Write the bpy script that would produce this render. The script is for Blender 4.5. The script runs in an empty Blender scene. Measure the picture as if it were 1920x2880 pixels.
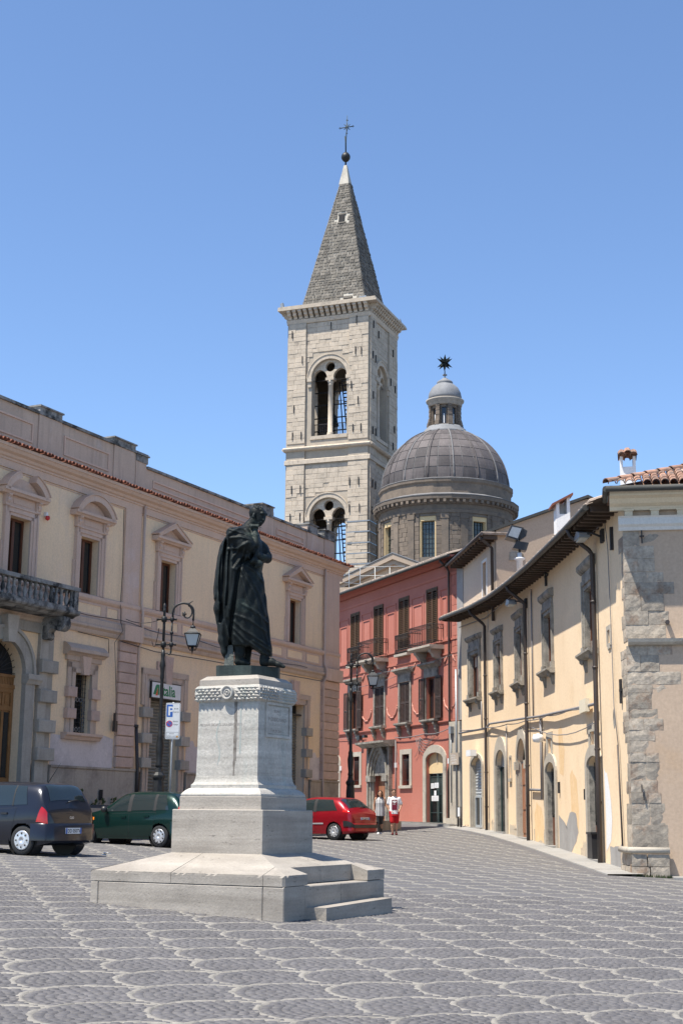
import bpy, math, random
import numpy as np
from mathutils import Vector, Matrix
R = math.radians
PI = math.pi
SC = bpy.context.scene
COL = SC.collection
rng = random.Random(7)
NR = np.random.RandomState(5)

# ------------------------------------------------------------------ camera, sky, sun, exposure
cam_d = bpy.data.cameras.new('camera')
cam = bpy.data.objects.new('camera', cam_d)
COL.objects.link(cam)
cam_d.sensor_fit = 'VERTICAL'
cam_d.sensor_height = 36.0
cam_d.lens = 50.0
cam_d.clip_start = 0.1
cam_d.clip_end = 4000.0
cam.matrix_world = (Matrix.Translation((0, 0, 1.6)) @ Matrix.Rotation(PI/2 + math.atan(.21325), 4, 'X')
                    @ Matrix.Rotation(.0095, 4, 'Z'))
SC.camera = cam

SUN_TO = Vector((1.0, .64, -2.68)).normalized()          # the way the light travels
sun_el = math.asin(-SUN_TO.z)
sun_az = math.atan2(-SUN_TO.x, -SUN_TO.y)                # from +Y towards +X
world = bpy.data.worlds.new('World')
SC.world = world
world.use_nodes = True
wn = world.node_tree.nodes
wl = world.node_tree.links
sky = wn.new('ShaderNodeTexSky')
sky.sky_type = 'NISHITA'
sky.sun_disc = False
sky.sun_elevation = sun_el
sky.sun_rotation = sun_az
sky.altitude = 400
sky.air_density = .9
sky.dust_density = .1
sky.ozone_density = 5.0
bg = wn['Background']
bg.inputs['Strength'].default_value = .112
wl.new(sky.outputs['Color'], bg.inputs['Color'])
sun_d = bpy.data.lights.new('sun', 'SUN')
sun_d.energy = 4.5
sun_d.angle = R(.5)
sun_d.color = (1.0, .94, .84)
sun = bpy.data.objects.new('sun', sun_d)
COL.objects.link(sun)
sun.rotation_euler = SUN_TO.to_track_quat('-Z', 'Y').to_euler()
sun.location = (-30, -20, 80)
SC.view_settings.view_transform = 'Standard'
SC.view_settings.look = 'None'
SC.view_settings.gamma = 1.0
SC.view_settings.use_curve_mapping = False
SC.view_settings.exposure = 1.0

# ------------------------------------------------------------------ helpers
WL = {}          # world position of a thing whose parts are given in world coordinates

def gz(x, y):
    """height of the sloping square"""
    x = np.clip(x, -9.5, 9.0); y = np.clip(y, -6.0, 84.0)
    return (-.0311879*x + .0161768*y - .00132118*x*y - 3.96702e-05*y*y + 3.33518e-05*x*y*y + 5.70928e-07*y**3)

class MB:
    """collects faces; every point goes through T (a function of three numbers)"""
    def __init__(s, T=None):
        s.v = []; s.f = []; s.T = T; s.sm = []
    def p(s, a, b, c):
        s.v.append(tuple(s.T(a, b, c)) if s.T else (a, b, c)); return len(s.v)-1
    def face(s, pts, sm=False):
        s.f.append([s.p(*q) for q in pts]); s.sm.append(sm)
    def fi(s, idx, sm=False):
        s.f.append(list(idx)); s.sm.append(sm)
    def box(s, a0, a1, b0, b1, c0, c1, skip=''):
        i = [s.p(a, b, c) for c in (c0, c1) for b in (b0, b1) for a in (a0, a1)]
        for k, q in (('c', (0, 2, 3, 1)), ('C', (4, 5, 7, 6)), ('b', (0, 1, 5, 4)), ('B', (2, 6, 7, 3)), ('a', (0, 4, 6, 2)), ('A', (1, 3, 7, 5))):
            if k not in skip: s.fi([i[j] for j in q])
        return s
    def block(s, a0, a1, b0, b1, c0, c1, e=.02):
        """box whose +b... outer face (b1) is inset by e on the a and c edges: a chamfered stone"""
        m = b1-(e if b1 > b0 else -e)
        r = [[s.p(a, b, c) for a, c in ((a0+k, c0+k), (a1-k, c0+k), (a1-k, c1-k), (a0+k, c1-k))] for b, k in ((b0, 0), (m, 0), (b1, e))]
        for x, y in ((0, 1), (1, 2)):
            for j in range(4):
                s.fi([r[x][j], r[x][(j+1) % 4], r[y][(j+1) % 4], r[y][j]])
        s.fi(r[2]); s.fi(r[0][::-1])
        return s
    def prism(s, poly, b0, b1, cap=True, sm=False):
        """poly: (a, c) points; extruded from b0 to b1"""
        n = len(poly)
        i0 = [s.p(a, b0, c) for a, c in poly]; i1 = [s.p(a, b1, c) for a, c in poly]
        for j in range(n):
            k = (j+1) % n
            s.fi([i0[j], i0[k], i1[k], i1[j]], sm)
        if cap: s.fi(i1); s.fi(i0[::-1])
        return s
    def band(s, inner, outer, b0, b1, closed=False):
        """ring between two equally long (a, c) lines, extruded b0..b1"""
        n = len(inner); L = []
        for q, b in ((inner, b0), (outer, b0), (outer, b1), (inner, b1)):
            L.append([s.p(a, b, c) for a, c in q])
        for j in range(n if closed else n-1):
            k = (j+1) % n
            for m in range(4):
                s.fi([L[m][j], L[m][k], L[(m+1) % 4][k], L[(m+1) % 4][j]])
        if not closed:
            s.fi([L[m][0] for m in range(4)]); s.fi([L[m][-1] for m in (3, 2, 1, 0)])
        return s
    def profile(s, prof, a0, a1, n=1):
        """prof: (b, c) outline of a moulding, run along a from a0 to a1"""
        A = [a0+(a1-a0)*k/n for k in range(n+1)]
        r = [[s.p(a, b, c) for b, c in prof] for a in A]
        m = len(prof)
        for k in range(n):
            for j in range(m):
                s.fi([r[k][j], r[k+1][j], r[k+1][(j+1) % m], r[k][(j+1) % m]])
        s.fi(r[0][::-1]); s.fi(r[-1])
        return s
    def tube(s, pts, rad, n=6, cap=True, sm=True):
        pts = [Vector(q) for q in pts]
        rr = rad if isinstance(rad, (list, tuple)) else [rad]*len(pts)
        rings = []; up = None
        for k, q in enumerate(pts):
            d = (pts[min(k+1, len(pts)-1)]-pts[max(k-1, 0)]).normalized()
            if up is None:
                up = Vector((0, 0, 1)) if abs(d.z) < .9 else Vector((1, 0, 0))
            x = up.cross(d)
            if x.length < 1e-4: x = Vector((0, 1, 0)).cross(d)
            x.normalize(); y = d.cross(x); up = y
            rings.append([s.p(*(q+(x*math.cos(2*PI*j/n)+y*math.sin(2*PI*j/n))*rr[k])) for j in range(n)])
        for a, b in zip(rings, rings[1:]):
            for j in range(n): s.fi([a[j], a[(j+1) % n], b[(j+1) % n], b[j]], sm)
        if cap: s.fi(rings[0][::-1]); s.fi(rings[-1])
        return s
    def lathe(s, prof, cx=0, cy=0, n=16, sm=True, a0=0, a1=2*PI, cap=True):
        full = abs(a1-a0-2*PI) < 1e-6
        m = n if full else n+1
        rings = [[s.p(cx+r*math.cos(a0+(a1-a0)*j/n), cy+r*math.sin(a0+(a1-a0)*j/n), z) for j in range(m)] for r, z in prof]
        for a, b in zip(rings, rings[1:]):
            for j in range(n): s.fi([a[j], a[(j+1) % m], b[(j+1) % m], b[j]], sm)
        if cap and full:
            if prof[0][0] > 1e-4: s.fi(rings[0][::-1])
            if prof[-1][0] > 1e-4: s.fi(rings[-1])
        return s
    def mesh(s, name, off=None):
        me = bpy.data.meshes.new(name)
        v = s.v if off is None else [(x-off[0], y-off[1], z-off[2]) for x, y, z in s.v]
        me.from_pydata(v, [], s.f)
        if any(s.sm): me.polygons.foreach_set('use_smooth', s.sm)
        me.validate()
        import bmesh
        b = bmesh.new(); b.from_mesh(me); bmesh.ops.recalc_face_normals(b, faces=b.faces); b.to_mesh(me); b.free()
        return me

def link(name, me, mat=None, parent=None, label=None, kind=None, loc=None, rotz=0, scale=None):
    o = bpy.data.objects.new(name, me)
    COL.objects.link(o)
    if mat is not None and me is not None and not me.materials: me.materials.append(mat)
    if parent: o.parent = parent
    if loc is not None: o.location = loc
    if rotz: o.rotation_euler = (0, 0, rotz)
    if scale is not None: o.scale = scale
    if label: o['label'] = label
    if kind: o['kind'] = kind
    return o

SPLIT = {'repainted_patch': 0, 'recessed_panel': 1, 'pilaster_core': 1, 'panel_moulding': 4, 'parapet_block': 1, 'coping_block': 1, 'parapet_panel': 4, 'console': 2, 'wall_anchor': 1,
         'iron_band': 1, 'number_plate': 1, 'door_panel': 1, 'door_pane': 1, 'small_floodlight': 1, 'inner_moulding': 3, 'wall_pipe': 1, 'letter_slot': 1, 'stone_reveal': 1, 'eave_boards': 1,
         'cornice_floodlight': 1, 'spire_opening': 1, 'opening_lintel': 1, 'floor': 1, 'portal_pier': 1, 'notice_print': 0, 'jamb_ear': 1, 'panel_strip': 1, 'duct': 1, 'arch_moulding': 1}

def islands(mb):
    par = list(range(len(mb.v)))
    def find(x):
        while par[x] != x: par[x] = par[par[x]]; x = par[x]
        return x
    for f in mb.f:
        r = find(f[0])
        for q in f[1:]: par[find(q)] = r
    out = {}
    for f, sm in zip(mb.f, mb.sm): out.setdefault(find(f[0]), []).append((f, sm))
    return sorted(out.values(), key=lambda L: min(min(f) for f, _ in L))

def obj(name, mb, mat, parent=None, label=None, kind=None, **k):
    n = SPLIT.get(name)
    if n:
        isl = islands(mb)
        if len(isl) > n:
            for i in range(0, len(isl), n):
                part = MB(); ren = {}
                for L in isl[i:i+n]:
                    for f, sm in L:
                        for q in f:
                            if q not in ren: ren[q] = len(part.v); part.v.append(mb.v[q])
                        part.f.append([ren[q] for q in f]); part.sm.append(sm)
                o = _obj(name, part, mat, parent, label, kind, **k)
            return o
    return _obj(name, mb, mat, parent, label, kind, **k)

def _obj(name, mb, mat, parent=None, label=None, kind=None, **k):
    off = WL.get(parent.name) if parent else None
    o = link(name, mb.mesh(name, off), mat, parent, label, kind, **k)
    if parent: WL[o.name] = off
    return o

def piece(name, me, parent, loc, scale=(1, 1, 1), rotz=0, mat=None):
    """one stone / tile / slat that shares its mesh; loc in world coordinates"""
    off = WL.get(parent.name) if parent else None
    if off is not None: loc = (loc[0]-off[0], loc[1]-off[1], loc[2]-off[2])
    return link(name, me, mat, parent, None, None, loc, rotz, scale)

def tag(o, label, cat, group=None, kind=None):
    o['label'] = label; o['category'] = cat
    if group: o['group'] = group
    if kind: o['kind'] = kind
    return o

def thing(name, label, cat, loc=(0, 0, 0), rotz=0, group=None, local=False):
    o = bpy.data.objects.new(name, None)
    COL.objects.link(o)
    o.empty_display_size = .3
    o.location = loc; o.rotation_euler = (0, 0, rotz)
    WL[o.name] = None if local else tuple(loc)
    return tag(o, label, cat, group)

def copy_tree(o, parent=None):
    c = o.copy(); COL.objects.link(c)
    WL[c.name] = None
    if parent: c.parent = parent; c.matrix_parent_inverse = o.matrix_parent_inverse.copy()
    for ch in list(o.children): copy_tree(ch, c)
    return c

def frame(ox, oy, dx, dy, flip=False):
    """facade frame: a along (dx,dy), b outwards, c up"""
    L = math.hypot(dx, dy); dx /= L; dy /= L
    nx, ny = (dy, -dx) if not flip else (-dy, dx)
    def T(a, b, c): return (ox+dx*a+nx*b, oy+dy*a+ny*b, c)
    return T

def rot_of(T, a):
    p, q = T(a, 0, 0), T(a, 1, 0)
    return math.atan2(-(q[0]-p[0]), q[1]-p[1])

def arc(cx, cz, rx, rz, a0, a1, n):
    return [(cx+rx*math.cos(a0+(a1-a0)*k/n), cz+rz*math.sin(a0+(a1-a0)*k/n)) for k in range(n+1)]

def pointed(cx, z0, w, h, n=8):
    """pointed arch line from left springing to right springing; w half width, h rise"""
    r = (w*w+h*h)/(2*w)
    out = []
    a_end = math.atan2(h, r-w)
    for k in range(n+1):
        t = a_end*k/n
        out.append((cx-w+r-r*math.cos(t), z0+r*math.sin(t)))
    return out + [(2*cx-x, z) for x, z in out[-2::-1]]

def wall(T, a0, a1, c0, c1, holes=(), step=None, depth=.35, reveals=True):
    """front skin of a wall with openings cut right through it and their reveals.
    hole: (a0,a1,c0,c1) or (a0,a1,c0,spring,[line of the arch from left to right])"""
    m = MB(T)
    hs = []
    for h in holes:
        line = h[4] if len(h) > 4 and h[4] else None
        hs.append((h[0], h[1], h[2], max(q[1] for q in line) if line else h[3], h[3], line))
    A = {a0, a1}; C = {c0, c1}
    for h in hs: A |= {h[0], h[1]}; C |= {h[2], h[3]}
    if step:
        k = a0
        while k < a1: A.add(round(k, 4)); k += step
    A = sorted(x for x in A if a0 <= x <= a1); C = sorted(x for x in C if c0 <= x <= c1)
    for i in range(len(A)-1):
        for j in range(len(C)-1):
            x, z = (A[i]+A[i+1])/2, (C[j]+C[j+1])/2
            if any(h[0] < x < h[1] and h[2] < z < h[3] for h in hs): continue
            m.face([(A[i], 0, C[j]), (A[i+1], 0, C[j]), (A[i+1], 0, C[j+1]), (A[i], 0, C[j+1])])
    for h in hs:
        x0, x1, z0, zt, zs, line = h
        if line is None: out = [(x0, z0), (x0, zt), (x1, zt), (x1, z0)]
        else:
            out = [(x0, z0)]+list(line)+[(x1, z0)]
            mid = min(range(len(line)), key=lambda q: abs(line[q][0]-(x0+x1)/2))
            for q in range(mid):
                m.face([(line[q][0], 0, line[q][1]), (line[q+1][0], 0, line[q+1][1]), (line[q+1][0], 0, zt), (line[q][0], 0, zt)])
            for q in range(mid, len(line)-1):
                m.face([(line[q][0], 0, line[q][1]), (line[q+1][0], 0, line[q+1][1]), (line[q+1][0], 0, zt), (line[q][0], 0, zt)])
        if reveals:
            n = len(out)
            for q in range(n):
                w = (q+1) % n
                m.face([(out[q][0], 0, out[q][1]), (out[w][0], 0, out[w][1]), (out[w][0], -depth, out[w][1]), (out[q][0], -depth, out[q][1])])
    return m

# ------------------------------------------------------------------ materials
def _mix(nt, a, b, f, blend='MIX'):
    n = nt.nodes.new('ShaderNodeMix'); n.data_type = 'RGBA'; n.blend_type = blend
    for s, v in ((n.inputs[0], f), (n.inputs[6], a), (n.inputs[7], b)):
        if isinstance(v, (int, float)): s.default_value = v
        elif isinstance(v, tuple): s.default_value = (*v[:3], 1)
        else: nt.links.new(v, s)
    return n.outputs[2]

def _ramp(nt, src, p0, p1, c0=(0, 0, 0), c1=(1, 1, 1)):
    n = nt.nodes.new('ShaderNodeValToRGB')
    n.color_ramp.elements[0].position = p0; n.color_ramp.elements[1].position = p1
    n.color_ramp.elements[0].color = (*c0, 1); n.color_ramp.elements[1].color = (*c1, 1)
    nt.links.new(src, n.inputs[0]); return n.outputs[0]

def _noise(nt, vec, scale, detail=4, rough=.6, dist=0):
    n = nt.nodes.new('ShaderNodeTexNoise')
    n.inputs['Scale'].default_value = scale; n.inputs['Detail'].default_value = detail
    n.inputs['Roughness'].default_value = rough; n.inputs['Distortion'].default_value = dist
    if vec is not None: nt.links.new(vec, n.inputs['Vector'])
    return n.outputs['Fac']

def _map(nt, src, scale=(1, 1, 1), loc=(0, 0, 0), rot=(0, 0, 0)):
    n = nt.nodes.new('ShaderNodeMapping')
    n.inputs['Scale'].default_value = scale; n.inputs['Location'].default_value = loc; n.inputs['Rotation'].default_value = rot
    nt.links.new(src, n.inputs['Vector']); return n.outputs[0]

def M(name, col, col2=None, scale=2.0, rough=.85, bump=.15, bscale=30, metal=0.0, rnd=0.0, island=0.0, streak=0.0,
      streak_col=None, patch=None, patch_at=(.55, .7), patch_scale=.8, pores=0.0, spec=.3, coat=0.0, trans=0.0, fine=.12, base_dirt=None):
    """procedural surface: two tones of noise, optional run-off streaks, patches of another tone, pores, per-piece variation"""
    mt = bpy.data.materials.new(name); mt.use_nodes = True
    nt = mt.node_tree; b = nt.nodes['Principled BSDF']
    geo = nt.nodes.new('ShaderNodeNewGeometry'); pos = geo.outputs['Position']
    c2 = col2 or tuple(min(1, c*.78) for c in col)
    f = _ramp(nt, _noise(nt, pos, scale, 6, .62), .32, .68)
    c = _mix(nt, col, c2, f)
    if patch:
        c = _mix(nt, c, patch, _ramp(nt, _noise(nt, pos, patch_scale, 7, .68), *patch_at))
    if streak:
        sv = _map(nt, pos, (5, 5, .35))
        sf = _ramp(nt, _noise(nt, sv, 1.0, 5, .65), .5, .8, (0, 0, 0), (streak,)*3)
        c = _mix(nt, c, streak_col or tuple(q*.45 for q in col), sf)
    if fine:
        ff = _ramp(nt, _noise(nt, pos, bscale*.9, 3, .6), .25, .75, (1-fine,)*3, (1+fine*.6,)*3)
        c = _mix(nt, c, ff, 1.0, 'MULTIPLY')
    if rnd:
        oi = nt.nodes.new('ShaderNodeObjectInfo')
        c = _mix(nt, c, _ramp(nt, oi.outputs['Random'], 0, 1, (1-rnd,)*3, (1+rnd*.7, 1+rnd*.6, 1+rnd*.5)), 1.0, 'MULTIPLY')
    if island:
        c = _mix(nt, c, _ramp(nt, geo.outputs['Random Per Island'], 0, 1, (1-island,)*3, (1+island*.7,)*3), 1.0, 'MULTIPLY')
    h = _noise(nt, pos, bscale, 5, .65)
    if pores:
        pv = _map(nt, pos, (7, 7, 38))
        pf = _ramp(nt, _noise(nt, pv, 1.0, 4, .7), .62, .70, (0, 0, 0), (pores,)*3)
        c = _mix(nt, c, tuple(q*.3 for q in col), pf)
        lay = _ramp(nt, _noise(nt, _map(nt, pos, (.5, .5, 9)), 1.0, 4, .6), .3, .7, (.74, .73, .715), (1.1, 1.1, 1.09))
        c = _mix(nt, c, lay, 1.0, 'MULTIPLY')
    if base_dirt:
        pass
    nt.links.new(c, b.inputs['Base Color'])
    b.inputs['Roughness'].default_value = rough; b.inputs['Metallic'].default_value = metal
    b.inputs['Specular IOR Level'].default_value = spec
    if coat: b.inputs['Coat Weight'].default_value = coat; b.inputs['Coat Roughness'].default_value = .05
    if trans: b.inputs['Transmission Weight'].default_value = trans
    if bump:
        bn = nt.nodes.new('ShaderNodeBump'); bn.inputs['Strength'].default_value = bump; bn.inputs['Distance'].default_value = .02
        nt.links.new(h, bn.inputs['Height']); nt.links.new(bn.outputs[0], b.inputs['Normal'])
    return mt

def plain(name, col, rough=.5, metal=0, spec=.5, coat=0, var=.1):
    return M(name, col, tuple(q*(1-var) for q in col), 6, rough, .0, 30, metal, spec=spec, coat=coat, fine=0)

MT = {}
MT['cobble'] = M('dark_porphyry', (.088, .084, .086), (.114, .109, .111), .9, .66, .18, 60, island=.15, spec=.45)
MT['cobble1'] = M('dark_porphyry_single', (.088, .084, .086), (.114, .109, .111), .9, .66, .18, 60, rnd=.15, spec=.45)
MT['mortar'] = M('joint_mortar', (.135, .131, .132), (.105, .102, .105), .7, .9, .5, 50, patch=(.08, .078, .082), patch_at=(.45, .75), patch_scale=.25)
MT['band'] = M('pale_limestone_setts', (.245, .230, .205), (.205, .193, .172), 1.5, .75, .15, 50, island=.07)
MT['paveslab'] = M('pale_paving_slab', (.30, .29, .27), (.24, .23, .215), 1.2, .85, .3, 40, patch=(.18, .172, .16), patch_at=(.55, .75))
MT['asphalt'] = M('worn_asphalt', (.06, .059, .06), (.085, .083, .082), 1.0, .9, .4, 80)
MT['cream'] = M('cream_plaster', (.84, .625, .405), (.78, .575, .37), .45, .9, .12, 18, streak=.3, streak_col=(.5, .4, .31), patch=(.74, .565, .42), patch_scale=.3)
MT['creamlow'] = M('faded_mauve_plaster', (.66, .575, .545), (.58, .505, .48), .5, .9, .15, 18, patch=(.44, .38, .36), patch_at=(.5, .7))
MT['mauve'] = M('mauve_painted_stucco', (.62, .45, .345), (.55, .395, .305), .6, .88, .12, 25, streak=.35, streak_col=(.36, .27, .235), patch=(.62, .49, .43), patch_scale=.5)
MT['mauvedirty'] = M('weathered_mauve_stucco', (.56, .43, .335), (.45, .345, .27), .5, .9, .15, 25, streak=.4, streak_col=(.17, .14, .125), patch=(.58, .50, .455), patch_at=(.6, .75), patch_scale=.6)
MT['rust'] = M('rough_mauve_ashlar', (.58, .415, .335), (.48, .345, .28), 2.2, .92, .6, 14, rnd=.12, patch=(.40, .33, .29), patch_at=(.58, .75))
MT['greystone'] = M('grey_weathered_stone', (.44, .395, .335), (.34, .305, .26), 2.0, .92, .5, 22, rnd=.12, streak=.35, streak_col=(.11, .1, .09))
MT['blackstone'] = M('lichen_blackened_stone', (.33, .32, .30), (.17, .165, .155), 2.6, .93, .5, 24, patch=(.045, .045, .043), patch_at=(.46, .6), patch_scale=2.0)
MT['plinthstone'] = M('stained_plinth_stone', (.46, .385, .31), (.37, .31, .25), .9, .9, .3, 20, streak=.4, streak_col=(.12, .1, .085), patch=(.24, .2, .17), patch_at=(.5, .7))
MT['tile'] = M('terracotta_tile', (.26, .10, .06), (.20, .075, .05), 3, .85, .3, 40, rnd=.22, island=.22, patch=(.25, .17, .13), patch_at=(.6, .75), patch_scale=3)
MT['tileold'] = M('lichened_terracotta', (.34, .20, .14), (.25, .15, .11), 4, .9, .4, 40, rnd=.3, island=.3, patch=(.16, .13, .11), patch_at=(.5, .65), patch_scale=4)
MT['tilepale'] = M('bleached_terracotta', (.42, .35, .29), (.32, .25, .2), 4, .9, .4, 40, rnd=.25, island=.3, patch=(.16, .14, .12), patch_at=(.55, .7), patch_scale=5)
MT['red'] = M('coral_red_plaster', (.43, .155, .112), (.40, .142, .102), .4, .88, .1, 18, patch=(.46, .185, .14), patch_at=(.5, .75), patch_scale=.3, streak=.12, streak_col=(.32, .125, .095))
MT['redtrim'] = M('pale_coral_moulding', (.55, .28, .22), (.5, .25, .2), 1, .85, .1, 25)
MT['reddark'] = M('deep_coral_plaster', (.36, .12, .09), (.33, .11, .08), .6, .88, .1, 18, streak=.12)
MT['yellow'] = M('ochre_cream_plaster', (.82, .63, .42), (.76, .575, .375), .35, .9, .12, 16, streak=.32, streak_col=(.66, .50, .32), patch=(.72, .52, .31), patch_at=(.56, .85), patch_scale=.7)
MT['peach'] = M('peach_plaster', (.50, .375, .27), (.46, .345, .25), .4, .9, .15, 16, streak=.16, streak_col=(.36, .26, .18), patch=(.48, .33, .205), patch_at=(.55, .8), patch_scale=.5)
MT['beige'] = M('pale_beige_plaster', (.62, .50, .38), (.57, .455, .345), .5, .9, .12, 16, streak=.1)
MT['brownplaster'] = M('brown_beige_plaster', (.44, .34, .255), (.40, .31, .23), .5, .9, .15, 16, patch=(.36, .28, .21), patch_at=(.55, .75))
MT['greycement'] = M('bare_grey_render', (.36, .345, .325), (.28, .265, .25), 1.5, .92, .35, 25)
MT['whitewash'] = M('white_patch_paint', (.78, .77, .75), (.72, .71, .69), 1.5, .85, .1, 25)
MT['creamtrim'] = M('cream_painted_cornice', (.70, .62, .47), (.64, .565, .425), .8, .8, .08, 25, streak=.12)
MT['whitetrim'] = M('off_white_band', (.66, .65, .61), (.6, .59, .55), .8, .8, .08, 25, streak=.15)
MT['quoin'] = M('travertine_quoin', (.47, .405, .32), (.30, .262, .215), 3.2, .92, .45, 16, rnd=.22, patch=(.29, .20, .14), patch_at=(.52, .66), patch_scale=1.9, streak=.45, streak_col=(.17, .16, .145), fine=.3)
MT['wstone'] = M('blackened_window_stone', (.36, .33, .28), (.20, .185, .16), 3.0, .92, .5, 25, patch=(.085, .08, .07), patch_at=(.5, .68), patch_scale=2.5)
MT['doorstone'] = M('limestone_door_surround', (.46, .415, .34), (.36, .32, .265), 2, .9, .35, 25, patch=(.2, .18, .155), patch_at=(.58, .75), patch_scale=1.5)
MT['tower'] = M('tower_limestone', (.56, .475, .375), (.47, .40, .315), 1.1, .92, .45, 12, rnd=.08, island=.10, patch=(.33, .28, .225), patch_at=(.53, .72), patch_scale=2.2, streak=.35)
MT['towerjoint'] = M('tower_lime_joint', (.44, .38, .30), (.36, .31, .25), 1.1, .92, .4, 12)
MT['spire'] = M('dark_lichened_rubble', (.20, .185, .16), (.135, .125, .11), 1.5, .95, .6, 9, rnd=.35, island=.35, patch=(.33, .30, .26), patch_at=(.6, .72), patch_scale=2)
MT['spirejoint'] = M('spire_lime_joint', (.50, .465, .40), (.36, .335, .285), 1.2, .95, .4, 9)
MT['drum'] = M('brown_weathered_ashlar', (.22, .175, .135), (.155, .127, .102), 1.2, .92, .5, 10, rnd=.2, island=.22, patch=(.11, .1, .09), patch_at=(.55, .7), patch_scale=1.3, streak=.25)
MT['drumjoint'] = M('drum_joint', (.19, .16, .13), (.14, .118, .098), 1.2, .92, .4, 9)
MT['lead'] = M('brown_grey_lead_sheet', (.12, .108, .108), (.088, .079, .081), .9, .75, .2, 10, rnd=.35, metal=.0, spec=.2, streak=.35, streak_col=(.21, .20, .198))
MT['leadseam'] = M('oxidised_lead_seam', (.20, .195, .195), (.13, .127, .128), 1.5, .75, .2, 12, metal=.0, spec=.2)
MT['leadlight'] = M('pale_grey_lead', (.22, .225, .235), (.165, .17, .178), 1.2, .7, .15, 12, metal=.0, spec=.25, streak=.3, streak_col=(.16, .17, .18))
MT['ochrepanel'] = M('ochre_window_reveal', (.66, .50, .28), (.6, .45, .25), 1, .85, .05, 20)
MT['trav'] = M('travertine', (.375, .342, .300), (.31, .28, .245), 1.6, .8, .25, 35, rnd=.08, pores=.8, patch=(.235, .215, .19), patch_at=(.58, .8), patch_scale=1.2)
MT['die'] = M('stained_pale_travertine', (.52, .49, .44), (.41, .39, .355), 3.2, .8, .3, 30, pores=.55, streak=.75, streak_col=(.31, .365, .34), patch=(.20, .186, .17), patch_at=(.6, .78), patch_scale=3.0, fine=.2)
MT['travjoint'] = M('dark_joint', (.12, .10, .085), None, 3, .95, .1)
MT['bronze'] = M('dark_patinated_bronze', (.0065, .008, .0084), (.014, .017, .017), 3.5, .5, .35, 45, metal=.1, spec=.12, patch=(.050, .066, .057), patch_at=(.54, .76), patch_scale=2.5, streak=.4, streak_col=(.028, .036, .032))
MT['bronzegreen'] = M('green_patinated_bronze', (.045, .058, .053), (.03, .038, .035), 3.0, .6, .3, 35, metal=.4, streak=.45, streak_col=(.11, .15, .135))
MT['letter'] = M('faded_letter_paint', (.20, .175, .155), (.3, .27, .24), 12, .9, 0)
MT['castiron'] = M('black_cast_iron', (.018, .019, .020), (.03, .031, .033), 8, .5, .2, 60, metal=.3, spec=.4)
MT['iron'] = M('wrought_iron', (.03, .03, .032), (.05, .046, .045), 6, .6, .1, 60, metal=.3)
MT['drain'] = M('dark_brown_pipe', (.045, .035, .032), (.06, .048, .043), 2, .5, .05, 30, spec=.4)
MT['gutter'] = M('weathered_copper_gutter', (.05, .052, .05), (.075, .07, .06), 2, .55, .1, 30)
MT['wooddark'] = M('dark_eave_timber', (.06, .043, .033), (.09, .065, .05), 3, .85, .3, 20)
MT['door'] = M('honey_wood_door', (.30, .145, .05), (.22, .10, .035), 4, .55, .15, 30, spec=.4)
MT['doorred'] = M('reddish_wood_door', (.33, .15, .08), (.26, .115, .06), 3, .6, .15, 30)
MT['winwood'] = M('brown_window_frame', (.14, .052, .025), (.10, .038, .02), 5, .5, .05, 30)
MT['shutter'] = M('brown_louvre_paint', (.105, .058, .028), (.075, .042, .022), 4, .7, .1, 30)
MT['shutterdk'] = M('dark_brown_louvre_paint', (.062, .040, .032), (.045, .03, .025), 4, .7, .1, 30)
MT['roller'] = M('grey_green_roller_steel', (.25, .245, .215), (.2, .195, .17), 1.5, .55, .1, 20, metal=.2, rnd=.06, streak=.3, streak_col=(.13, .12, .1))
MT['rollerlt'] = M('pale_grey_roller', (.42, .44, .45), (.36, .38, .39), 2, .5, .05, 20, metal=.2)
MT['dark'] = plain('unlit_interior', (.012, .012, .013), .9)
MT['black'] = plain('black_plastic', (.018, .018, .019), .45)
MT['rubber'] = plain('tyre_rubber', (.02, .02, .021), .85)
MT['alu'] = plain('silver_wheel_trim', (.62, .63, .65), .28, .55)
MT['white'] = plain('white_paint', (.78, .78, .77), .5)
MT['signwhite'] = plain('white_sign_face', (.70, .70, .69), .45)
MT['signblue'] = plain('sign_blue', (.03, .12, .42), .45)
MT['signred'] = plain('sign_red', (.55, .03, .03), .45)
MT['signgreen'] = plain('sign_green', (.0, .19, .08), .45)
MT['signorange'] = plain('sign_orange_red', (.75, .10, .03), .45)
MT['greymetal'] = M('galvanised_steel', (.32, .34, .36), (.25, .27, .285), 4, .45, .05, 40, metal=.5)
MT['cable'] = plain('grey_cable', (.20, .19, .19), .6)
MT['cabledk'] = plain('dark_cable', (.05, .045, .045), .6)
MT['brass'] = plain('brass', (.55, .36, .12), .35, .8)
MT['leaf'] = M('dark_green_leaf', (.05, .085, .025), (.085, .12, .04), 9, .7, .1, 40, island=.3)
MT['lampglass'] = M('frosted_lamp_glass', (.50, .53, .52), (.44, .47, .46), 2, .35, 0, spec=.6, fine=0)

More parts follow.
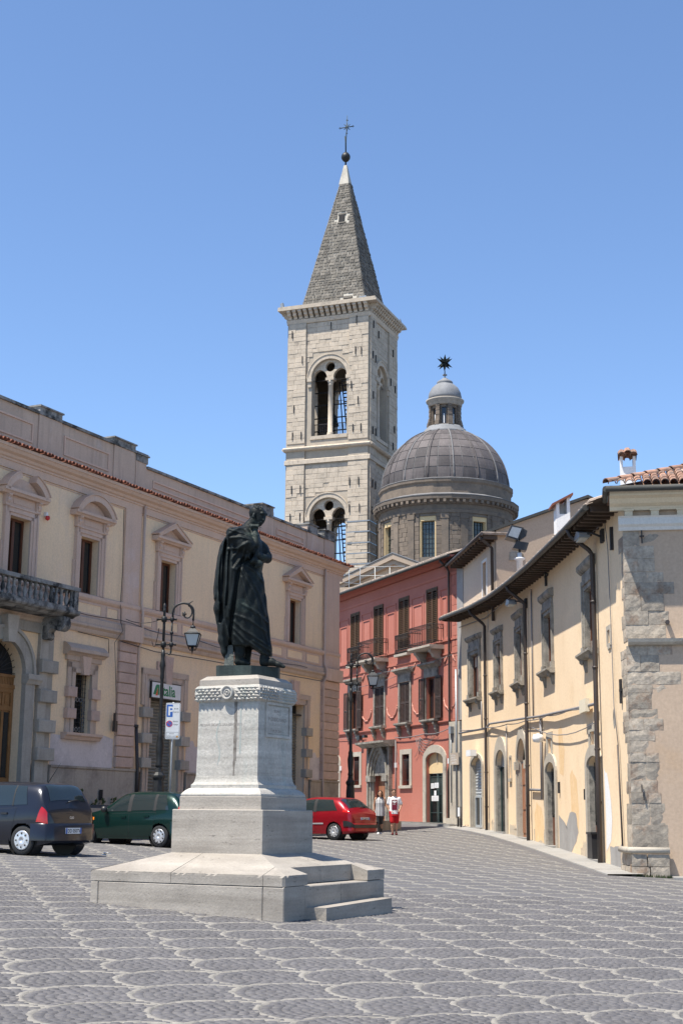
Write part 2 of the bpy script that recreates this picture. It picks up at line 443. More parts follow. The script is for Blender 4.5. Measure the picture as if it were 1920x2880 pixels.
def glass(name, col, rough=.04, alpha=None):
    mt = bpy.data.materials.new(name); mt.use_nodes = True
    b = mt.node_tree.nodes['Principled BSDF']
    b.inputs['Base Color'].default_value = (*col, 1); b.inputs['Roughness'].default_value = rough
    b.inputs['Specular IOR Level'].default_value = .7; b.inputs['IOR'].default_value = 1.5
    if alpha: b.inputs['Transmission Weight'].default_value = alpha
    return mt
def worn_highlights(mt, col, lo=.505, hi=.56):
    nt = mt.node_tree; b = nt.nodes['Principled BSDF']; g = nt.nodes.new('ShaderNodeNewGeometry')
    src = b.inputs['Base Color'].links[0].from_socket
    nt.links.new(_mix(nt, src, col, _ramp(nt, g.outputs['Pointiness'], lo, hi)), b.inputs['Base Color'])
worn_highlights(MT['bronze'], (.045, .054, .050), .51, .6)  # ridges lightened in the colour, as wear and as highlights along the folds
MT['pane'] = glass('dark_window_pane', (.010, .013, .016))
MT['carglass'] = glass('tinted_car_glass', (.018, .026, .028), .03)
MT['leadpane'] = glass('leaded_window_pane', (.045, .055, .045), .15)

UNIT = MB().block(-.5, .5, -.5, .5, -.5, .5, .06).mesh('stone')      # shared stone: outer face at +y
# ------------------------------------------------------------------ the square and its fish-scale paving
def quads(name, V, F, smooth=False):
    me = bpy.data.meshes.new(name)
    V = np.asarray(V, np.float32); F = np.asarray(F, np.int32)
    me.vertices.add(len(V)); me.vertices.foreach_set('co', V.ravel())
    k = F.shape[1]
    me.loops.add(F.size); me.loops.foreach_set('vertex_index', F.ravel())
    me.polygons.add(len(F))
    me.polygons.foreach_set('loop_start', np.arange(0, F.size, k, dtype=np.int32))
    if smooth: me.polygons.foreach_set('use_smooth', np.ones(len(F), bool))
    me.update(calc_edges=True)
    return me

def sheet(xs, ys, dz=0.0):
    X, Y = np.meshgrid(xs, ys)
    Z = gz(X, Y)+dz
    n, m = X.shape
    i = np.arange((n-1)*(m-1)); r, c = i//(m-1), i % (m-1)
    k = r*m+c
    return np.stack([X.ravel(), Y.ravel(), Z.ravel()], 1), np.stack([k, k+1, k+m+1, k+m], 1)

xs = np.concatenate([[-900, -300, -100, -40, -20], np.arange(-14, 14.01, .5), [20, 40, 100, 300, 900]])
ys = np.concatenate([[-900, -200, -40, -12], np.arange(-8, 90.01, .5), [100, 130, 200, 400, 900]])
ground = link('piazza_ground', quads('piazza_ground', *sheet(xs, ys)), MT['far'] if 'far' in MT else None, kind='structure')

fm = M('paving_field', (.098, .095, .098), (.118, .114, .117), .8, .66, .25, 22, patch=(.155, .15, .146), patch_at=(.62, .72), patch_scale=9, spec=.4)
ground.data.materials.append(fm)
joint = link('mortar_bed', quads('mortar_bed', *sheet(np.arange(-8, 8.01, .5), np.arange(-1, 25.51, .5), .004)), MT['mortar'], kind='structure')

PU = np.array([-.917, .40]); PV = np.array([.40, .917]); RU, RV = .54, .645
PO = np.array([-.30, 11.88])

def owner_is_origin(a, b):
    """fish-scale overlay in unit circles: is the point seen on the scale centred at 0,0?"""
    own = np.full(a.shape, 99.0); who = np.zeros(a.shape, bool)
    for i in range(-3, 4):
        for j in range(-3, 4):
            cb = 2*j+(i % 2)
            ins = (a-i)**2+(b-cb)**2 <= 1.0
            better = ins & (i < own)
            own = np.where(better, i, own); who = np.where(better, (i == 0) & (cb == 0), who)
    return who

def scale_template():
    T = []                                             # a, b, angle, length, width, is_band
    Rm = (RU+RV)/2
    r = 1-.056
    nb = 19
    for k in range(nb):
        t = -PI/2+PI*(k+.5)/nb
        T.append((r*math.cos(t), r*math.sin(t), t, .15*Rm/ .597, .092*Rm, 1))
    r = 1-.110-.064; k = 0
    while r > .05:
        n = max(3, int(2*PI*r*Rm/.094))
        for q in range(n):
            t = 2*PI*(q+(.5 if k % 2 else 0))/n
            a, b = r*math.cos(t), r*math.sin(t)
            if owner_is_origin(np.array([a]), np.array([b]))[0]:
                T.append((a, b, t, 2*PI*r*Rm/n*.90, .075, 0))
        r -= .136; k += 1
    # rings outside the half circle that still belong to the scale's tail are left to the bed
    return np.array(T)

TPL = scale_template()
def scatter(ymin, ymax, band_only=False):
    C = []
    for i in range(-110, 111):
        for j in range(-70, 71):
            c = PO+RU*i*PU+RV*(2*j+(i % 2))*PV
            if ymin <= c[1] < ymax and -(.26*c[1]+1.2) < c[0] < min(.26*c[1]+1.2, 9.5): C.append(c)
    C = np.array(C)
    t = TPL[TPL[:, 5] == 1] if band_only else TPL
    P = C[:, None, :]+(t[None, :, 0, None]*RU*PU+t[None, :, 1, None]*RV*PV)
    dx = -np.sin(t[:, 2])[:, None]*RU*PU+np.cos(t[:, 2])[:, None]*RV*PV
    ang = np.arctan2(dx[:, 1], dx[:, 0])
    n = len(C)
    P = P.reshape(-1, 2)
    A = np.tile(ang, n)+NR.normal(0, .05, len(P))
    Lh = np.tile(t[:, 3], n)*NR.uniform(.86, 1.02, len(P))/2; W = np.tile(t[:, 4], n)*NR.uniform(.9, 1.04, len(P))/2
    P = P+NR.normal(0, .004, P.shape)
    band = np.tile(t[:, 5], n) > .5
    return P, A, Lh, W, band

def cobble_mesh(name, P, A, Lh, W, top=.013):
    n = len(P)
    Z = gz(P[:, 0], P[:, 1])
    ca, sa = np.cos(A), np.sin(A)
    hz = top+NR.uniform(-.003, .003, n)
    V = np.zeros((n, 8, 3), np.float32)
    for k, (sx, sy) in enumerate(((-1, -1), (1, -1), (1, 1), (-1, 1))):
        for lev, (ins, z) in enumerate(((0, np.zeros(n)), (.010, hz))):
            x = sx*(Lh-ins); y = sy*(W-ins)
            V[:, lev*4+k, 0] = P[:, 0]+x*ca-y*sa; V[:, lev*4+k, 1] = P[:, 1]+x*sa+y*ca
            V[:, lev*4+k, 2] = Z+z+NR.uniform(-.0015, .0015, n)*lev
    base = np.array([[0, 1, 5, 4], [1, 2, 6, 5], [2, 3, 7, 6], [3, 0, 4, 7], [4, 5, 6, 7]])
    F = (np.arange(n)[:, None, None]*8+base[None]).reshape(-1, 4)
    return quads(name, V.reshape(-1, 3), F)

P, A, Lh, W, band = scatter(8.0, 25.0)
# keep clear of the monument's platform
rel = P-np.array([-1.32, 19.94])
mon = (np.abs(rel @ np.array([.45, .893])) < 1.44) & (np.abs(rel @ np.array([.893, -.45])) < 1.44)
keep = ~mon
P, A, Lh, W, band = P[keep], A[keep], Lh[keep], W[keep], band[keep]
vis = (np.abs(P[:, 0]+.02) < .242*P[:, 1]) & (P[:, 1] > 10.55+.03*np.abs(P[:, 0]))
order = np.argsort(np.where(vis, P[:, 1], 99))
near = np.zeros(len(P), bool); near[order[:300]] = True
STONE = cobble_mesh('paving_stone', np.array([[0., 6.0]]), np.array([0.]), np.array([.5]), np.array([.5]), .013)
_co = np.array([v.co for v in STONE.vertices]); _co[:, 1] -= 6; _co[:, 2] -= _co[:, 2].min(); _co[4:, :2] *= .82/.98
STONE.vertices.foreach_set('co', _co.astype(np.float32).ravel())
STONEB = STONE.copy()
STONE.materials.append(MT['cobble1']); STONEB.materials.append(MT['bandone'] if 'bandone' in MT else M('pale_limestone_sett_single', (.245, .230, .205), (.205, .193, .172), 1.5, .75, .3, 50, rnd=.15))
for k in np.where(near)[0]:
    link('paving_stone', STONEB if band[k] else STONE, None, ground, None, None,
         (P[k, 0], P[k, 1], float(gz(P[k, 0], P[k, 1]))), float(A[k]), (2*Lh[k], 2*W[k], 1))
m = ~near & ~band
link('dark_paving_stones', cobble_mesh('dark_paving_stones', P[m], A[m], Lh[m], W[m]), MT['cobble'], ground, kind='stuff')
m = ~near & band
link('pale_paving_stones', cobble_mesh('pale_paving_stones', P[m], A[m], Lh[m]*1.04, W[m]), MT['band'], ground, kind='stuff')
P, A, Lh, W, band = scatter(25.0, 64.0, True); W = W*.8
YE = np.interp(P[:, 1], [25, 32.8, 34, 47, 56, 60, 64], [11, 11, 6.4, 6.3, 5.9, 5.5, 4.6])
xl = np.interp(P[:, 1], [25, 30, 62], [-6.5, -7.0, -3.0])
m = (P[:, 0] < YE-.5) & (P[:, 0] > xl-6)
link('far_pale_paving_stones', cobble_mesh('far_pale_paving_stones', P[m], A[m], Lh[m]*1.04, W[m], .009), M('far_limestone_setts', (.215, .203, .184), (.175, .166, .15), 1.5, .75, .15, 50, island=.1), ground, kind='stuff')
# ------------------------------------------------------------------ left palazzo (mauve and cream, in shade)
LF = frame(-.1353, 62.0, .43638, .89976)
def tz(a): return 1.86-.02*max(0, a+17)
palazzo = thing('palazzo', 'long cream and mauve palazzo with pedimented windows and a stone balcony on the left', 'building', LF(-12, 0, 1.6))

def stones(name, T, parent, mat, rows):
    me = UNIT.copy(); me.name = name; me.materials.clear(); me.materials.append(mat)
    for a0, a1, b0, b1, c0, c1 in rows:
        o = piece(name, me, parent, T((a0+a1)/2, (b0+b1)/2, (c0+c1)/2), (abs(a1-a0), abs(b1-b0), abs(c1-c0)), rot_of(T, (a0+a1)/2))

WIN = [(-22.0, 'broken'), (-18.43, 'arched'), (-13.72, 'gable'), (-8.9, 'gable'), (-4.05, 'gable'), (-27.2, 'gable')]
DOORS = [-13.67, -8.9, -4.08]
holes = []
for a, k in WIN: holes.append((a-.5, a+.5, 8.5 if k != 'broken' else 7.7, 10.32))
holes.append((-18.93, -18.05, 4.06, 5.93))
for a in DOORS: holes.append((a-.95, a+.95, 1.0, 6.03))
holes.append((-23.37, -21.47, 1.0, 5.65, arc(-22.42, 5.65, .95, .95, PI, 0, 16)))
holes.append((-27.6, -26.7, 4.06, 5.93))
w_up = wall(LF, -30, 0, 3.03, 12.3, holes, None, .42)
obj('wall', w_up, MT['cream'], palazzo)
m = MB(LF)                                                       # far return wall, roof behind the parapet, far low part
m.face([(0, 0, 1), (0, -14, 1), (0, -14, 12.3), (0, 0, 12.3)])
m.face([(-30, 0, 1), (-30, -14, 1), (-30, -14, 12.3), (-30, 0, 12.3)])
m.face([(-30, -14, 1), (0, -14, 1), (0, -14, 12.3), (-30, -14, 12.3)])
obj('side_wall', m, MT['cream'], palazzo)
m = MB(LF); m.face([(-30, -.3, 12.62), (0, -.3, 12.62), (0, -14, 12.9), (-30, -14, 12.9)])
obj('flat_roof', m, MT['greycement'], palazzo)
# lighter repainted zone under the windows, plinth
for a0, a1 in ((-19.95, -16.62), (-12.15, -9.85), (-7.95, -5.55), (-2.5, -1.6)):
    m = MB(LF)
    n = int((a1-a0)/.12); top = [4.05+.12*math.sin(k*.7)+.06*math.sin(k*2.1) for k in range(n+1)]
    if a0 < -16: top = [4.0-.05*math.sin(k*.5) for k in range(n+1)]
    for k in range(n):
        x0 = a0+(a1-a0)*k/n; x1 = a0+(a1-a0)*(k+1)/n
        m.face([(x0, .004, 3.03), (x1, .004, 3.03), (x1, .004, top[k+1]), (x0, .004, top[k])])
    obj('repainted_patch', m, MT['creamlow'], palazzo)
segs = [(-30, -23.9), (-20.0, -15.15), (-12.2, -10.4), (-7.4, -5.55), (-2.55, .1)]
for a0, a1 in segs:
    m = MB(LF); m.profile([(-.3, .6), (.09, .6), (.09, 2.93), (.13, 2.97), (.13, 3.03), (-.3, 3.03)], a0, a1)
    obj('plinth', m, MT['plinthstone'], palazzo)
# string course, panel zone, sill course
m = MB(LF); m.profile([(0, 7.25), (.06, 7.25), (.10, 7.33), (.10, 7.38), (.19, 7.45), (.19, 7.52), (.13, 7.55), (.13, 7.72), (.06, 7.78), (0, 7.78)], -30, .12)
obj('string_course', m, MT['mauvedirty'], palazzo)
m = MB(LF); m.profile([(0, 7.78), (.05, 7.78), (.05, 8.26), (.10, 8.3), (.14, 8.36), (.14, 8.46), (.05, 8.5), (0, 8.5)], -30, .06)
obj('sill_course', m, MT['mauve'], palazzo)
pan = MB(LF)
for a0, a1 in ((-20.0, -19.5), (-19.35, -17.6), (-17.45, -16.65), (-15.4, -14.6), (-14.45, -12.95), (-12.8, -10.0), (-9.6, -8.2), (-7.8, -5.1), (-4.8, -3.3), (-3.1, -1.75)):
    x0, x1 = a0+.1, a1-.1
    pan.box(x0, x1, .045, .056, 7.88, 8.18)
obj('recessed_panel', pan, MT['cream'], palazzo)
pf = MB(LF)
for a0, a1 in ((-20.0, -19.5), (-19.35, -17.6), (-17.45, -16.65), (-15.4, -14.6), (-14.45, -12.95), (-12.8, -10.0), (-9.6, -8.2), (-7.8, -5.1), (-4.8, -3.3), (-3.1, -1.75)):
    for q in ((a0+.05, a0+.1, 7.83, 8.23), (a1-.1, a1-.05, 7.83, 8.23), (a0+.1, a1-.1, 7.83, 7.88), (a0+.1, a1-.1, 8.18, 8.23)):
        pf.box(q[0], q[1], .045, .075, q[2], q[3])
obj('panel_moulding', pf, MT['mauve'], palazzo)
# frieze and crowning cornice
m = MB(LF); m.profile([(0, 11.72), (.05, 11.72), (.05, 11.95), (.09, 11.97), (.09, 12.02), (.15, 12.05), (.19, 12.12), (.30, 12.17), (.36, 12.25), (.40, 12.27), (.40, 12.36), (0, 12.36)], -30, .38)
m.profile([(0, 11.66), (.025, 11.66), (.025, 11.69), (0, 11.69)], -30, 0)
obj('cornice', m, MT['mauve'], palazzo)
# eave tiles: a long row, too small to pick apart one by one
m = MB(LF); k = -30.0
while k < .45:
    h = rng.uniform(-.012, .012)
    prof = [(k+.085-.085*math.cos(PI*q/5), 12.375+h+.085*math.sin(PI*q/5)) for q in range(6)]
    inner = [(k+.085-.06*math.cos(PI*q/5), 12.375+h+.06*math.sin(PI*q/5)) for q in range(6)]
    m.band(inner, prof, -.28, .50+rng.uniform(-.01, .02))
    k += .178
obj('eave_tiles', m, MT['tile'], palazzo, kind='stuff')
# parapet with caps
m = MB(LF)
m.box(-30, -14.95, -.55, -.25, 12.55, 13.86); m.box(-14.95, .0, -.55, -.25, 12.55, 13.46)
m.box(-16.95, -15.75, -.6, -.21, 12.6, 13.86); m.box(-21.05, -19.9, -.6, -.21, 12.6, 13.86); m.box(-6.7, -5.6, -.6, -.21, 12.6, 13.72); m.box(-15.6, -14.95, -.6, -.23, 12.6, 13.62)
m.box(-2.6, -1.6, -.6, -.21, 12.6, 13.7); m.box(-.9, .05, -.6, -.21, 12.6, 13.8)
obj('parapet_block', m, MT['mauvedirty'], palazzo)
m = MB(LF)
for a0, a1, z in ((-30, -14.93, 13.86), (-14.93, .03, 13.46)):
    m.box(a0, a1, -.62, -.17, z, z+.09)
for a0, a1, z0, z1 in ((-21.05, -19.9, 13.95, 14.12), (-17.0, -15.7, 13.95, 14.1), (-6.6, -5.65, 13.55, 13.88), (-2.5, -1.65, 13.55, 13.82), (-.95, .08, 13.55, 13.84), (-15.6, -14.9, 13.62, 13.86)):
    m.box(a0, a1, -.95, -.2, z0, z1); m.box(a0-.04, a1+.04, -1.0, -.15, z1, z1+.05)
obj('coping_block', m, MT['blackstone'], palazzo)
m = MB(LF)
for a0, a1, z1 in ((-30, -21.3, 13.5), (-19.7, -17.2, 13.5), (-14.5, -7.1, 13.14), (-5.3, -2.9, 13.14)):
    for q in ((a0, a0+.06, 12.85, z1), (a1-.06, a1, 12.85, z1), (a0+.06, a1-.06, 12.85, 12.91), (a0+.06, a1-.06, z1-.06, z1)):
        m.box(q[0], q[1], -.26, -.215, q[2], q[3])
obj('parapet_panel', m, MT['mauve'], palazzo)
m = MB(LF); m.box(-30, .0, -.26, -.2, 12.6, 12.68); obj('parapet_foot', m, MT['mauve'], palazzo)
# pilasters
for a0, a1 in ((-16.5, -15.57), (-1.4, .05)):
    m = MB(LF); m.box(a0, a1, -.02, .075, 8.5, 11.72); m.box(a0-.04, a1+.04, -.02, .10, 7.78, 8.5); m.box(a0-.05, a1+.05, 0, .26, 7.22, 7.74)
    obj('pilaster', m, MT['mauve'], palazzo)
rows = []
for a0, a1 in ((-16.57, -15.56), (-1.56, .06)):
    n = 12
    for k in range(n):
        z0 = 3.06+k*.345
        rows.append((a0+rng.uniform(-.01, .01), a1+rng.uniform(-.01, .01), -.05, .12+rng.uniform(-.012, .012), z0+.014, z0+.345-.014))
stones('rusticated_block', LF, palazzo, MT['rust'], rows)
m = MB(LF); m.box(-16.5, -15.62, -.05, .05, 3.03, 7.24); m.box(-1.5, .02, -.05, .05, 3.03, 7.24)
obj('pilaster_core', m, MT['mauvedirty'], palazzo)

def sash(T, parent, a, w, z0, z1, b, mat=MT['winwood'], leaves=2, fw=.075, glass=MT['pane']):
    """timber window: frame with leaves and panes, set back at b"""
    f = MB(T)
    f.box(a-w, a-w+fw, b, b+.07, z0, z1); f.box(a+w-fw, a+w, b, b+.07, z0, z1)
    f.box(a-w+fw, a+w-fw, b, b+.07, z1-fw, z1); f.box(a-w+fw, a+w-fw, b, b+.07, z0, z0+fw*1.3)
    if leaves == 2: f.box(a-fw*.8, a+fw*.8, b+.01, b+.085, z0+fw, z1-fw)
    o = obj('window', f, mat, parent)
    g = MB(T); g.face([(a-w+.02, b+.02, z0+.02), (a+w-.02, b+.02, z0+.02), (a+w-.02, b+.02, z1-.02), (a-w+.02, b+.02, z1-.02)])
    obj('pane', g, glass, o)
    return o

for a, kind in WIN:
    zb = 8.5 if kind != 'broken' else 7.7
    sash(LF, palazzo, a, .5, zb, 10.32, -.30)
    m = MB(LF)
    for s in (-1, 1):
        for w0, w1, d in ((.50, .60, .06), (.60, .74, .09), (.74, .80, .12)):
            m.box(a+s*w0, a+s*w1, 0, d, 8.5, 10.42 if w0 < .6 else 10.55)
        m.box(a+s*.80, a+s*.86, 0, .07, 8.5, 9.5)                 # outer ear
    m.box(a-.60, a+.60, 0, .06, 10.32, 10.42); m.box(a-.74, a+.74, 0, .09, 10.42, 10.56); m.box(a-.80, a+.80, 0, .12, 10.56, 10.62)
    m.box(a-.62, a+.62, 0, .07, 10.62, 10.92)
    m.box(a-.42, a+.42, .07, .085, 10.69, 10.86)
    obj('window_surround', m, MT['mauve'], palazzo)
    m = MB(LF)
    for s in (-1, 1):
        x0, x1 = (a+s*.62, a+s*.84)
        m.prism([(min(x0, x1), 10.58), (max(x0, x1), 10.58), (max(x0, x1), 10.92), (min(x0, x1), 10.92)], 0, .14)
        m.profile([(0, 10.60), (.16, 10.66), (.2, 10.74), (.17, 10.82), (.24, 10.88), (.24, 10.92), (0, 10.92)], min(x0, x1)+.04, max(x0, x1)-.04)
    obj('console', m, MT['mauve'], palazzo)
    m = MB(LF)
    m.profile([(0, 10.92), (.2, 10.92), (.24, 10.97), (.30, 11.0), (.30, 11.09), (.0, 11.09)], a-1.08, a+1.08)
    if kind == 'gable':
        m.band([(a-.92, 11.09), (a, 11.50), (a+.92, 11.09)], [(a-1.1, 11.12), (a, 11.68), (a+1.1, 11.12)], 0, .30)
        m.prism([(a-.9, 11.09), (a+.9, 11.09), (a, 11.5)], 0, .06)
        m.band([(a-1.1, 11.121), (a, 11.681), (a+1.1, 11.121)], [(a-1.12, 11.15), (a, 11.72), (a+1.12, 11.15)], 0, .34)
    else:
        r = 1.22; zc = 11.72-r; t0 = math.asin((11.12-zc)/r)
        rngs = ((PI-t0, t0),) if kind == 'arched' else ((PI-t0, PI*.5+.32), (PI*.5-.32, t0))
        for q0, q1 in rngs:
            m.band(arc(a, zc, r-.2, r-.2, q0, q1, 10), arc(a, zc, r, r, q0, q1, 10), 0, .30)
            m.band(arc(a, zc, r+.001, r+.001, q0, q1, 10), arc(a, zc, r+.03, r+.03, q0, q1, 10), 0, .34)
        m.prism([(a-.85, 11.09)]+[(x, z) for x, z in arc(a, zc, r-.22, r-.22, PI-t0-.12, t0+.12, 10)]+[(a+.85, 11.09)], 0, .06)
    obj('pediment', m, MT['mauve'], palazzo)

# ground-floor window with hood, blocks, keystone and iron grille
for a in (-18.49, -27.15):
    m = MB(LF)
    for s in (-1, 1):
        m.box(a+s*.44, a+s*.60, 0, .10, 4.05, 6.08); m.box(a+s*.60, a+s*.80, 0, .06, 4.05, 6.25)
    m.box(a-.60, a+.60, 0, .10, 5.93, 6.08); m.box(a-.80, a+.80, 0, .06, 6.08, 6.3)
    m.box(a-.92, a+.92, 0, .10, 6.3, 6.46)
    m.profile([(0, 6.46), (.14, 6.46), (.20, 6.52), (.30, 6.56), (.30, 6.66), (.22, 6.74), (.1, 6.84), (0, 6.86)], a-1.03, a+1.03)
    obj('window_surround', m, MT['mauvedirty'], palazzo)
    m = MB(LF)
    m.prism([(a-.14, 5.88), (a+.14, 5.88), (a+.24, 6.46), (a-.24, 6.46)], .05, .20)
    obj('keystone', m, MT['mauve'], palazzo)
    m = MB(LF); m.profile([(0, 3.84), (.14, 3.84), (.18, 3.92), (.24, 3.97), (.24, 4.05), (0, 4.05)], a-.96, a+.96)
    obj('sill', m, MT['mauve'], palazzo)
    rows = []
    for z in (4.48, 5.15):
        for s in (-1, 1): rows.append((a+s*.40, a+s*.86, 0, .17, z, z+.32))
    stones('jamb_block', LF, palazzo, MT['rust'], rows)
    g = MB(LF)
    for k in range(7): g.box(a-.42+k*.14, a-.405+k*.14, -.16, -.145, 4.06, 5.93)
    for k in range(14): g.box(a-.44, a+.44, -.145, -.13, 4.13+k*.135, 4.142+k*.135)
    grille = obj('iron_grille', g, MT['iron'], palazzo)
    g = MB(LF)                                                  # ring border of the grille
    ring = [(.33, 4.18+q*.155) for q in range(7)]+[(-.33, 4.18+q*.155) for q in range(7)]+[(-.16+q*.16, 4.18) for q in range(3)]+[(-.16+q*.16, 5.11) for q in range(3)]
    for x, z in ring: g.band(arc(a+x, z, .05, .06, 0, 2*PI*.999, 10), arc(a+x, z, .065, .075, 0, 2*PI*.999, 10), -.13, -.115)
    obj('ring_ornaments', g, MT['greymetal'], grille)
    g = MB(LF); g.face([(a-.44, -.30, 4.06), (a+.44, -.30, 4.06), (a+.44, -.30, 5.93), (a-.44, -.30, 5.93)])
    obj('pane', g, MT['pane'], palazzo)

# shop doors with stone surrounds and roller shutters
SLAT = MB().prism([(-.5, -.5), (.5, -.5), (.5, .5), (-.5, .5)], -.5, .1).mesh('slat')
SLAT = MB(); SLAT.profile([(0, -.5), (.5, -.42), (1, -.1), (1, .15), (.5, .42), (0, .5)], -.5, .5); SLAT = SLAT.mesh('slat'); SLAT.materials.append(MT['roller'])
for q, a in enumerate(DOORS):
    zt = 5.42 if q == 0 else 5.6
    sh = MB(LF); sh.box(a-.95, a+.95, -.36, -.33, 1.4, 6.05)
    sh = obj('roller_shutter', sh, MT['dark'] if q else MT['roller'], palazzo)
    k = tz(a)+.02
    while k < zt-.02:
        piece('slat', SLAT, sh, LF(a, -.33, k+.055), (1.86, .035, .112), rot_of(LF, a))
        k += .115
    m = MB(LF); m.box(a-.95, a+.95, -.34, -.08, zt, zt+.05); obj('shutter_box', m, MT['black'], palazzo)
    m = MB(LF)
    for s in (-1, 1):
        m.box(a+s*.95, a+s*1.06, 0, .09, 1.3, 6.1); m.box(a+s*1.06, a+s*1.2, 0, .06, 1.3, 6.25); m.box(a+s*1.2, a+s*1.3, 0, .09, 1.3, 6.3)
        m.box(a+s*1.3, a+s*1.46, 0, .07, 5.2, 6.45)
    m.box(a-1.06, a+1.06, 0, .09, 6.03, 6.1); m.box(a-1.2, a+1.2, 0, .06, 6.1, 6.25); m.box(a-1.46, a+1.46, 0, .09, 6.25, 6.45)
    obj('door_surround', m, MT['mauvedirty'], palazzo)
    m = MB(LF); m.prism([(a-.17, 6.0), (a+.17, 6.0), (a+.26, 6.95), (a-.26, 6.95)], .05, .20); m.box(a-.55, a-.35, 0, .08, 6.45, 6.75)
    obj('keystone', m, MT['rust'], palazzo)
    rows = []
    for z in (4.78, 3.92, 3.10):
        for s in (-1, 1): rows.append((a+s*.92, a+s*1.5, -.05, .20, z, z+.33))
    stones('jamb_block', LF, palazzo, MT['greystone'], rows)
# airline sign over the first door
a = -13.78
m = MB(LF); m.box(a-.94, a+.94, .02, .17, 5.45, 6.04)
sg = obj('sign_case', m, MT['black'], palazzo)
m = MB(LF); m.box(a-.91, a+.91, .16, .178, 5.49, 6.0); obj('sign_face', m, MT['signwhite'], sg)

def text_mesh(s, size, T, a, c, b, mat, parent, name='lettering', align='LEFT', flip=1, extrude=.003, bold=0.0, xs=1.0, shear=0):
    cu = bpy.data.curves.new(name, 'FONT')
    cu.body = s; cu.size = size; cu.align_x = align; cu.extrude = 0; cu.offset = bold; cu.space_character = 1.0; cu.shear = shear
    cu.resolution_u = 3
    tmp = bpy.data.objects.new(name, cu)
    me0 = bpy.data.meshes.new_from_object(tmp)
    m = MB(T)
    co = [v.co for v in me0.vertices]
    for p in me0.polygons: m.face([(a+flip*co[i].x*xs, b, c+co[i].y) for i in p.vertices])
    bpy.data.objects.remove(tmp); bpy.data.curves.remove(cu); bpy.data.meshes.remove(me0)
    return obj(name, m, mat, parent)
text_mesh('litalia', .50, LF, a-.46, 5.585, .181, MT['signgreen'], sg, bold=.014, xs=.98)
m = MB(LF)                                                       # slanted green A with orange wedge
m.prism([(a-.84, 5.585), (a-.68, 5.585), (a-.56, 5.86), (a-.56, 5.585), (a-.47, 5.585), (a-.47, 5.93), (a-.63, 5.93), (a-.70, 5.88)], .178, .182)
obj('lettering', m, MT['signgreen'], sg)
m = MB(LF); m.prism([(a-.69, 5.56), (a-.575, 5.56), (a-.565, 5.82)], .1785, .184)
obj('lettering', m, MT['signorange'], sg)

# portal: arched surround, wooden door, fan grille
a = -22.42
m = MB(LF)
m.band(arc(a, 5.65, .95, .95, PI, 0, 20), arc(a, 5.65, 1.28, 1.28, PI, 0, 20), 0, .14)
m.band(arc(a, 5.65, 1.28, 1.28, PI, 0, 20), arc(a, 5.65, 1.38, 1.38, PI, 0, 20), 0, .20)
for s in (-1, 1): m.box(a+s*.95, a+s*1.38, 0, .16, 1.2, 5.36)
obj('portal_arch', m, MT['greystone'], palazzo)
m = MB(LF)
for s in (-1, 1): m.profile([(0, 5.36), (.2, 5.36), (.24, 5.45), (.28, 5.5), (.28, 5.65), (0, 5.65)], min(a+s*.93, a+s*1.62), max(a+s*.93, a+s*1.62))
obj('impost', m, MT['greystone'], palazzo)
m = MB(LF)
for s in (-1, 1): m.box(a+s*1.62, a+s*2.02, 0, .12, 1.2, 7.2); m.box(a+s*2.02, a+s*2.36, 0, .05, 1.2, 7.0)
m.box(a-2.02, a+2.02, 0, .10, 6.95, 7.25)
obj('portal_pier', m, MT['greystone'], palazzo)
rows = []
for s in (-1, 1):
    for z in (5.77, 4.87, 3.97, 3.13): rows.append((a+s*1.60, a+s*2.42, 0, .24, z, z+.38))
stones('portal_block', LF, palazzo, MT['greystone'], rows)
m = MB(LF); m.prism([(a-.17, 6.5), (a+.17, 6.5), (a+.27, 7.3), (a-.27, 7.3)], .1, .34); obj('keystone', m, MT['greystone'], palazzo)
m = MB(LF)
m.box(a-.95, a+.95, -.36, -.30, 1.4, 5.60)
dr = obj('wooden_door', m, MT['door'], palazzo)
m = MB(LF)
for s in (-1, 1):
    x0, x1 = (a+.04, a+.93) if s > 0 else (a-.93, a-.04)
    m.box(x0, x0+.12, -.31, -.26, 1.6, 5.2); m.box(x1-.12, x1, -.31, -.26, 1.6, 5.2)
    for z in (1.6, 2.45, 4.55, 5.08): m.box(x0+.12, x1-.12, -.31, -.26, z, z+.13)
    xm = (x0+x1)/2
    m.box(xm-.05, xm+.05, -.31, -.27, 1.73, 5.08)
    m.box(x0+.16, xm-.09, -.31, -.275, 4.75, 5.0); m.box(xm+.09, x1-.16, -.31, -.275, 4.75, 5.0)
    m.box(x0+.16, xm-.09, -.31, -.275, 1.8, 2.38); m.box(xm+.09, x1-.16, -.31, -.275, 1.8, 2.38)
m.box(a-.95, a+.95, -.31, -.24, 5.2, 5.32); m.box(a-.95, a+.95, -.31, -.25, 5.54, 5.62)
k = a-.93
while k < a+.9: m.box(k, k+.05, -.31, -.27, 5.32, 5.54); k += .075
obj('door_panelling', m, MT['door'], dr)
m = MB(LF)
for s in (-1, 1):
    x0, x1 = (a+.04, a+.93) if s > 0 else (a-.93, a-.04)
    xm = (x0+x1)/2
    m.box(x0+.14, xm-.06, -.30, -.285, 2.6, 4.5); m.box(xm+.06, x1-.14, -.30, -.285, 2.6, 4.5)
obj('door_pane', m, MT['pane'], dr)
m = MB(LF)
for k in range(15):
    t = PI*k/14
    m.tube([(a+.2*math.cos(t), -.25, 5.66+.2*math.sin(t)), (a+.93*math.cos(t), -.25, 5.66+.93*math.sin(t))], .012, 5)
m.band(arc(a, 5.66, .18, .18, PI, 0, 12), arc(a, 5.66, .22, .22, PI, 0, 12), -.27, -.24)
obj('fan_grille', m, MT['iron'], palazzo)
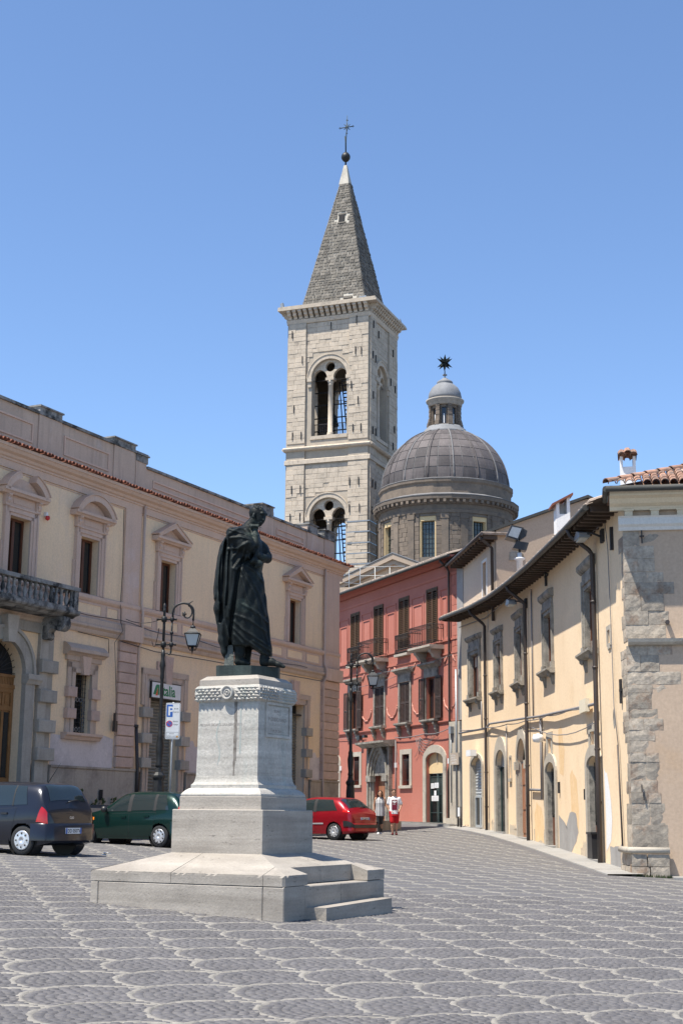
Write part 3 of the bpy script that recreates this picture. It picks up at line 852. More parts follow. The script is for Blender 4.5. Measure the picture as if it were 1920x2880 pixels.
m = MB(LF); m.prism(arc(a, 5.6, .97, .97, PI, 0, 16), -.38, -.36); obj('fanlight', m, MT['dark'], palazzo)
# balcony
bal = MB(LF)
bal.profile([(0, 7.44), (.75, 7.44), (.85, 7.5), (.98, 7.53), (1.02, 7.58), (1.02, 7.66), (0, 7.66)], a-2.32, a+2.32)
bal = obj('balcony', bal, MT['blackstone'], palazzo)
m = MB(LF); m.box(a-2.25, a+2.25, .78, .98, 7.66, 7.74); m.box(a+2.05, a+2.25, 0, .78, 7.66, 7.74); m.box(a-2.25, a-2.05, 0, .78, 7.66, 7.74)
m.box(a-2.30, a+2.30, .74, 1.02, 8.26, 8.38); m.box(a+2.0, a+2.3, 0, .74, 8.26, 8.38); m.box(a-2.3, a-2.0, 0, .74, 8.26, 8.38)
obj('handrail', m, MT['blackstone'], bal)
BALU = MB().lathe([(.055, 0), (.055, .05), (.035, .07), (.075, .18), (.062, .25), (.036, .36), (.045, .40), (.036, .43), (.055, .48), (.055, .53)], 0, 0, 8).mesh('baluster')
BALU.materials.append(MT['blackstone'])
for k in range(17):
    piece('baluster', BALU, bal, LF(a-2.0+k*.25, .88, 7.735))
for k in range(3):
    for s in (-1, 1): piece('baluster', BALU, bal, LF(a+s*2.15, .12+k*.25, 7.735))
m = MB(LF)
for s in (-1, 1): m.box(a+s*2.05, a+s*2.25, .78, .98, 7.74, 8.26)
obj('corner_post', m, MT['blackstone'], bal)
for s in (-1, 1):                                               # scrolled brackets
    m = MB(LF)
    x = a+s*1.82
    pr = [(0, 7.44), (.9, 7.44), (.92, 7.3)]+[(.72+.22*math.cos(t), 7.22+.22*math.sin(t)) for t in np.linspace(.3, -2.2, 9)]+[(.42, 7.1), (.32, 6.98)]+[(.22+.13*math.cos(t), 6.88+.13*math.sin(t)) for t in np.linspace(.4, -2.4, 7)]+[(0, 6.8)]
    m.profile(pr, x-.16, x+.16)
    obj('scroll_bracket', m, MT['blackstone'], bal)
# pipes, cables, alarm
m = MB(LF); m.tube([(-15.45, .12, 12.0), (-15.45, .12, 8.6), (-15.47, .2, 8.3), (-15.47, .22, 7.3), (-15.5, .12, 7.1), (-15.5, .12, 4.45)], .05, 7)
obj('downpipe', m, MT['mauve'], palazzo)
m = MB(LF); m.tube([(-15.5, .13, 4.45), (-15.36, .16, 2.9), (-15.36, .16, 1.8)], .06, 7); m.tube([(-15.5, .13, 4.5), (-15.5, .13, 4.4)], .085, 7)
obj('lower_downpipe', m, MT['drain'], palazzo)
m = MB(LF); m.tube([(-1.45, .12, 12.0), (-1.45, .12, 7.9), (-1.48, .24, 7.7), (-1.48, .24, 7.3), (-1.5, .12, 7.1), (-1.52, .14, 3.1), (-1.52, .16, 1.6)], .045, 7)
obj('downpipe', m, MT['mauve'], palazzo)
m = MB(LF)
pts = [(-19.9+k*.62, .2+.02*math.sin(k*1.3), 7.86-.05*math.sin(k*.9)-.012*k) for k in range(28)]
m.tube(pts, .012, 4)
m.tube([(-18.9, .08, 7.22), (-17.2, .07, 7.18), (-17.15, .06, 6.7), (-17.15, .06, 6.86)], .012, 4)
m.tube([(-16.75, .14, 11.6), (-16.65, .12, 9.5), (-16.7, .12, 8.5), (-16.75, .2, 7.8), (-16.7, .26, 7.5), (-16.9, .1, 7.1), (-16.7, .14, 5.0), (-16.75, .14, 4.6)], .012, 4)
m.tube([(-16.7, .2, 7.16), (-14.5, .12, 7.05), (-11, .12, 7.1), (-6, .12, 7.12), (-1.6, .12, 7.15)], .014, 4)
obj('cable', m, MT['cabledk'], palazzo)
m = MB(LF); m.box(-16.83, -16.68, .1, .2, 4.2, 4.55); m.box(-16.8, -16.74, .1, .17, 4.55, 4.8); obj('junction_box', m, MT['drain'], palazzo)
m = MB(LF); m.lathe([(.001, 10.45), (.07, 10.5), (.075, 10.56), (.06, 10.6)], -20.8, .12, 8); obj('alarm_bell', m, MT['signred'], palazzo)
m = MB(LF); m.box(-20.84, -20.76, 0, .1, 10.6, 10.72); obj('alarm_box', m, MT['white'], palazzo)
m = MB(LF); m.box(-17.45, -17.25, .132, .135, 2.0, 2.33); obj('cellar_vent', m, MT['dark'], palazzo)

# raised pavement in front of it
m = MB(LF)
A = np.linspace(-32, 1.6, 35)
for x0, x1 in zip(A, A[1:]):
    m.face([(x0, .0, tz(x0)), (x1, .0, tz(x1)), (x1, 2.1, tz(x1)-.13), (x0, 2.1, tz(x0)-.13)])
obj('raised_pavement', m, MT['asphalt'], None, kind='structure')
m = MB(LF)
for k, (x0, x1) in enumerate(zip(A, A[1:])):
    m.box(x0+.008, x1-.008, 2.1, 2.36, -.3, tz((x0+x1)/2)-.12)
obj('pavement_kerb', m, MT['plinthstone'], None, kind='structure')
# weeds at the wall foot
for k, (a, h, n) in enumerate(((-18.55, .5, 40), (-17.35, .22, 16), (-16.75, .24, 16), (-17.75, .16, 12))):
    m = MB(LF)
    for q in range(n):
        t = rng.uniform(0, 2*PI); r = rng.uniform(0, .12); z = tz(a)-.01+rng.uniform(.0, h)
        x, b = a+r*math.cos(t), .22+r*math.sin(t); s = rng.uniform(.03, .07)
        m.face([(x-s, b, z), (x, b+rng.uniform(-.03, .03), z-s*.4), (x+s, b, z+rng.uniform(-.02, .03)), (x, b+.03, z+s)])
    for q in range(5): m.tube([(a+rng.uniform(-.04, .04), .22, tz(a)-.03), (a+rng.uniform(-.1, .1), .24, tz(a)+h*.9)], .006, 3)
    o = obj('weed', m, MT['leaf'], None)
    tag(o, ['tallest leafy weed growing at the foot of the palazzo plinth', 'small weed in front of the dark cellar vent of the palazzo', 'small weed right of the cellar vent at the palazzo plinth', 'low tuft of weeds just left of the cellar vent'][k], 'weed', 'weeds along the palazzo plinth')
# ------------------------------------------------------------------ coral palazzo at the back of the square
RF = frame(5.5105, 65.5, -.37856, .92558, flip=True)
redp = thing('coral_house', 'coral red three-storey palazzo with brown louvred shutters and iron balconies', 'building', RF(8, 0, 1.3))
UPW = [2.87, 6.1, 9.25, 12.4, 15.6, 18.8]
LOW = [2.95, 5.95, 9.05, 12.45, 15.6, 18.8]
holes = [(a-.6, a+.6, 9.6, 12.4) for a in UPW]+[(a-.6, a+.6, 6.08, 8.1) for a in LOW]
holes += [(5.43, 6.3, 3.06, 4.57), (11.68, 12.5, 3.17, 4.66)]
holes.append((1.72, 3.57, .6, 4.22, arc(2.645, 4.22, .925, .32, PI, 0, 12)))
holes.append((14.6, 16.4, .6, 4.35, arc(15.5, 4.35, .9, .35, PI, 0, 12)))
holes.append((8.15, 9.65, .6, 3.6, pointed(8.9, 3.6, .75, 1.15)))
obj('wall', wall(RF, -.02, 24, .3, 13.5, holes, None, .3), MT['red'], redp)
m = MB(RF)
m.face([(-.02, 0, .3), (-.02, -9, .3), (-.02, -9, 13.5), (-.02, 0, 13.5)]); m.face([(24, 0, .3), (24, -9, .3), (24, -9, 13.5), (24, 0, 13.5)])
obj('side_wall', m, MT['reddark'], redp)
m = MB(RF)
for k in range(0, 121):
    x = -.2+k*.2
    prof = [(x+.1-.1*math.cos(PI*q/4), 13.56+.09*math.sin(PI*q/4)) for q in range(5)]
    for q in range(4):
        m.face([(prof[q][0], .62, prof[q][1]), (prof[q+1][0], .62, prof[q+1][1]), (prof[q+1][0], -7, prof[q+1][1]+2.3), (prof[q][0], -7, prof[q][1]+2.3)])
    m.face([(p[0], .62, p[1]) for p in prof])
obj('roof_tiles', m, MT['tilepale'], redp, kind='stuff')
m = MB(RF); m.profile([(0, 13.28), (.15, 13.28), (.3, 13.40), (.6, 13.47), (.6, 13.53), (0, 13.56)], -.15, 24.1); obj('eave_moulding', m, MT['reddark'], redp)
m = MB(RF); m.tube([(-.2, .66, 13.48), (24, .66, 13.5)], .075, 8); obj('gutter', m, MT['gutter'], redp)
m = MB(RF); m.profile([(0, 12.72), (.03, 12.72), (.06, 12.8), (.06, 12.85), (0, 12.85)], 0, 24)
m.profile([(0, 9.66), (.06, 9.66), (.06, 9.74), (0, 9.74)], 0, 24); m.profile([(0, 9.02), (.05, 9.02), (.05, 9.1), (0, 9.1)], 0, 24)
m.profile([(0, 5.86), (.05, 5.86), (.08, 5.92), (.08, 5.97), (0, 5.97)], 0, 24)
obj('string_course', m, MT['red'], redp)
m = MB(RF)                                                     # thin raised panel mouldings between the upper windows
for a0, a1 in ((.95, 2.1), (3.65, 5.3), (6.9, 8.45), (10.05, 11.6), (13.2, 14.8)):
    for dx, z0, z1, w in ((.12, 9.85, 12.15, .06), (.32, 9.95, 11.75, .05)):
        x0, x1 = a0+dx, a1-dx
        m = MB(RF); m.band([(x0+w, z0), (x0+w, z1), (x1-w, z1), (x1-w, z0)], [(x0, z0), (x0, z1+w), (x1, z1+w), (x1, z0)], 0, .035)
        obj('wall_panel_frame', m, MT['red'], redp)
# pale scrolled stucco lines of the middle storey
for ac in (.98, 4.45, 7.5, 10.75):
    m = MB(RF)
    for s in (-1, 1):
        pts = [(ac+s*(.62-.12*t-.2*(1-math.cos(t*PI/2))), .03, 6.95-.38*math.sin(t*PI/2)) for t in np.linspace(0, 1, 6)]
        pts += [(ac+s*.2, .03, 6.45)]
        m.tube(pts, .035, 5); m.tube([(ac+s*.62, .03, 6.95), (ac+s*.62, .03, 7.02)], .035, 5)
        m.tube([(ac+s*.62, .03, 8.62), (ac+s*.4, .03, 8.78), (ac+s*.3, .03, 8.95)], .03, 5)
    m.tube([(ac-.22, .03, 6.45), (ac+.22, .03, 6.45)], .035, 5)
    obj('scroll_moulding', m, MT['redtrim'], redp)
me = UNIT.copy(); me.name = 'quoin_panel'; me.materials.clear(); me.materials.append(MT['red'])
z = 5.98; k = 0
while z < 12.6:
    for x0, x1 in (((.06, .40), (.42, .74)) if k % 2 else ((.06, .74),)):
        piece('quoin_panel', me, redp, RF((x0+x1)/2, 0, z+.24), (x1-x0-.015, .06, .465), rot_of(RF, 0))
    z += .48; k += 1

LOUV = MB(); LOUV.profile([(0, -.5), (.9, -.5), (1, -.3), (.1, .5), (0, .5)], -.5, .5); LOUV = LOUV.mesh('louvre')
def louvred(T, parent, a0, a1, b, z0, z1, mat, gap=.075, mid=True):
    """one shutter leaf: stiles and rails, its slats as one joined sub-part"""
    f = MB(T)
    f.box(a0, a0+.055, b, b+.045, z0, z1); f.box(a1-.055, a1, b, b+.045, z0, z1)
    f.box(a0+.055, a1-.055, b, b+.045, z0, z0+.09); f.box(a0+.055, a1-.055, b, b+.045, z1-.08, z1)
    if mid: f.box(a0+.055, a1-.055, b, b+.045, (z0+z1)/2-.05, (z0+z1)/2+.05)
    o = obj('shutter', f, mat, parent)
    s = MB(T)
    k = z0+.1
    while k < z1-.12:
        if not (mid and abs(k+.03-(z0+z1)/2) < .075):
            s.profile([(b+.002, k+.045), (b+.004, k+.056), (b+.05, k+.012), (b+.048, k)], a0+.055, a1-.055)
        k += gap
    obj('slats', s, mat, o, kind='stuff')
    return o

for k, a in enumerate(UPW[:5]):
    m = MB(RF)
    m.box(a-.6, a-.54, -.02, .05, 9.6, 12.4); m.box(a+.54, a+.6, -.02, .05, 9.6, 12.4); m.box(a-.54, a+.54, -.02, .05, 12.32, 12.4)
    obj('shutter_frame', m, MT['shutter'], redp)
    louvred(RF, redp, a-.54, a-.003, -.02, 9.62, 12.32, MT['shutter'], .092, False)
    louvred(RF, redp, a+.003, a+.54, -.02, 9.62, 12.32, MT['shutter'], .092, False)
    g = MB(RF); g.face([(a-.6, -.28, 9.6), (a+.6, -.28, 9.6), (a+.6, -.28, 12.4), (a-.6, -.28, 12.4)]); obj('pane', g, MT['dark'], redp)

def railing(T, parent, path, z0, z1, n, name='iron_railing'):
    """path: list of (a,b); bars, rails and a curled frieze under the top rail"""
    m = MB(T)
    L = [0]
    for p, q in zip(path, path[1:]): L.append(L[-1]+math.hypot(q[0]-p[0], q[1]-p[1]))
    def at(s):
        for i in range(len(path)-1):
            if s <= L[i+1]+1e-6:
                t = (s-L[i])/(L[i+1]-L[i]); return (path[i][0]+t*(path[i+1][0]-path[i][0]), path[i][1]+t*(path[i+1][1]-path[i][1]))
    for z in (z0+.06, z0+.2, z1-.2, z1):
        m.tube([(p[0], p[1], z) for p in path], .016, 4)
    for k in range(n+1):
        a, b = at(L[-1]*k/n)
        m.tube([(a, b, z0), (a, b, z1)], .011, 4, cap=False)
        if k < n:
            a2, b2 = at(L[-1]*(k+.5)/n)
            m.tube([(a, b, z1-.2), (a2, b2, z1-.08), (a2, b2, z1-.02)], .010, 4, cap=False)
            m.tube([(a, b, z0+.2), (a2, b2, z0+.1), (a2, b2, z0+.06)], .010, 4, cap=False)
    return obj(name, m, MT['iron'], parent)

for a0, a1 in ((1.6, 4.05), (8.0, 10.45)):
    m = MB(RF); m.profile([(0, 9.33), (.62, 9.33), (.72, 9.4), (.78, 9.42), (.78, 9.52), (0, 9.52)], a0, a1)
    bc = obj('balcony', m, MT['doorstone'], redp)
    railing(RF, bc, [(a0+.05, .02), (a0+.05, .72), (a1-.05, .72), (a1-.05, .02)], 9.52, 10.5, 30)
    for x in (a0+.3, a1-.55):
        m = MB(RF); m.profile([(0, 9.33), (.58, 9.33), (.58, 9.22), (.46, 9.12), (.38, 8.98), (.16, 8.88), (0, 8.7)], x, x+.26); obj('bracket', m, MT['doorstone'], bc)
for a in (6.1, 12.4, 15.6):
    m = MB(RF); m.box(a-.78, a+.78, 0, .22, 9.42, 9.54); sl = obj('sill', m, MT['doorstone'], redp)
    railing(RF, sl, [(a-.74, .02), (a-.74, .18), (a+.74, .18), (a+.74, .02)], 9.56, 10.5, 16)

for k, a in enumerate(LOW[:5]):
    m = MB(RF)
    m.box(a-.74, a-.6, 0, .07, 6.08, 8.12); m.box(a+.6, a+.74, 0, .07, 6.08, 8.12); m.box(a-.74, a+.74, 0, .09, 8.12, 8.55)
    m.profile([(0, 8.55), (.1, 8.55), (.2, 8.65), (.34, 8.7), (.34, 8.79), (0, 8.84)], a-.98, a+.98)
    obj('window_surround', m, MT['wstone'], redp)
    m = MB(RF); m.profile([(0, 5.98), (.24, 5.98), (.3, 6.03), (.3, 6.1), (0, 6.1)], a-.82, a+.82)
    sl = obj('sill', m, MT['wstone'], redp)
    for s in (-1, 1):
        x = a+s*.58
        m = MB(RF); m.profile([(0, 5.98), (.24, 5.98), (.25, 5.88), (.16, 5.76), (.15, 5.62), (.07, 5.5), (0, 5.45)], x-.09, x+.09); obj('bracket', m, MT['wstone'], sl)
    if k in (0, 3):
        sash(RF, redp, a, .6, 6.1, 8.1, -.2, MT['winwood'])
        for s in (-1, 1):                                     # shutters folded back against the wall
            x0, x1 = sorted((a+s*.62, a+s*1.2))
            louvred(RF, redp, x0, x1, .10, 6.12, 8.1, MT['shutterdk'], .06)
    else:
        louvred(RF, redp, a-.57, a-.003, -.02, 6.1, 8.1, MT['shutterdk'], .06); louvred(RF, redp, a+.003, a+.57, -.02, 6.1, 8.1, MT['shutterdk'], .06)
        g = MB(RF); g.face([(a-.6, -.28, 6.1), (a+.6, -.28, 6.1), (a+.6, -.28, 8.1), (a-.6, -.28, 8.1)]); obj('pane', g, MT['dark'], redp)
# ground floor
for a, z0, z1 in ((5.865, 3.06, 4.57), (12.09, 3.17, 4.66)):
    m = MB(RF)
    m.box(a-.68, a-.43, 0, .04, z0-.02, z1+.24); m.box(a+.43, a+.68, 0, .04, z0-.02, z1+.24); m.box(a-.43, a+.43, 0, .04, z1, z1+.24); m.box(a-.72, a+.72, 0, .1, z0-.14, z0-.0)
    obj('window_surround', m, MT['doorstone'], redp)
    m = MB(RF)
    for q in range(8): m.tube([(a-.4+q*.114, -.06, z0), (a-.4+q*.114, -.06, z1)], .012, 4)
    for z in (z0+.25, z1-.3): m.box(a-.43, a+.43, -.07, -.05, z, z+.02)
    obj('window_bars', m, MT['iron'], redp)
    g = MB(RF); g.face([(a-.45, -.25, z0), (a+.45, -.25, z0), (a+.45, -.25, z1), (a-.45, -.25, z1)]); obj('pane', g, MT['pane'], redp)
for a, hw, sp, rz in ((2.645, .925, 4.22, .32), (15.5, .9, 4.35, .35)):
    m = MB(RF); m.band(arc(a, sp, hw, rz, PI, 0, 14), arc(a, sp, hw+.32, rz+.36, PI, 0, 14), 0, .06)
    for s in (-1, 1): m.box(a+s*hw, a+s*(hw+.32), 0, .06, .8, sp)
    obj('arch_surround', m, MT['doorstone'], redp)
m = MB(RF); m.prism([(1.7, 3.58), (3.59, 3.58)]+[(x, z) for x, z in arc(2.645, 4.22, .93, .33, 0, PI, 12)], -.2, -.14); obj('tympanum', m, MT['ochrepanel'], redp)
m = MB(RF); m.box(2.62, 2.67, -.14, -.10, 4.05, 4.62); obj('hanging_bar', m, MT['doorstone'], redp)
m = MB(RF); m.box(1.72, 3.57, -.28, -.24, .9, 3.58); gd = obj('grille_door', m, MT['pane'], redp)
m = MB(RF)
for q in range(22): m.tube([(1.74+q*.086, -.2, 1.2), (1.74+q*.086, -.2, 3.56)], .010, 4)
for z in (1.3, 1.75, 2.6, 3.4, 3.54): m.box(1.72, 3.57, -.21, -.18, z, z+.03)
m.box(2.60, 2.68, -.22, -.17, 1.2, 3.56); m.box(1.72, 1.78, -.22, -.17, 1.2, 3.56); m.box(3.51, 3.57, -.22, -.17, 1.2, 3.56)
obj('door_bars', m, M('green_black_iron', (.022, .04, .038), (.035, .055, .05), 5, .55, .1), gd)
for x0, x1, z0, z1 in ((3.08, 3.42, 2.88, 3.12), (2.60, 3.04, 2.90, 3.14), (2.86, 3.08, 2.55, 2.78), (2.62, 3.36, 2.30, 2.54)):
    m = MB(RF); m.box(x0, x1, -.165, -.16, z0, z1); obj('notice_paper', m, MT['white'], gd)
m = MB(RF)
for x0, x1, z0, z1 in ((3.08, 3.42, 2.88, 3.12), (2.60, 3.04, 2.90, 3.14), (2.62, 3.36, 2.30, 2.54)):
    for q in range(5): m.box(x0+.04, x1-.05, -.16, -.158, z0+.03+q*.04, z0+.038+q*.04)
obj('notice_print', m, MT['cable'], gd)
m = MB(RF)
for q in range(14): m.tube([(14.62+q*.135, -.1, 1.2), (14.62+q*.135, -.1, 4.6)], .016, 4)
m.box(14.6, 16.4, -.12, -.08, 3.05, 3.15)
obj('gate_bars', m, MT['iron'], redp)
g = MB(RF); g.box(14.6, 16.4, -.28, -.24, .9, 4.7); obj('gate_backing', g, MT['dark'], redp)
# gothic doorway under a stone canopy
m = MB(RF)
inn = [(8.15, 1.0)]+pointed(8.9, 3.6, .75, 1.15)+[(9.65, 1.0)]
for w0, w1, d in ((0, .16, .10), (.16, .34, .18), (.34, .5, .26)):
    def off(w): return [(8.15-w, 1.0)]+pointed(8.9, 3.6, .75+w, 1.15+w*1.05)+[(9.65+w, 1.0)]
    m.band(off(w0), off(w1), 0, d)
m.box(7.5, 7.68, 0, .2, 1.0, 5.02); m.box(10.12, 10.3, 0, .2, 1.0, 5.02)
m.prism([(7.68, 3.6), (7.68, 5.02), (10.12, 5.02), (10.12, 3.6)], -.005, .03)
m.box(7.6, 8.2, 0, .3, 3.3, 3.6); m.box(9.6, 10.2, 0, .3, 3.3, 3.6)
obj('gothic_surround', m, MT['wstone'], redp)
m = MB(RF); m.profile([(0, 5.02), (.3, 5.02), (.45, 5.12), (.68, 5.2), (.68, 5.3), (0, 5.36)], 7.15, 10.75); obj('stone_canopy', m, MT['wstone'], redp)
m = MB(RF); m.box(8.15, 9.65, -.28, -.22, .9, 3.62); gd2 = obj('wooden_door', m, MT['doorred'], redp)
m = MB(RF)
for x in (8.2, 8.92): 
    m.box(x, x+.68, -.23, -.195, 1.5, 2.3); m.box(x, x+.68, -.23, -.195, 2.4, 3.5)
obj('door_panel', m, MT['doorred'], gd2)
m = MB(RF); m.tube([(8.87, -.2, 2.35), (8.87, -.12, 2.35)], .04, 6); m.tube([(8.87, -.16, 2.1), (8.87, -.16, 2.2)], .02, 5); obj('handle', m, MT['brass'], gd2)
m = MB(RF); m.prism(pointed(8.9, 3.6, .75, 1.15), -.28, -.25); fl = obj('fanlight', m, MT['pane'], redp)
text_mesh('nou', .36, RF, 9.25, 3.78, -.245, MT['signwhite'], fl, flip=-1)
m = MB(RF)
for a, z in ((1.12, 3.98), (7.02, 3.95), (14.25, 3.98)): m.box(a-.1, a+.1, 0, .06, z, z+.24)
obj('number_plate', m, MT['white'], redp)
m = MB(RF)
m.tube([(.85, .6, 13.4), (.85, .2, 13.05), (.86, .12, 12.9), (.86, .12, 3.9), (1.02, .12, 3.6), (1.02, .12, 1.2)], .055, 7); obj('downpipe', m, MT['drain'], redp)
m = MB(RF); m.tube([(6.98, .06, 5.3), (6.98, .06, 1.3)], .03, 5); obj('downpipe', m, MT['cable'], redp)
m = MB(RF)
def sag(p, q, d, n=8): return [(p[0]+(q[0]-p[0])*t, p[1]+(q[1]-p[1])*t, p[2]+(q[2]-p[2])*t-d*4*t*(1-t)) for t in np.linspace(0, 1, n)]
m.tube(sag((.5, .2, 5.62), (3.6, .1, 5.45), .12), .022, 4); m.tube(sag((3.6, .1, 5.45), (7.0, .1, 5.42), .06), .022, 4)
for q in range(5): m.tube(sag((2.2+q*.2, .08, 5.42), (4.2+q*.12, .08, 5.35), .3+.12*q), .011, 4)
m.tube(sag((4.1, .08, 5.3), (4.25, .08, 4.5), -.1), .02, 4); m.tube(sag((4.0, .08, 5.3), (4.7, .08, 4.4), .15), .012, 4)
m.tube(sag((.5, .12, 8.95), (7.8, .35, 8.75), .1), .014, 4); m.tube(sag((4.8, .12, 8.7), (12, .2, 8.3), .15), .012, 4)
m.tube(sag((7, .06, 5.35), (6.6, .06, 4.1), .1), .012, 4); m.tube(sag((10.8, .06, 5.62), (14.9, .06, 5.7), .02), .012, 4)
obj('cable', m, MT['cable'], redp)
m = MB(RF); m.box(11.1, 11.4, .1, .3, 5.5, 5.72); m.box(9.95, 10.2, .3, .5, 5.55, 5.68); obj('small_floodlight', m, MT['black'], redp)
# pale stone pier between coral and ochre houses
m = MB(RF); m.box(-.35, .72, -.2, .22, 1.5, 5.85); pier = obj('stone_pier', m, MT['doorstone'], redp)
m = MB(RF); m.box(-.45, .85, -.2, .34, .8, 1.52); obj('pier_base', m, MT['doorstone'], pier)
m = MB(RF); m.box(-.62, .02, -.3, .12, 5.9, 13.0); m.profile([(0, 13.0), (.2, 13.0), (.35, 13.25), (.35, 13.4), (0, 13.4)], -.65, .1); obj('pier_shaft', m, MT['greycement'], pier)
m = MB(RF)
m.tube([(.45, .26, 5.6), (.45, .26, 2.2)], .03, 5); m.tube([(-.1, .26, 8.2), (-.1, .26, 1.3)], .05, 6); m.box(.2, .42, .22, .4, 5.3, 5.62)
obj('cable_duct', m, MT['greymetal'], pier)
# little board on the pier
board = thing('notice_board', 'small dark hanging board reading APERTO between coral and ochre houses', 'sign', RF(-.1, .3, 4.1))
m = MB(RF); m.box(-.45, .33, .30, .34, 3.88, 4.42); obj('board', m, MT['plinthstone'], board)
for k, (t, z) in enumerate((('BOTTEGA', 4.27), ('SERVIZIO', 4.17), ('RISTORANTE', 4.07))): text_mesh(t, .095, RF, .28, z, .342, MT['signwhite'], board, flip=-1)
text_mesh('APERTO', .14, RF, .28, 3.92, .342, MT['signwhite'], board, flip=-1)
# kerb strip along the coral house
m = MB(RF)
for k in range(24):
    x0, x1 = k*1.0-1.0, k*1.0
    P0, P1 = RF(x0, 1.1, 0), RF(x1, 1.1, 0)
    z0, z1 = float(gz(P0[0], P0[1])), float(gz(P1[0], P1[1]))
    zz = max(z0, z1)+.10
    m.box(x0+.006, x1-.006, -.02, 1.1, zz-.4, zz)
obj('coral_house_pavement', m, MT['paveslab'], None, kind='structure')

# ------------------------------------------------------------------ long ochre house on the right, gently curved
YP = np.array([(5.5, 64), (6.2, 60), (6.62, 56), (6.85, 51.3), (7.0, 46.5), (7.06, 40), (7.05, 34.5)], float)
_sg = np.hypot(*np.diff(YP, axis=0).T); YU = np.concatenate([[0], np.cumsum(_sg)])
_sn = np.stack([np.diff(YP, axis=0)[:, 1]/_sg, -np.diff(YP, axis=0)[:, 0]/_sg], 1)
_vn = np.concatenate([_sn[:1], (_sn[1:]+_sn[:-1])/2, _sn[-1:]])
def YF(a, b, c):
    k = int(np.clip(np.searchsorted(YU, a)-1, 0, len(YP)-2)); t = (a-YU[k])/_sg[k]
    p = YP[k]+(YP[k+1]-YP[k])*t; tt = min(max(t, 0), 1); n = _vn[k]*(1-tt)+_vn[k+1]*tt
    return (p[0]+n[0]*b, p[1]+n[1]*b, c)
def ez(a): return 10.38-.036*a
def yg(a): p = YF(a, 0, 0); return float(gz(p[0], p[1]))
yel = thing('ochre_house', 'long ochre plastered house with dark eave, stone framed windows and arched doors, on the right', 'building', YF(15, 0, .6))
YW = [(2.12, .68, .98, 6.6, 8.52, 9.12, 9.36), (6.36, .52, .74, 6.55, 8.5, 8.93, 9.16), (10.76, .6, .84, 6.5, 8.46, 8.95, 9.2), (16.66, .68, .95, 6.38, 8.26, 8.75, 9.02), (24.15, .70, .98, 6.16, 8.0, 8.5, 8.78)]
YD = [(2.3, .88, 3.76, .33, .16, 'flat'), (6.52, .86, 3.62, .6, .3, 'round'), (10.85, .93, 3.62, .83, .22, 'round'), (16.6, .84, 3.08, .3, .26, 'flat'), (24.15, .92, 3.02, .26, .28, 'flat')]
holes = [(a-h, a+h, z0, z1) for a, h, f, z0, z1, z2, z3 in YW]
for a, h, sp, rise, w, kd in YD: holes.append((a-h, a+h, -.5, sp, arc(a, sp, h, rise, PI, 0, 12)))
holes += [(16.12, 16.78, 3.70, 4.14), (23.72, 24.36, 3.5, 3.95), (8.1, 8.46, 3.05, 3.85), (26.78, 27.12, 6.07, 6.42)]
w = wall(YF, -.2, 29.45, -.6, 9.2, holes, .8, .2)
for k in range(60):
    x0, x1 = -.2+29.65*k/60, -.2+29.65*(k+1)/60
    w.face([(x0, 0, 9.2), (x1, 0, 9.2), (x1, 0, max(9.2, ez(x1)+.02)), (x0, 0, max(9.2, ez(x0)+.02))])
obj('wall', w, MT['yellow'], yel)
m = MB(YF)
for k in range(30):
    x0, x1 = k-.5, k+.5
    m.face([(x0, .72, ez(x0)+.05), (x1, .72, ez(x1)+.05), (x1, -6, ez(x1)+2.3), (x0, -6, ez(x0)+2.3)])
obj('roof_deck', m, MT['wooddark'], yel)
m = MB(YF)
k = -.9
while k < 29.0:
    zz = ez(k)+.07+rng.uniform(-.012, .012)
    prof = [(k+.085-.085*math.cos(PI*q/4), .08*math.sin(PI*q/4)) for q in range(5)]
    b1 = .80+rng.uniform(-.02, .02)
    for q in range(4):
        m.face([(prof[q][0], b1, zz+prof[q][1]), (prof[q+1][0], b1, zz+prof[q+1][1]), (prof[q+1][0], -6, zz+2.3+prof[q+1][1]), (prof[q][0], -6, zz+2.3+prof[q][1])])
    m.face([(p[0], b1, zz+p[1]) for p in prof])
    k += .2
obj('roof_tiles', m, MT['tilepale'], yel, kind='stuff')
m = MB(YF); m.tube([(k, .80, ez(k)+.02) for k in np.arange(-.9, 29.01, .6)], .085, 8); obj('gutter', m, MT['gutter'], yel)
me = UNIT.copy(); me.name = 'rafter'; me.materials.clear(); me.materials.append(MT['wooddark'])
for k in np.arange(-.6, 29, .55):
    piece('rafter', me, yel, YF(k, .33, ez(k)-.03), (.13, .72, .16), rot_of(YF, k))
m = MB(YF); m.box(-1.0, 0, -.2, .7, ez(-1)-.06, ez(-1)+.0); obj('eave_end', m, MT['wooddark'], yel)

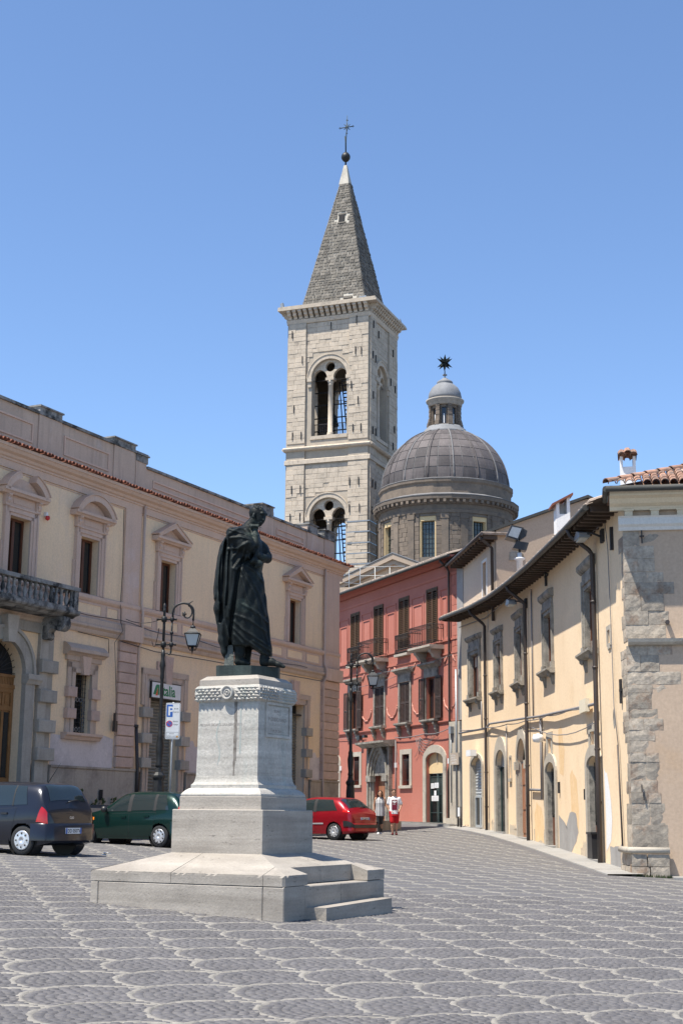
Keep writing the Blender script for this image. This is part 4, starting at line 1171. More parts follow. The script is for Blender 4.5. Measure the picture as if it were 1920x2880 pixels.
for k, (a, h, f, z0, z1, z2, z3) in enumerate(YW):
    m = MB(YF)
    for s in (-1, 1):
        m.box(a+s*h, a+s*(h+(f-h)*.5), 0, .05, z0, z1+(f-h)*.5); m.box(a+s*(h+(f-h)*.5), a+s*f, 0, .09, z0, z1+(f-h))
    m.box(a-h, a+h, 0, .05, z1, z1+(f-h)*.5); m.box(a-(h+f)/2, a+(h+f)/2, 0, .09, z1+(f-h)*.5, z1+(f-h))
    m.box(a-f+.05, a+f-.05, 0, .06, z1+(f-h), z2)
    m.profile([(0, z2), (.08, z2), (.16, z2+.07), (.19, z2+.12), (.19, z3-.04), (0, z3+.02)], a-f-.08, a+f+.08)
    for s in (-1, 1): m.box(a+s*h, a+s*(f+.05), 0, .12, z0, z0+.22)
    obj('window_surround', m, MT['wstone'], yel)
    m = MB(YF)                                                 # dark stone inner reveal
    for s in (-1, 1): m.box(a+s*h, a+s*(h-.03), -.19, 0, z0, z1)
    m.box(a-h+.03, a+h-.03, -.19, 0, z1-.03, z1)
    obj('stone_reveal', m, MT['wstone'], yel)
    m = MB(YF); m.profile([(0, z0-.16), (.16, z0-.16), (.24, z0-.08), (.28, z0-.06), (.28, z0), (0, z0)], a-f-.1, a+f+.1)
    sl = obj('sill', m, MT['wstone'], yel)
    for s in (-1, 1):
        x = a+s*(f-.22)
        m = MB(YF); m.profile([(0, z0-.16), (.2, z0-.16), (.2, z0-.24), (.13, z0-.3), (.12, z0-.19), (.05, z0-.5), (0, z0-.52)], x-.1, x+.1); obj('bracket', m, MT['wstone'], sl)
    sash(YF, yel, a, h-.03, z0, z1-.03, -.18, MT['winwood'])
for k, (a, h, sp, rise, wd, kd) in enumerate(YD):
    zb = yg(a)-.25
    m = MB(YF)
    ao = arc(a, sp, h, rise, PI, 0, 14); top = rise+wd*1.1
    oo = arc(a, sp, h+wd, top, PI, 0, 14)
    if k in (1, 2): oo = pointed(a, sp, h+wd, top+.2, 7)
    m.band(ao, oo, 0, .07)
    for s in (-1, 1): m.box(a+s*h, a+s*(h+wd), 0, .07, zb, sp)
    if k == 2:
        for s in (-1, 1): m.box(a+s*(h-.05), a+s*(h+wd+.04), -.02, .13, sp-.3, sp)
    obj('door_surround', m, MT['doorstone'], yel)
    m = MB(YF)
    for s in (-1, 1): m.box(a+s*h, a+s*(h-.025), -.21, 0, zb, sp)
    obj('stone_reveal', m, MT['doorstone'] if k in (0, 2) else MT['wstone'], yel)
    m = MB(YF); m.box(a-h-.05, a+h+.05, -.21, .16, zb-.2, yg(a)+.09); obj('threshold', m, MT['paveslab'], yel)
    zb = yg(a)+.09
    if k == 0:
        m = MB(YF); m.box(a-h, a+h, -.19, -.17, 2.47, sp+rise); sh = obj('roller_shutter', m, MT['rollerlt'], yel)
        z = 2.52
        me2 = SLAT.copy(); me2.materials.clear(); me2.materials.append(MT['rollerlt'])
        while z < sp+.1: piece('slat', me2, sh, YF(a, -.17, z+.06), (2*h-.02, .03, .125), rot_of(YF, a)); z += .13
        sash(YF, yel, a, h-.02, zb, 2.47, -.19, MT['rollerlt'])
    elif k == 1:
        m = MB(YF); m.prism([(a-h, sp-.05)]+arc(a, sp, h, rise, PI, 0, 12)+[(a+h, sp-.05)], -.19, -.17); obj('tympanum', m, MT['rollerlt'], yel)
        m = MB(YF); m.box(a-h, a+h, -.20, -.18, zb, sp-.05); dd = obj('glass_door', m, MT['pane'], yel)
        m = MB(YF)
        for x in (-h, -.03, h-.06): m.box(a+x, a+x+.06, -.18, -.15, zb, sp-.05)
        obj('door_frame', m, M('dark_green_frame', (.05, .085, .075), None, 4, .5, .05), dd)
    elif k == 2:
        m = MB(YF); m.box(a-h, a+h, -.20, -.15, zb, sp-.05); dd = obj('wooden_door', m, MT['doorred'], yel)
        m = MB(YF)
        for x in (-h+.08, .06):
            for z in (zb+.15, zb+1.0, zb+1.9): m.box(a+x, a+x+h-.14, -.155, -.125, z, z+.72)
        obj('door_panel', m, MT['doorred'], dd)
        m = MB(YF); m.prism([(a-h, sp-.05)]+arc(a, sp, h, rise, PI, 0, 12)+[(a+h, sp-.05)], -.21, -.19); obj('fanlight', m, MT['dark'], yel)
    else:
        m = MB(YF); m.prism([(a-h, zb)]+arc(a, sp, h, rise, PI, 0, 12)+[(a+h, zb)], -.22, -.19); dd = obj('glass_door', m, MT['pane'], yel)
        m = MB(YF)
        for q in range(7): m.tube([(a-h+.1+q*(2*h-.2)/6, -.15, zb+.9), (a-h+.1+q*(2*h-.2)/6, -.15, sp+.1)], .014, 4)
        for z in (zb+1.0, sp-.45): m.box(a-h, a+h, -.16, -.14, z, z+.04)
        obj('door_bars', m, MT['iron'], dd)
        m = MB(YF); m.box(a-h, a-.01, -.19, -.16, zb, zb+.9); m.box(a+.01, a+h, -.19, -.16, zb, zb+.9); obj('lower_panel', m, MT['winwood'], dd)
for a0, a1, z0, z1 in ((16.12, 16.78, 3.70, 4.14), (23.72, 24.36, 3.5, 3.95), (26.78, 27.12, 6.07, 6.42)):
    m = MB(YF); d = .22 if a0 < 26 else .12
    m.box(a0-d, a0, 0, .04, z0-.06, z1+d); m.box(a1, a1+d, 0, .04, z0-.06, z1+d); m.box(a0, a1, 0, .04, z1, z1+d)
    if a0 > 26: m.box(a0, a1, 0, .04, z0-.14, z0)
    obj('window_surround', m, MT['doorstone'], yel)
    g = MB(YF); g.face([(a0, -.15, z0), (a1, -.15, z0), (a1, -.15, z1), (a0, -.15, z1)]); obj('pane', g, MT['dark'] if a0 < 23 or a0 > 26 else MT['winwood'], yel)
m = MB(YF); m.box(8.02, 8.1, 0, .03, 2.95, 3.9); m.box(8.46, 8.54, 0, .03, 2.95, 3.9); m.box(8.1, 8.46, 0, .03, 3.85, 3.93); m.box(8.02, 8.54, 0, .08, 2.93, 3.05); obj('niche_surround', m, MT['doorstone'], yel)
g = MB(YF); g.face([(8.1, -.12, 3.0), (8.46, -.12, 3.0), (8.46, -.12, 3.9), (8.1, -.12, 3.9)]); obj('niche_back', g, MT['yellow'], yel)
# patches of bare render and whitewash
def blotch(T, pts, b, mat, name, parent):
    m = MB(T); n = len(pts); ca = sum(p[0] for p in pts)/n; cz = sum(p[1] for p in pts)/n
    out = []
    for i in range(n):
        p, q = pts[i], pts[(i+1) % n]
        for t in (0, .33, .66):
            out.append((p[0]+(q[0]-p[0])*t+rng.uniform(-.05, .05), p[1]+(q[1]-p[1])*t+rng.uniform(-.05, .05)))
    for i in range(len(out)): m.face([(ca, b, cz), (out[i][0], b, out[i][1]), (out[(i+1) % len(out)][0], b, out[(i+1) % len(out)][1])])
    return obj(name, m, mat, parent)
blotch(YF, [(17.8, .45), (17.8, 1.7), (18.6, 1.55), (19.2, 1.3), (19.9, 1.75), (21.0, 1.72), (21.3, 1.2), (21.0, .95), (19.5, .4)], .004, MT['greycement'], 'bare_render_patch', yel)
blotch(YF, [(25.65, .75), (25.6, 2.9), (26.0, 2.75), (26.5, 2.0), (26.5, 1.4), (26.3, 1.0)], .004, MT['whitewash'], 'whitewash_patch', yel)
blotch(YF, [(26.2, .0), (26.1, .9), (26.9, .85), (27.8, .95), (28.3, .7), (28.3, -.1)], .003, MT['greycement'], 'bare_render_patch', yel)
st = M('ochre_run_stain', (.70, .47, .24), (.78, .56, .33), 3, .9, .1, 20, fine=.1)
blotch(YF, [(20.2, 1.7), (20.1, 2.9), (20.5, 3.0), (21.2, 2.7), (21.5, 1.9), (21.4, 1.2)], .0025, st, 'damp_stain', yel)
blotch(YF, [(13.2, .8), (13.1, 1.7), (13.6, 2.1), (14.6, 1.9), (15.0, 1.3), (14.9, .8)], .0025, st, 'damp_stain', yel)
blotch(YF, [(18.2, 3.0), (18.0, 4.3), (18.6, 4.4), (19.2, 3.6), (18.9, 2.9)], .0025, st, 'damp_stain', yel)
gr = M('wall_foot_grime', (.42, .37, .30), (.60, .48, .34), 2.5, .92, .2, 20, fine=.2)
for a0, a1 in ((3.4, 5.3), (7.9, 9.6), (12.9, 15.3), (21.6, 23.0), (26.3, 28.2)):
    n = int((a1-a0)/.25)
    blotch(YF, [(a0, yg(a0)-.2)]+[(a0+(a1-a0)*k/n, yg(a0+(a1-a0)*k/n)+rng.uniform(.22, .55)) for k in range(n+1)]+[(a1, yg(a1)-.2)], .002, gr, 'wall_foot_grime', yel)
# pipes and cables
for a, zt in ((4.2, 0), (12.58, 0), (25.4, 0)):
    m = MB(YF); g0 = yg(a+.3)
    m.tube([(a-.05, .80, ez(a)), (a-.05, .72, ez(a)-.22), (a, .22, ez(a)-.62), (a, .13, ez(a)-.75), (a, .13, 5.2), (a+.02, .14, 3.0), (a+.05, .15, g0-.1)], .065, 8)
    for z in (7.4, 5.6, 3.4, 2.0): m.tube([(a, .13, z-.03), (a, .13, z+.03)], .082, 8)
    obj('downpipe', m, MT['drain'], yel)
m = MB(YF); m.tube([(13.57, .05, 9.6), (13.55, .05, 4.95)], .028, 5); m.tube([(3.25, .05, 6.4), (3.3, .05, 5.2)], .03, 5); m.tube([(15.1, .06, 5.0), (15.1, .06, 2.2)], .05, 6); m.tube([(12.8, .08, 2.55), (15.1, .08, 2.5)], .05, 6)
m.tube([(7.75, .05, 5.15), (7.8, .05, 2.3)], .025, 5)
obj('wall_pipe', m, MT['cable'], yel)
m = MB(YF); m.tube([(27.9, .06, 3.4), (28.2, .06, .3)], .025, 5); obj('wall_pipe', m, MT['drain'], yel)
m = MB(YF)
m.tube([(-.3, .1, 5.24), (4.1, .1, 5.2), (4.8, .1, 5.35), (12.2, .1, 5.1), (15.1, .1, 4.97), (23.1, .1, 4.70), (25.2, .12, 4.63)], .045, 6)
for q in range(6): m.tube(sag((q*4.2, .14, 5.36-.12*q), (q*4.2+4.2, .14, 5.36-.12*(q+1)), .05), .018, 4)
m.tube(sag((13.5, .1, 4.7), (25.3, .12, 4.15), .32), .016, 4)
m.tube([(-.3, .06, 10.0), (4, .06, 9.86), (11.7, .06, 9.97), (16.8, .06, 9.77), (26.3, .06, 9.34)], .02, 4)
m.tube([(27.0, .05, 9.3), (27.3, .05, 8.5), (27.45, .05, 6.2), (27.5, .05, 4.4), (27.9, .05, 3.4)], .012, 4)
obj('cable', m, MT['cable'], yel)
m = MB(YF); m.box(23.2, 24.2, .1, .22, 4.5, 4.86); obj('cable_box', m, MT['creamtrim'], yel)
m = MB(YF); m.box(18.05, 18.2, 0, .06, 2.35, 2.7); m.box(22.6, 22.72, 0, .05, 2.1, 2.4); obj('letter_slot', m, MT['iron'], yel)
m = MB(YF); m.lathe([(.001, 4.05), (.16, 4.08), (.2, 4.2), (.16, 4.32), (.001, 4.36)], 15.6, .25, 10); obj('globe_lamp', m, MT['white'], yel)
m = MB(YF); m.box(2.05, 2.75, .15, .42, 4.12, 4.38); obj('white_floodlight', m, MT['white'], yel)
m = MB(YF); m.prism(arc(27.25, 4.1, .16, .26, 0, 2*PI*.99, 14), .001, .006); obj('masonry_hole', m, MT['wstone'], yel)
m = MB(YF); m.box(28.3, 28.42, 0, .06, 4.4, 5.0); m.box(28.22, 28.5, 0, .05, 4.7, 4.76); m.box(27.75, 27.87, 0, .08, 8.4, 9.0); m.box(16.5, 16.62, .02, .08, 9.25, 9.8); m.box(16.3, 16.9, .02, .06, 9.55, 9.63); obj('wall_anchor', m, MT['iron'], yel)
# luminaires under the eave
for k, (a, lab) in enumerate(((11.7, 'grey street luminaire under the eave near the middle downpipe of the ochre house'), (25.9, 'large grey street luminaire under the eave beside the corner house cornice'))):
    t = thing('eave_luminaire', lab, 'street light', YF(a, .1, 9.2), group='luminaires under the ochre eave')
    z = 9.35 if k == 0 else 9.1
    m = MB(YF); m.tube([(a+.6, .05, z-.1), (a+.5, .3, z+.02), (a+.2, .45, z+.05)], .03, 5); m.box(a+.45, a+.75, 0, .08, z-.25, z+.1); obj('bracket', m, MT['iron'], t)
    m = MB(YF); m.prism([(a-.45, z-.02), (a+.35, z-.06), (a+.35, z+.06), (a-.1, z+.18), (a-.45, z+.08)], .32, .62); obj('housing', m, MT['greymetal'], t)
    m = MB(YF); m.box(a-.38, a+.25, .36, .58, z-.075, z-.045); obj('lens', m, MT['lampglass'], t)
# pale gutter paving along the wall
m = MB(YF)
for k in range(37):
    x0, x1 = -.3+k*.82, -.3+(k+1)*.82
    z = [float(gz(*YF(x, b, 0)[:2])) for x in (x0, x1) for b in (0, 1.0)]
    i = [m.p(x0, -.05, z[0]+.07), m.p(x1, -.05, z[2]+.07), m.p(x1, .80, z[3]+.022), m.p(x0, .80, z[1]+.022), m.p(x0, .82, z[1]-.1), m.p(x1, .82, z[3]-.1)]
    m.fi(i[:4]); m.fi([i[3], i[2], i[5], i[4]])
obj('wallside_pavement', m, MT['paveslab'], None, kind='structure')
# small things against the ochre wall
t = thing('info_post', 'short double post with a white notice beside the first ochre door', 'post', YF(.6, .35, 1.1))
for x in (.36, .84):
    m = MB(YF); m.tube([(x, .35, .9), (x, .35, 2.02)], .045, 6); obj('post', m, MT['iron'], t)
m = MB(YF); m.box(.40, .82, .34, .38, 1.6, 1.98); obj('notice', m, MT['white'], t)
p = YF(23.75, .0, 0)
t = thing('waste_bin', 'black square bin standing in the nearest ochre doorway', 'bin', (p[0], p[1], .45))
m = MB(YF); m.prism([(23.35, .48), (24.1, .48), (24.05, 1.15), (23.4, 1.15)], -.22, .12); obj('body', m, MT['black'], t)
m = MB(YF); m.box(23.36, 24.09, -.25, .15, 1.15, 1.21); obj('lid', m, MT['black'], t)
# ------------------------------------------------------------------ corner house at the right edge
NF = frame(6.95, 34.4, 1, -.17)
cor = thing('corner_house', 'peach corner house with stone quoins, cream cornice and clay tile roof at the right edge', 'building', NF(4, -3, .3))
obj('wall', wall(NF, .02, 9, -.6, 9.1, [], None), MT['peach'], cor)
m = MB(NF); m.face([(9, 0, -.6), (9, -8, -.6), (9, -8, 9.2), (9, 0, 9.2)]); obj('side_wall', m, MT['peach'], cor)
m = MB(NF); m.profile([(0, 9.02), (.12, 9.02), (.16, 9.10), (.3, 9.16), (.40, 9.26), (.58, 9.30), (.62, 9.42), (0, 9.42)], -.32, 9); obj('cornice', m, MT['creamtrim'], cor)
m = MB(NF); m.profile([(0, 8.52), (.07, 8.52), (.1, 8.6), (.16, 8.66), (.16, 8.82), (.2, 8.86), (0, 8.86)], -.12, 9); obj('lower_band', m, MT['whitetrim'], cor)
for k in range(14):
    a = .04+k*.63
    m = MB(NF); m.box(a, a+.19, 0, .13, 8.86, 9.0); m.box(a-.03, a+.22, 0, .16, 9.0, 9.04); obj('modillion', m, MT['creamtrim'], cor)
m = MB(NF); m.profile([(0, 5.68), (.1, 5.70), (.16, 5.76), (.18, 5.84), (0, 5.86)], .02, 9); obj('stone_ledge', m, MT['doorstone'], cor)
rows = []
Q = [(8.52, 8.14, .89), (8.14, 7.82, .72), (7.82, 7.5, .72), (7.5, 7.24, .92), (7.24, 6.94, 1.16), (6.94, 6.53, .90), (6.53, 6.19, 1.0), (6.19, 5.86, .93), (5.68, 5.46, 1.06), (5.46, 5.06, .74), (5.06, 4.75, 1.24), (4.75, 4.55, .94), (4.55, 4.17, .53), (4.17, 3.94, .66), (3.94, 3.66, .78), (3.66, 3.41, .58), (3.41, 3.13, .42), (3.13, 2.91, .65), (2.91, 2.48, .66), (2.48, 2.2, .6), (2.2, 1.95, .67), (1.95, 1.45, .75), (1.45, .92, .8)]
ys = []
for k, (z1, z0, w) in enumerate(Q):
    d = .016+rng.uniform(-.006, .01)
    if w > .62 and k % 3 != 1:
        c = w*rng.uniform(.38, .6)
        rows += [(-.02, c-.004, -.1, d, z0+.003, z1-.003), (c+.004, w, -.1, d+rng.uniform(-.01, .006), z0+.003, z1-.003)]
    else: rows.append((-.02, w, -.1, d, z0+.003, z1-.003))
    ys.append((29.5-rng.uniform(.55, 1.15), 29.52, -.1, .018, z0+.003, z1-.003))
for z0, z1 in ((.18, .5), (.5, .79)):
    c = .36 if z0 < .3 else .30
    rows += [(-.06, c-.012, -.1, .15, z0, z1-.014), (c+.012, .80, -.1, .16, z0, z1-.014)]
    ys.append((28.25, 29.54, -.1, .15, z0, z1-.014))
rows.append((-.06, .8, -.1, .12, -.2, .17))
def rough(rows, T):
    for a0, a1, b0, b1, c0, c1 in rows:
        m = MB(T); e = .008
        n = max(2, int((a1-a0)/.12)); l = max(2, int((c1-c0)/.1))
        A = [a0+(a1-a0)*k/n for k in range(n+1)]; C = [c0+(c1-c0)*k/l for k in range(l+1)]
        jit = lambda q, lo, hi: q+(rng.uniform(-.012, .012) if lo < q < hi else rng.uniform(-.006, .004) if q == hi else 0)
        g = [[m.p(jit(a, a0, a1), b1+rng.uniform(-.006, .005)-(e if k in (0, n) or q in (0, l) else 0), jit(c, c0, c1)) for k, a in enumerate(A)] for q, c in enumerate(C)]
        for q in range(l):
            for k in range(n): m.fi([g[q][k], g[q][k+1], g[q+1][k+1], g[q+1][k]])
        rim = [g[0][k] for k in range(n+1)]+[g[q][n] for q in range(1, l+1)]+[g[l][k] for k in range(n-1, -1, -1)]+[g[q][0] for q in range(l-1, 0, -1)]
        pts = [(A[k], C[0]) for k in range(n+1)]+[(A[n], C[q]) for q in range(1, l+1)]+[(A[k], C[l]) for k in range(n-1, -1, -1)]+[(A[0], C[q]) for q in range(l-1, 0, -1)]
        bk = [m.p(a, b0, c) for a, c in pts]
        for i in range(len(rim)): m.fi([rim[i], rim[(i+1) % len(rim)], bk[(i+1) % len(rim)], bk[i]])
        obj('quoin', m, MT['quoin'], cor)
rough(rows, NF); rough(ys, YF)
m = MB(NF); m.tube([(-.12, -.03, .86), (-.06, .1, .86), (.0, .13, .86), (.82, .13, .86)], .075, 8); m.tube([(-.06, .08, .86), (-.16, -.3, .86), (-.28, -1.1, .86)], .075, 8); obj('torus_moulding', m, MT['doorstone'], cor)
m = MB(NF); m.lathe([(.001, 0), (.05, 0), (.05, .1), (.001, .1)], 0, 0, 8); 
m = MB(NF); m.tube([(.97, .02, 6.24), (.97, .12, 6.24)], .055, 8); obj('iron_ring', m, MT['drain'], cor)
m = MB(NF); m.box(.42, .45, .03, .06, 8.2, 8.6); m.box(.38, .49, .03, .07, 8.36, 8.39); m.box(.22, .245, .04, .07, 2.2, 2.38); m.box(.26, .28, .04, .07, 2.02, 2.2); obj('wall_anchor', m, MT['iron'], cor)
m = MB(NF)
for k in range(10):
    p, q = NF(k*.9+.85, .45, 0), NF(k*.9+1.74, .45, 0); zz = float(max(gz(p[0], p[1]), gz(q[0], q[1])))
    m.box(k*.9+.85, k*.9+1.74, -.02, .85, zz-.3, zz+.05)
obj('corner_pavement', m, MT['paveslab'], None, kind='structure')
# tiled hip roof
SL = .40
m = MB(NF)
m.face([(-.36, .72, 9.47), (9, .72, 9.47), (9, -7, 9.47+7.72*SL), (7.36, -7, 9.47+7.72*SL)])
m.face([(-.36, .72, 9.47), (7.36, -7, 9.47+7.72*SL), (-.36, -7, 9.47)])
obj('roof_deck', m, MT['tileold'], cor)
m = MB(NF); m.tube([(-.42, .76, 9.43), (9, .76, 9.43)], .075, 8); m.tube([(-.42, .76, 9.43), (-.42, -.6, 9.43)], .075, 8); obj('gutter', m, MT['gutter'], cor)
tm = MB()
n = 6
for q in range(n):
    t0, t1 = PI*q/n, PI*(q+1)/n
    for r0, r1 in ((.105, .088),):
        tm.face([(r0*math.cos(t0), -.21, r0*math.sin(t0)), (r0*math.cos(t1), -.21, r0*math.sin(t1)), (r1*math.cos(t1), .21, r1*math.sin(t1)), (r1*math.cos(t0), .21, r1*math.sin(t0))], True)
    tm.face([(.105*math.cos(t0), -.21, .105*math.sin(t0)), (.105*math.cos(t1), -.21, .105*math.sin(t1)), (.085*math.cos(t1), -.21, .085*math.sin(t1)), (.085*math.cos(t0), -.21, .085*math.sin(t0))])
    tm.face([(.085*math.cos(t0), -.21, .085*math.sin(t0)), (.085*math.cos(t1), -.21, .085*math.sin(t1)), (.07*math.cos(t1), .2, .07*math.sin(t1)), (.07*math.cos(t0), .2, .07*math.sin(t0))])
TILE = tm.mesh('roof_tile'); TILE.materials.append(MT['tileold'])
rn = rot_of(NF, 0)+PI                                           # local -y looks out of the facade
pitch = math.atan(SL)
big = MB(NF)
a = -.26; col = 0
while a < 8.8:
    L = min(a+.36, 7.5); d = 0.0
    while d < L:
        b = .74-d-.2; z = 9.52+(d+.2)*SL+.028
        if a < 2.5 and d < 3.2:
            o = piece('roof_tile', TILE, cor, NF(a+rng.uniform(-.008, .008), b+rng.uniform(-.015, .015), z), (1, 1, 1))
            o.rotation_euler = (pitch+rng.uniform(-.01, .025), 0, rn+rng.uniform(-.02, .02))
        else:
            for q in range(4):
                t0, t1 = PI*q/4, PI*(q+1)/4
                big.face([(a+.1*math.cos(t0), b+.21, z-.21*SL+.1*math.sin(t0)), (a+.1*math.cos(t1), b+.21, z-.21*SL+.1*math.sin(t1)), (a+.08*math.cos(t1), b-.21, z+.19*SL+.08*math.sin(t1)), (a+.08*math.cos(t0), b-.21, z+.19*SL+.08*math.sin(t0))])
        d += .34
    a += .212; col += 1
obj('roof_tiles', big, MT['tileold'], cor, kind='stuff')
for k in range(9):
    t = .1+k*.33
    o = piece('hip_tile', TILE, cor, NF(-.36+t, .72-t, 9.60+t*SL), (1.1, 1.0, 1.1))
    o.rotation_euler = (math.atan(SL/1.414), 0, rn-PI/4)
for k in range(40):
    t = rng.uniform(0, 1)
m = MB(NF)
ch = thing('chimney', 'white plastered chimney with clay tile cap on the corner house roof', 'chimney', NF(.3, -1.9, 9.8))
m.box(.03, .10, -2.3, -1.9, 9.7, 10.9); m.box(.36, .43, -2.3, -1.9, 9.7, 10.9); m.box(.10, .36, -2.3, -2.23, 9.7, 10.62); m.box(.10, .36, -1.97, -1.9, 9.7, 10.62)
m.box(.1, .36, -2.23, -1.97, 9.7, 10.60)
obj('shaft', m, MT['whitewash'], ch)
for q, (x, b) in enumerate(((.08, -1.92), (.38, -1.92), (.08, -2.28), (.38, -2.28), (.23, -1.9), (.23, -2.3))):
    o = piece('cap_tile', TILE, ch, NF(x, b, 10.97+(.04 if q > 3 else 0)), (1.0, .8, 1.0)); o.rotation_euler = (.5 if b > -2.1 else -.5, 0, rn)
o = piece('ridge_tile', TILE, ch, NF(.23, -2.1, 11.03), (1.0, 1.1, .8)); o.rotation_euler = (0, 0, rn+PI/2)
# ------------------------------------------------------------------ beige house with gable behind the ochre roof
bei = thing('beige_house', 'tall beige house with brown gable wall rising behind the ochre house roof', 'building', (8, 61, 9))
BF = frame(5.62, 65.2, .8, -7.2)
GF = frame(6.42, 58.0, 10, 1.4)
obj('front_wall', wall(BF, 0, 7.24, 8, 13.1, [(4.55, 5.35, 10.2, 12.3)], None, .45), MT['beige'], bei)
m = MB(BF); m.box(4.43, 4.55, 0, .03, 10.1, 12.42); m.box(5.35, 5.45, 0, .03, 10.1, 12.42); m.box(4.55, 5.35, 0, .03, 12.3, 12.42); obj('window_surround', m, MT['whitewash'], bei)
m = MB(BF); m.face([(4.55, -.4, 10.2), (5.35, -.4, 10.2), (5.35, -.4, 12.3), (4.55, -.4, 12.3)]); obj('pane', m, MT['pane'], bei)
m = MB(GF)
m.prism([(0, 8), (9.5, 8), (9.5, 12.4), (3.95, 14.75), (0, 13.25)], 0, -.3)
obj('gable_wall', m, MT['brownplaster'], bei)
m = MB(GF)
m.face([(-.6, .14, 13.13), (3.95, .14, 14.86), (3.95, -9, 14.86), (-.6, -9, 13.13)]); m.face([(3.95, .14, 14.86), (9.6, .14, 12.5), (9.6, -9, 12.5), (3.95, -9, 14.86)])
m.prism([(-.62, 13.02), (3.95, 14.78), (9.6, 12.4), (9.6, 12.52), (3.95, 14.9), (-.62, 13.14)], .16, .0)
obj('roof_edge', m, MT['gutter'], bei)
m = MB(BF)
for k in range(38):
    a = .0+k*.2
    m.box(a, a+.13, -.6, .68, 13.08, 13.13)
m.box(-.3, 7.5, -.6, .6, 13.02, 13.08); obj('eave_boards', m, MT['tilepale'], bei)
me = UNIT.copy(); me.name = 'rafter'; me.materials.clear(); me.materials.append(MT['wooddark'])
for k in np.arange(.2, 7.4, .55): piece('rafter', me, bei, BF(k, .28, 12.92), (.12, .6, .16), rot_of(BF, k))
m = MB(BF); m.tube([(-.3, .68, 13.04), (7.6, .68, 13.02)], .07, 8); m.tube([(7.2, .68, 13.0), (7.2, .5, 12.8), (6.95, .12, 12.55), (6.95, .1, 9.5)], .07, 7); obj('downpipe', m, MT['drain'], bei)
m = MB(GF); m.prism([(.55, 12.0), (1.1, 12.05), (1.15, 12.25), (1.0, 12.4), (.6, 12.35)], 0, .05); obj('plaster_scar', m, MT['wstone'], bei)
fl = thing('rooftop_floodlight', 'big black floodlight on a white stub post at the ochre roof edge', 'floodlight', (6.75, 52, 11))
m = MB(); m.lathe([(.12, 10.3), (.12, 10.9), (.2, 10.95), (.2, 11.0), (.08, 11.05), (.08, 11.2)], 6.62, 52, 10); obj('post', m, MT['whitewash'], fl)
m = MB(); m.prism([(6.35, 11.35), (6.85, 11.25), (6.95, 11.55), (6.5, 11.62)], 51.8, 52.2); m.tube([(6.62, 52, 11.15), (6.62, 52, 11.4)], .05, 6); obj('ballast_box', m, MT['black'], fl)
m = MB(); m.prism([(6.1, 11.75), (6.55, 11.62), (6.75, 12.1), (6.3, 12.2)], 51.7, 52.3); m.prism([(6.6, 11.62), (6.85, 11.8), (6.9, 12.0), (6.7, 12.12)], 51.8, 52.25); obj('housing', m, MT['black'], fl)
m = MB(); m.prism([(6.17, 11.79), (6.52, 11.69), (6.67, 12.06), (6.33, 12.13)], 51.68, 51.7); obj('lens', m, MT['greymetal'], fl)
c2 = thing('chimney', 'slim white chimney with sloped tile cap standing on the ochre house roof', 'chimney', (7.25, 46, 10))
m = MB(); m.box(7.05, 7.5, 45.7, 46.3, 9.6, 11.35); m.box(7.05, 7.15, 45.7, 46.3, 11.35, 11.75); m.box(7.4, 7.5, 45.7, 46.3, 11.35, 11.95); m.box(7.15, 7.4, 46.2, 46.3, 11.35, 11.8); obj('shaft', m, MT['whitewash'], c2)
m = MB(); m.prism([(6.9, 11.6), (7.6, 11.98), (7.6, 12.06), (6.9, 11.68)], 45.6, 46.4); obj('cap', m, MT['tile'], c2)

# ------------------------------------------------------------------ bell tower
TF = frame(2.4895, 130.0, -.93403, .35718, flip=True)
TR = frame(2.4895, 130.0, .37139, .92848)
WA, WB = 8.3, 7.6
tow = thing('bell_tower', 'tall pale limestone bell tower with twin arched openings and grey stone spire', 'building', TF(4.1, -3.8, 2))
def TB(a, b, c):                                                 # back wall frame
    p = TF(WA-a, -WB, c); return (p[0]+.35718*b, p[1]+.93403*b, c)
def TL(a, b, c):                                                 # left wall
    p = TF(WA, -(WB-a), c); return (p[0]-.93403*b, p[1]+.35718*b, c)

def plate(T, outer, hls, b0, b1, name, mat, parent):
    """flat slab with holes"""
    cu = bpy.data.curves.new(name, 'CURVE'); cu.dimensions = '2D'; cu.fill_mode = 'BOTH'; cu.extrude = .5
    for line in [outer]+list(hls):
        sp = cu.splines.new('POLY'); sp.points.add(len(line)-1); sp.use_cyclic_u = True
        for pt, (x, z) in zip(sp.points, line): pt.co = (x, z, 0, 1)
    tmp = bpy.data.objects.new(name, cu); me0 = bpy.data.meshes.new_from_object(tmp)
    m = MB(T); co = [v.co for v in me0.vertices]
    for p in me0.polygons: m.face([(co[i].x, b0+(b1-b0)*(co[i].z+.5), co[i].y) for i in p.vertices])
    bpy.data.objects.remove(tmp); bpy.data.curves.remove(cu); bpy.data.meshes.remove(me0)
    return obj(name, m, mat, parent)

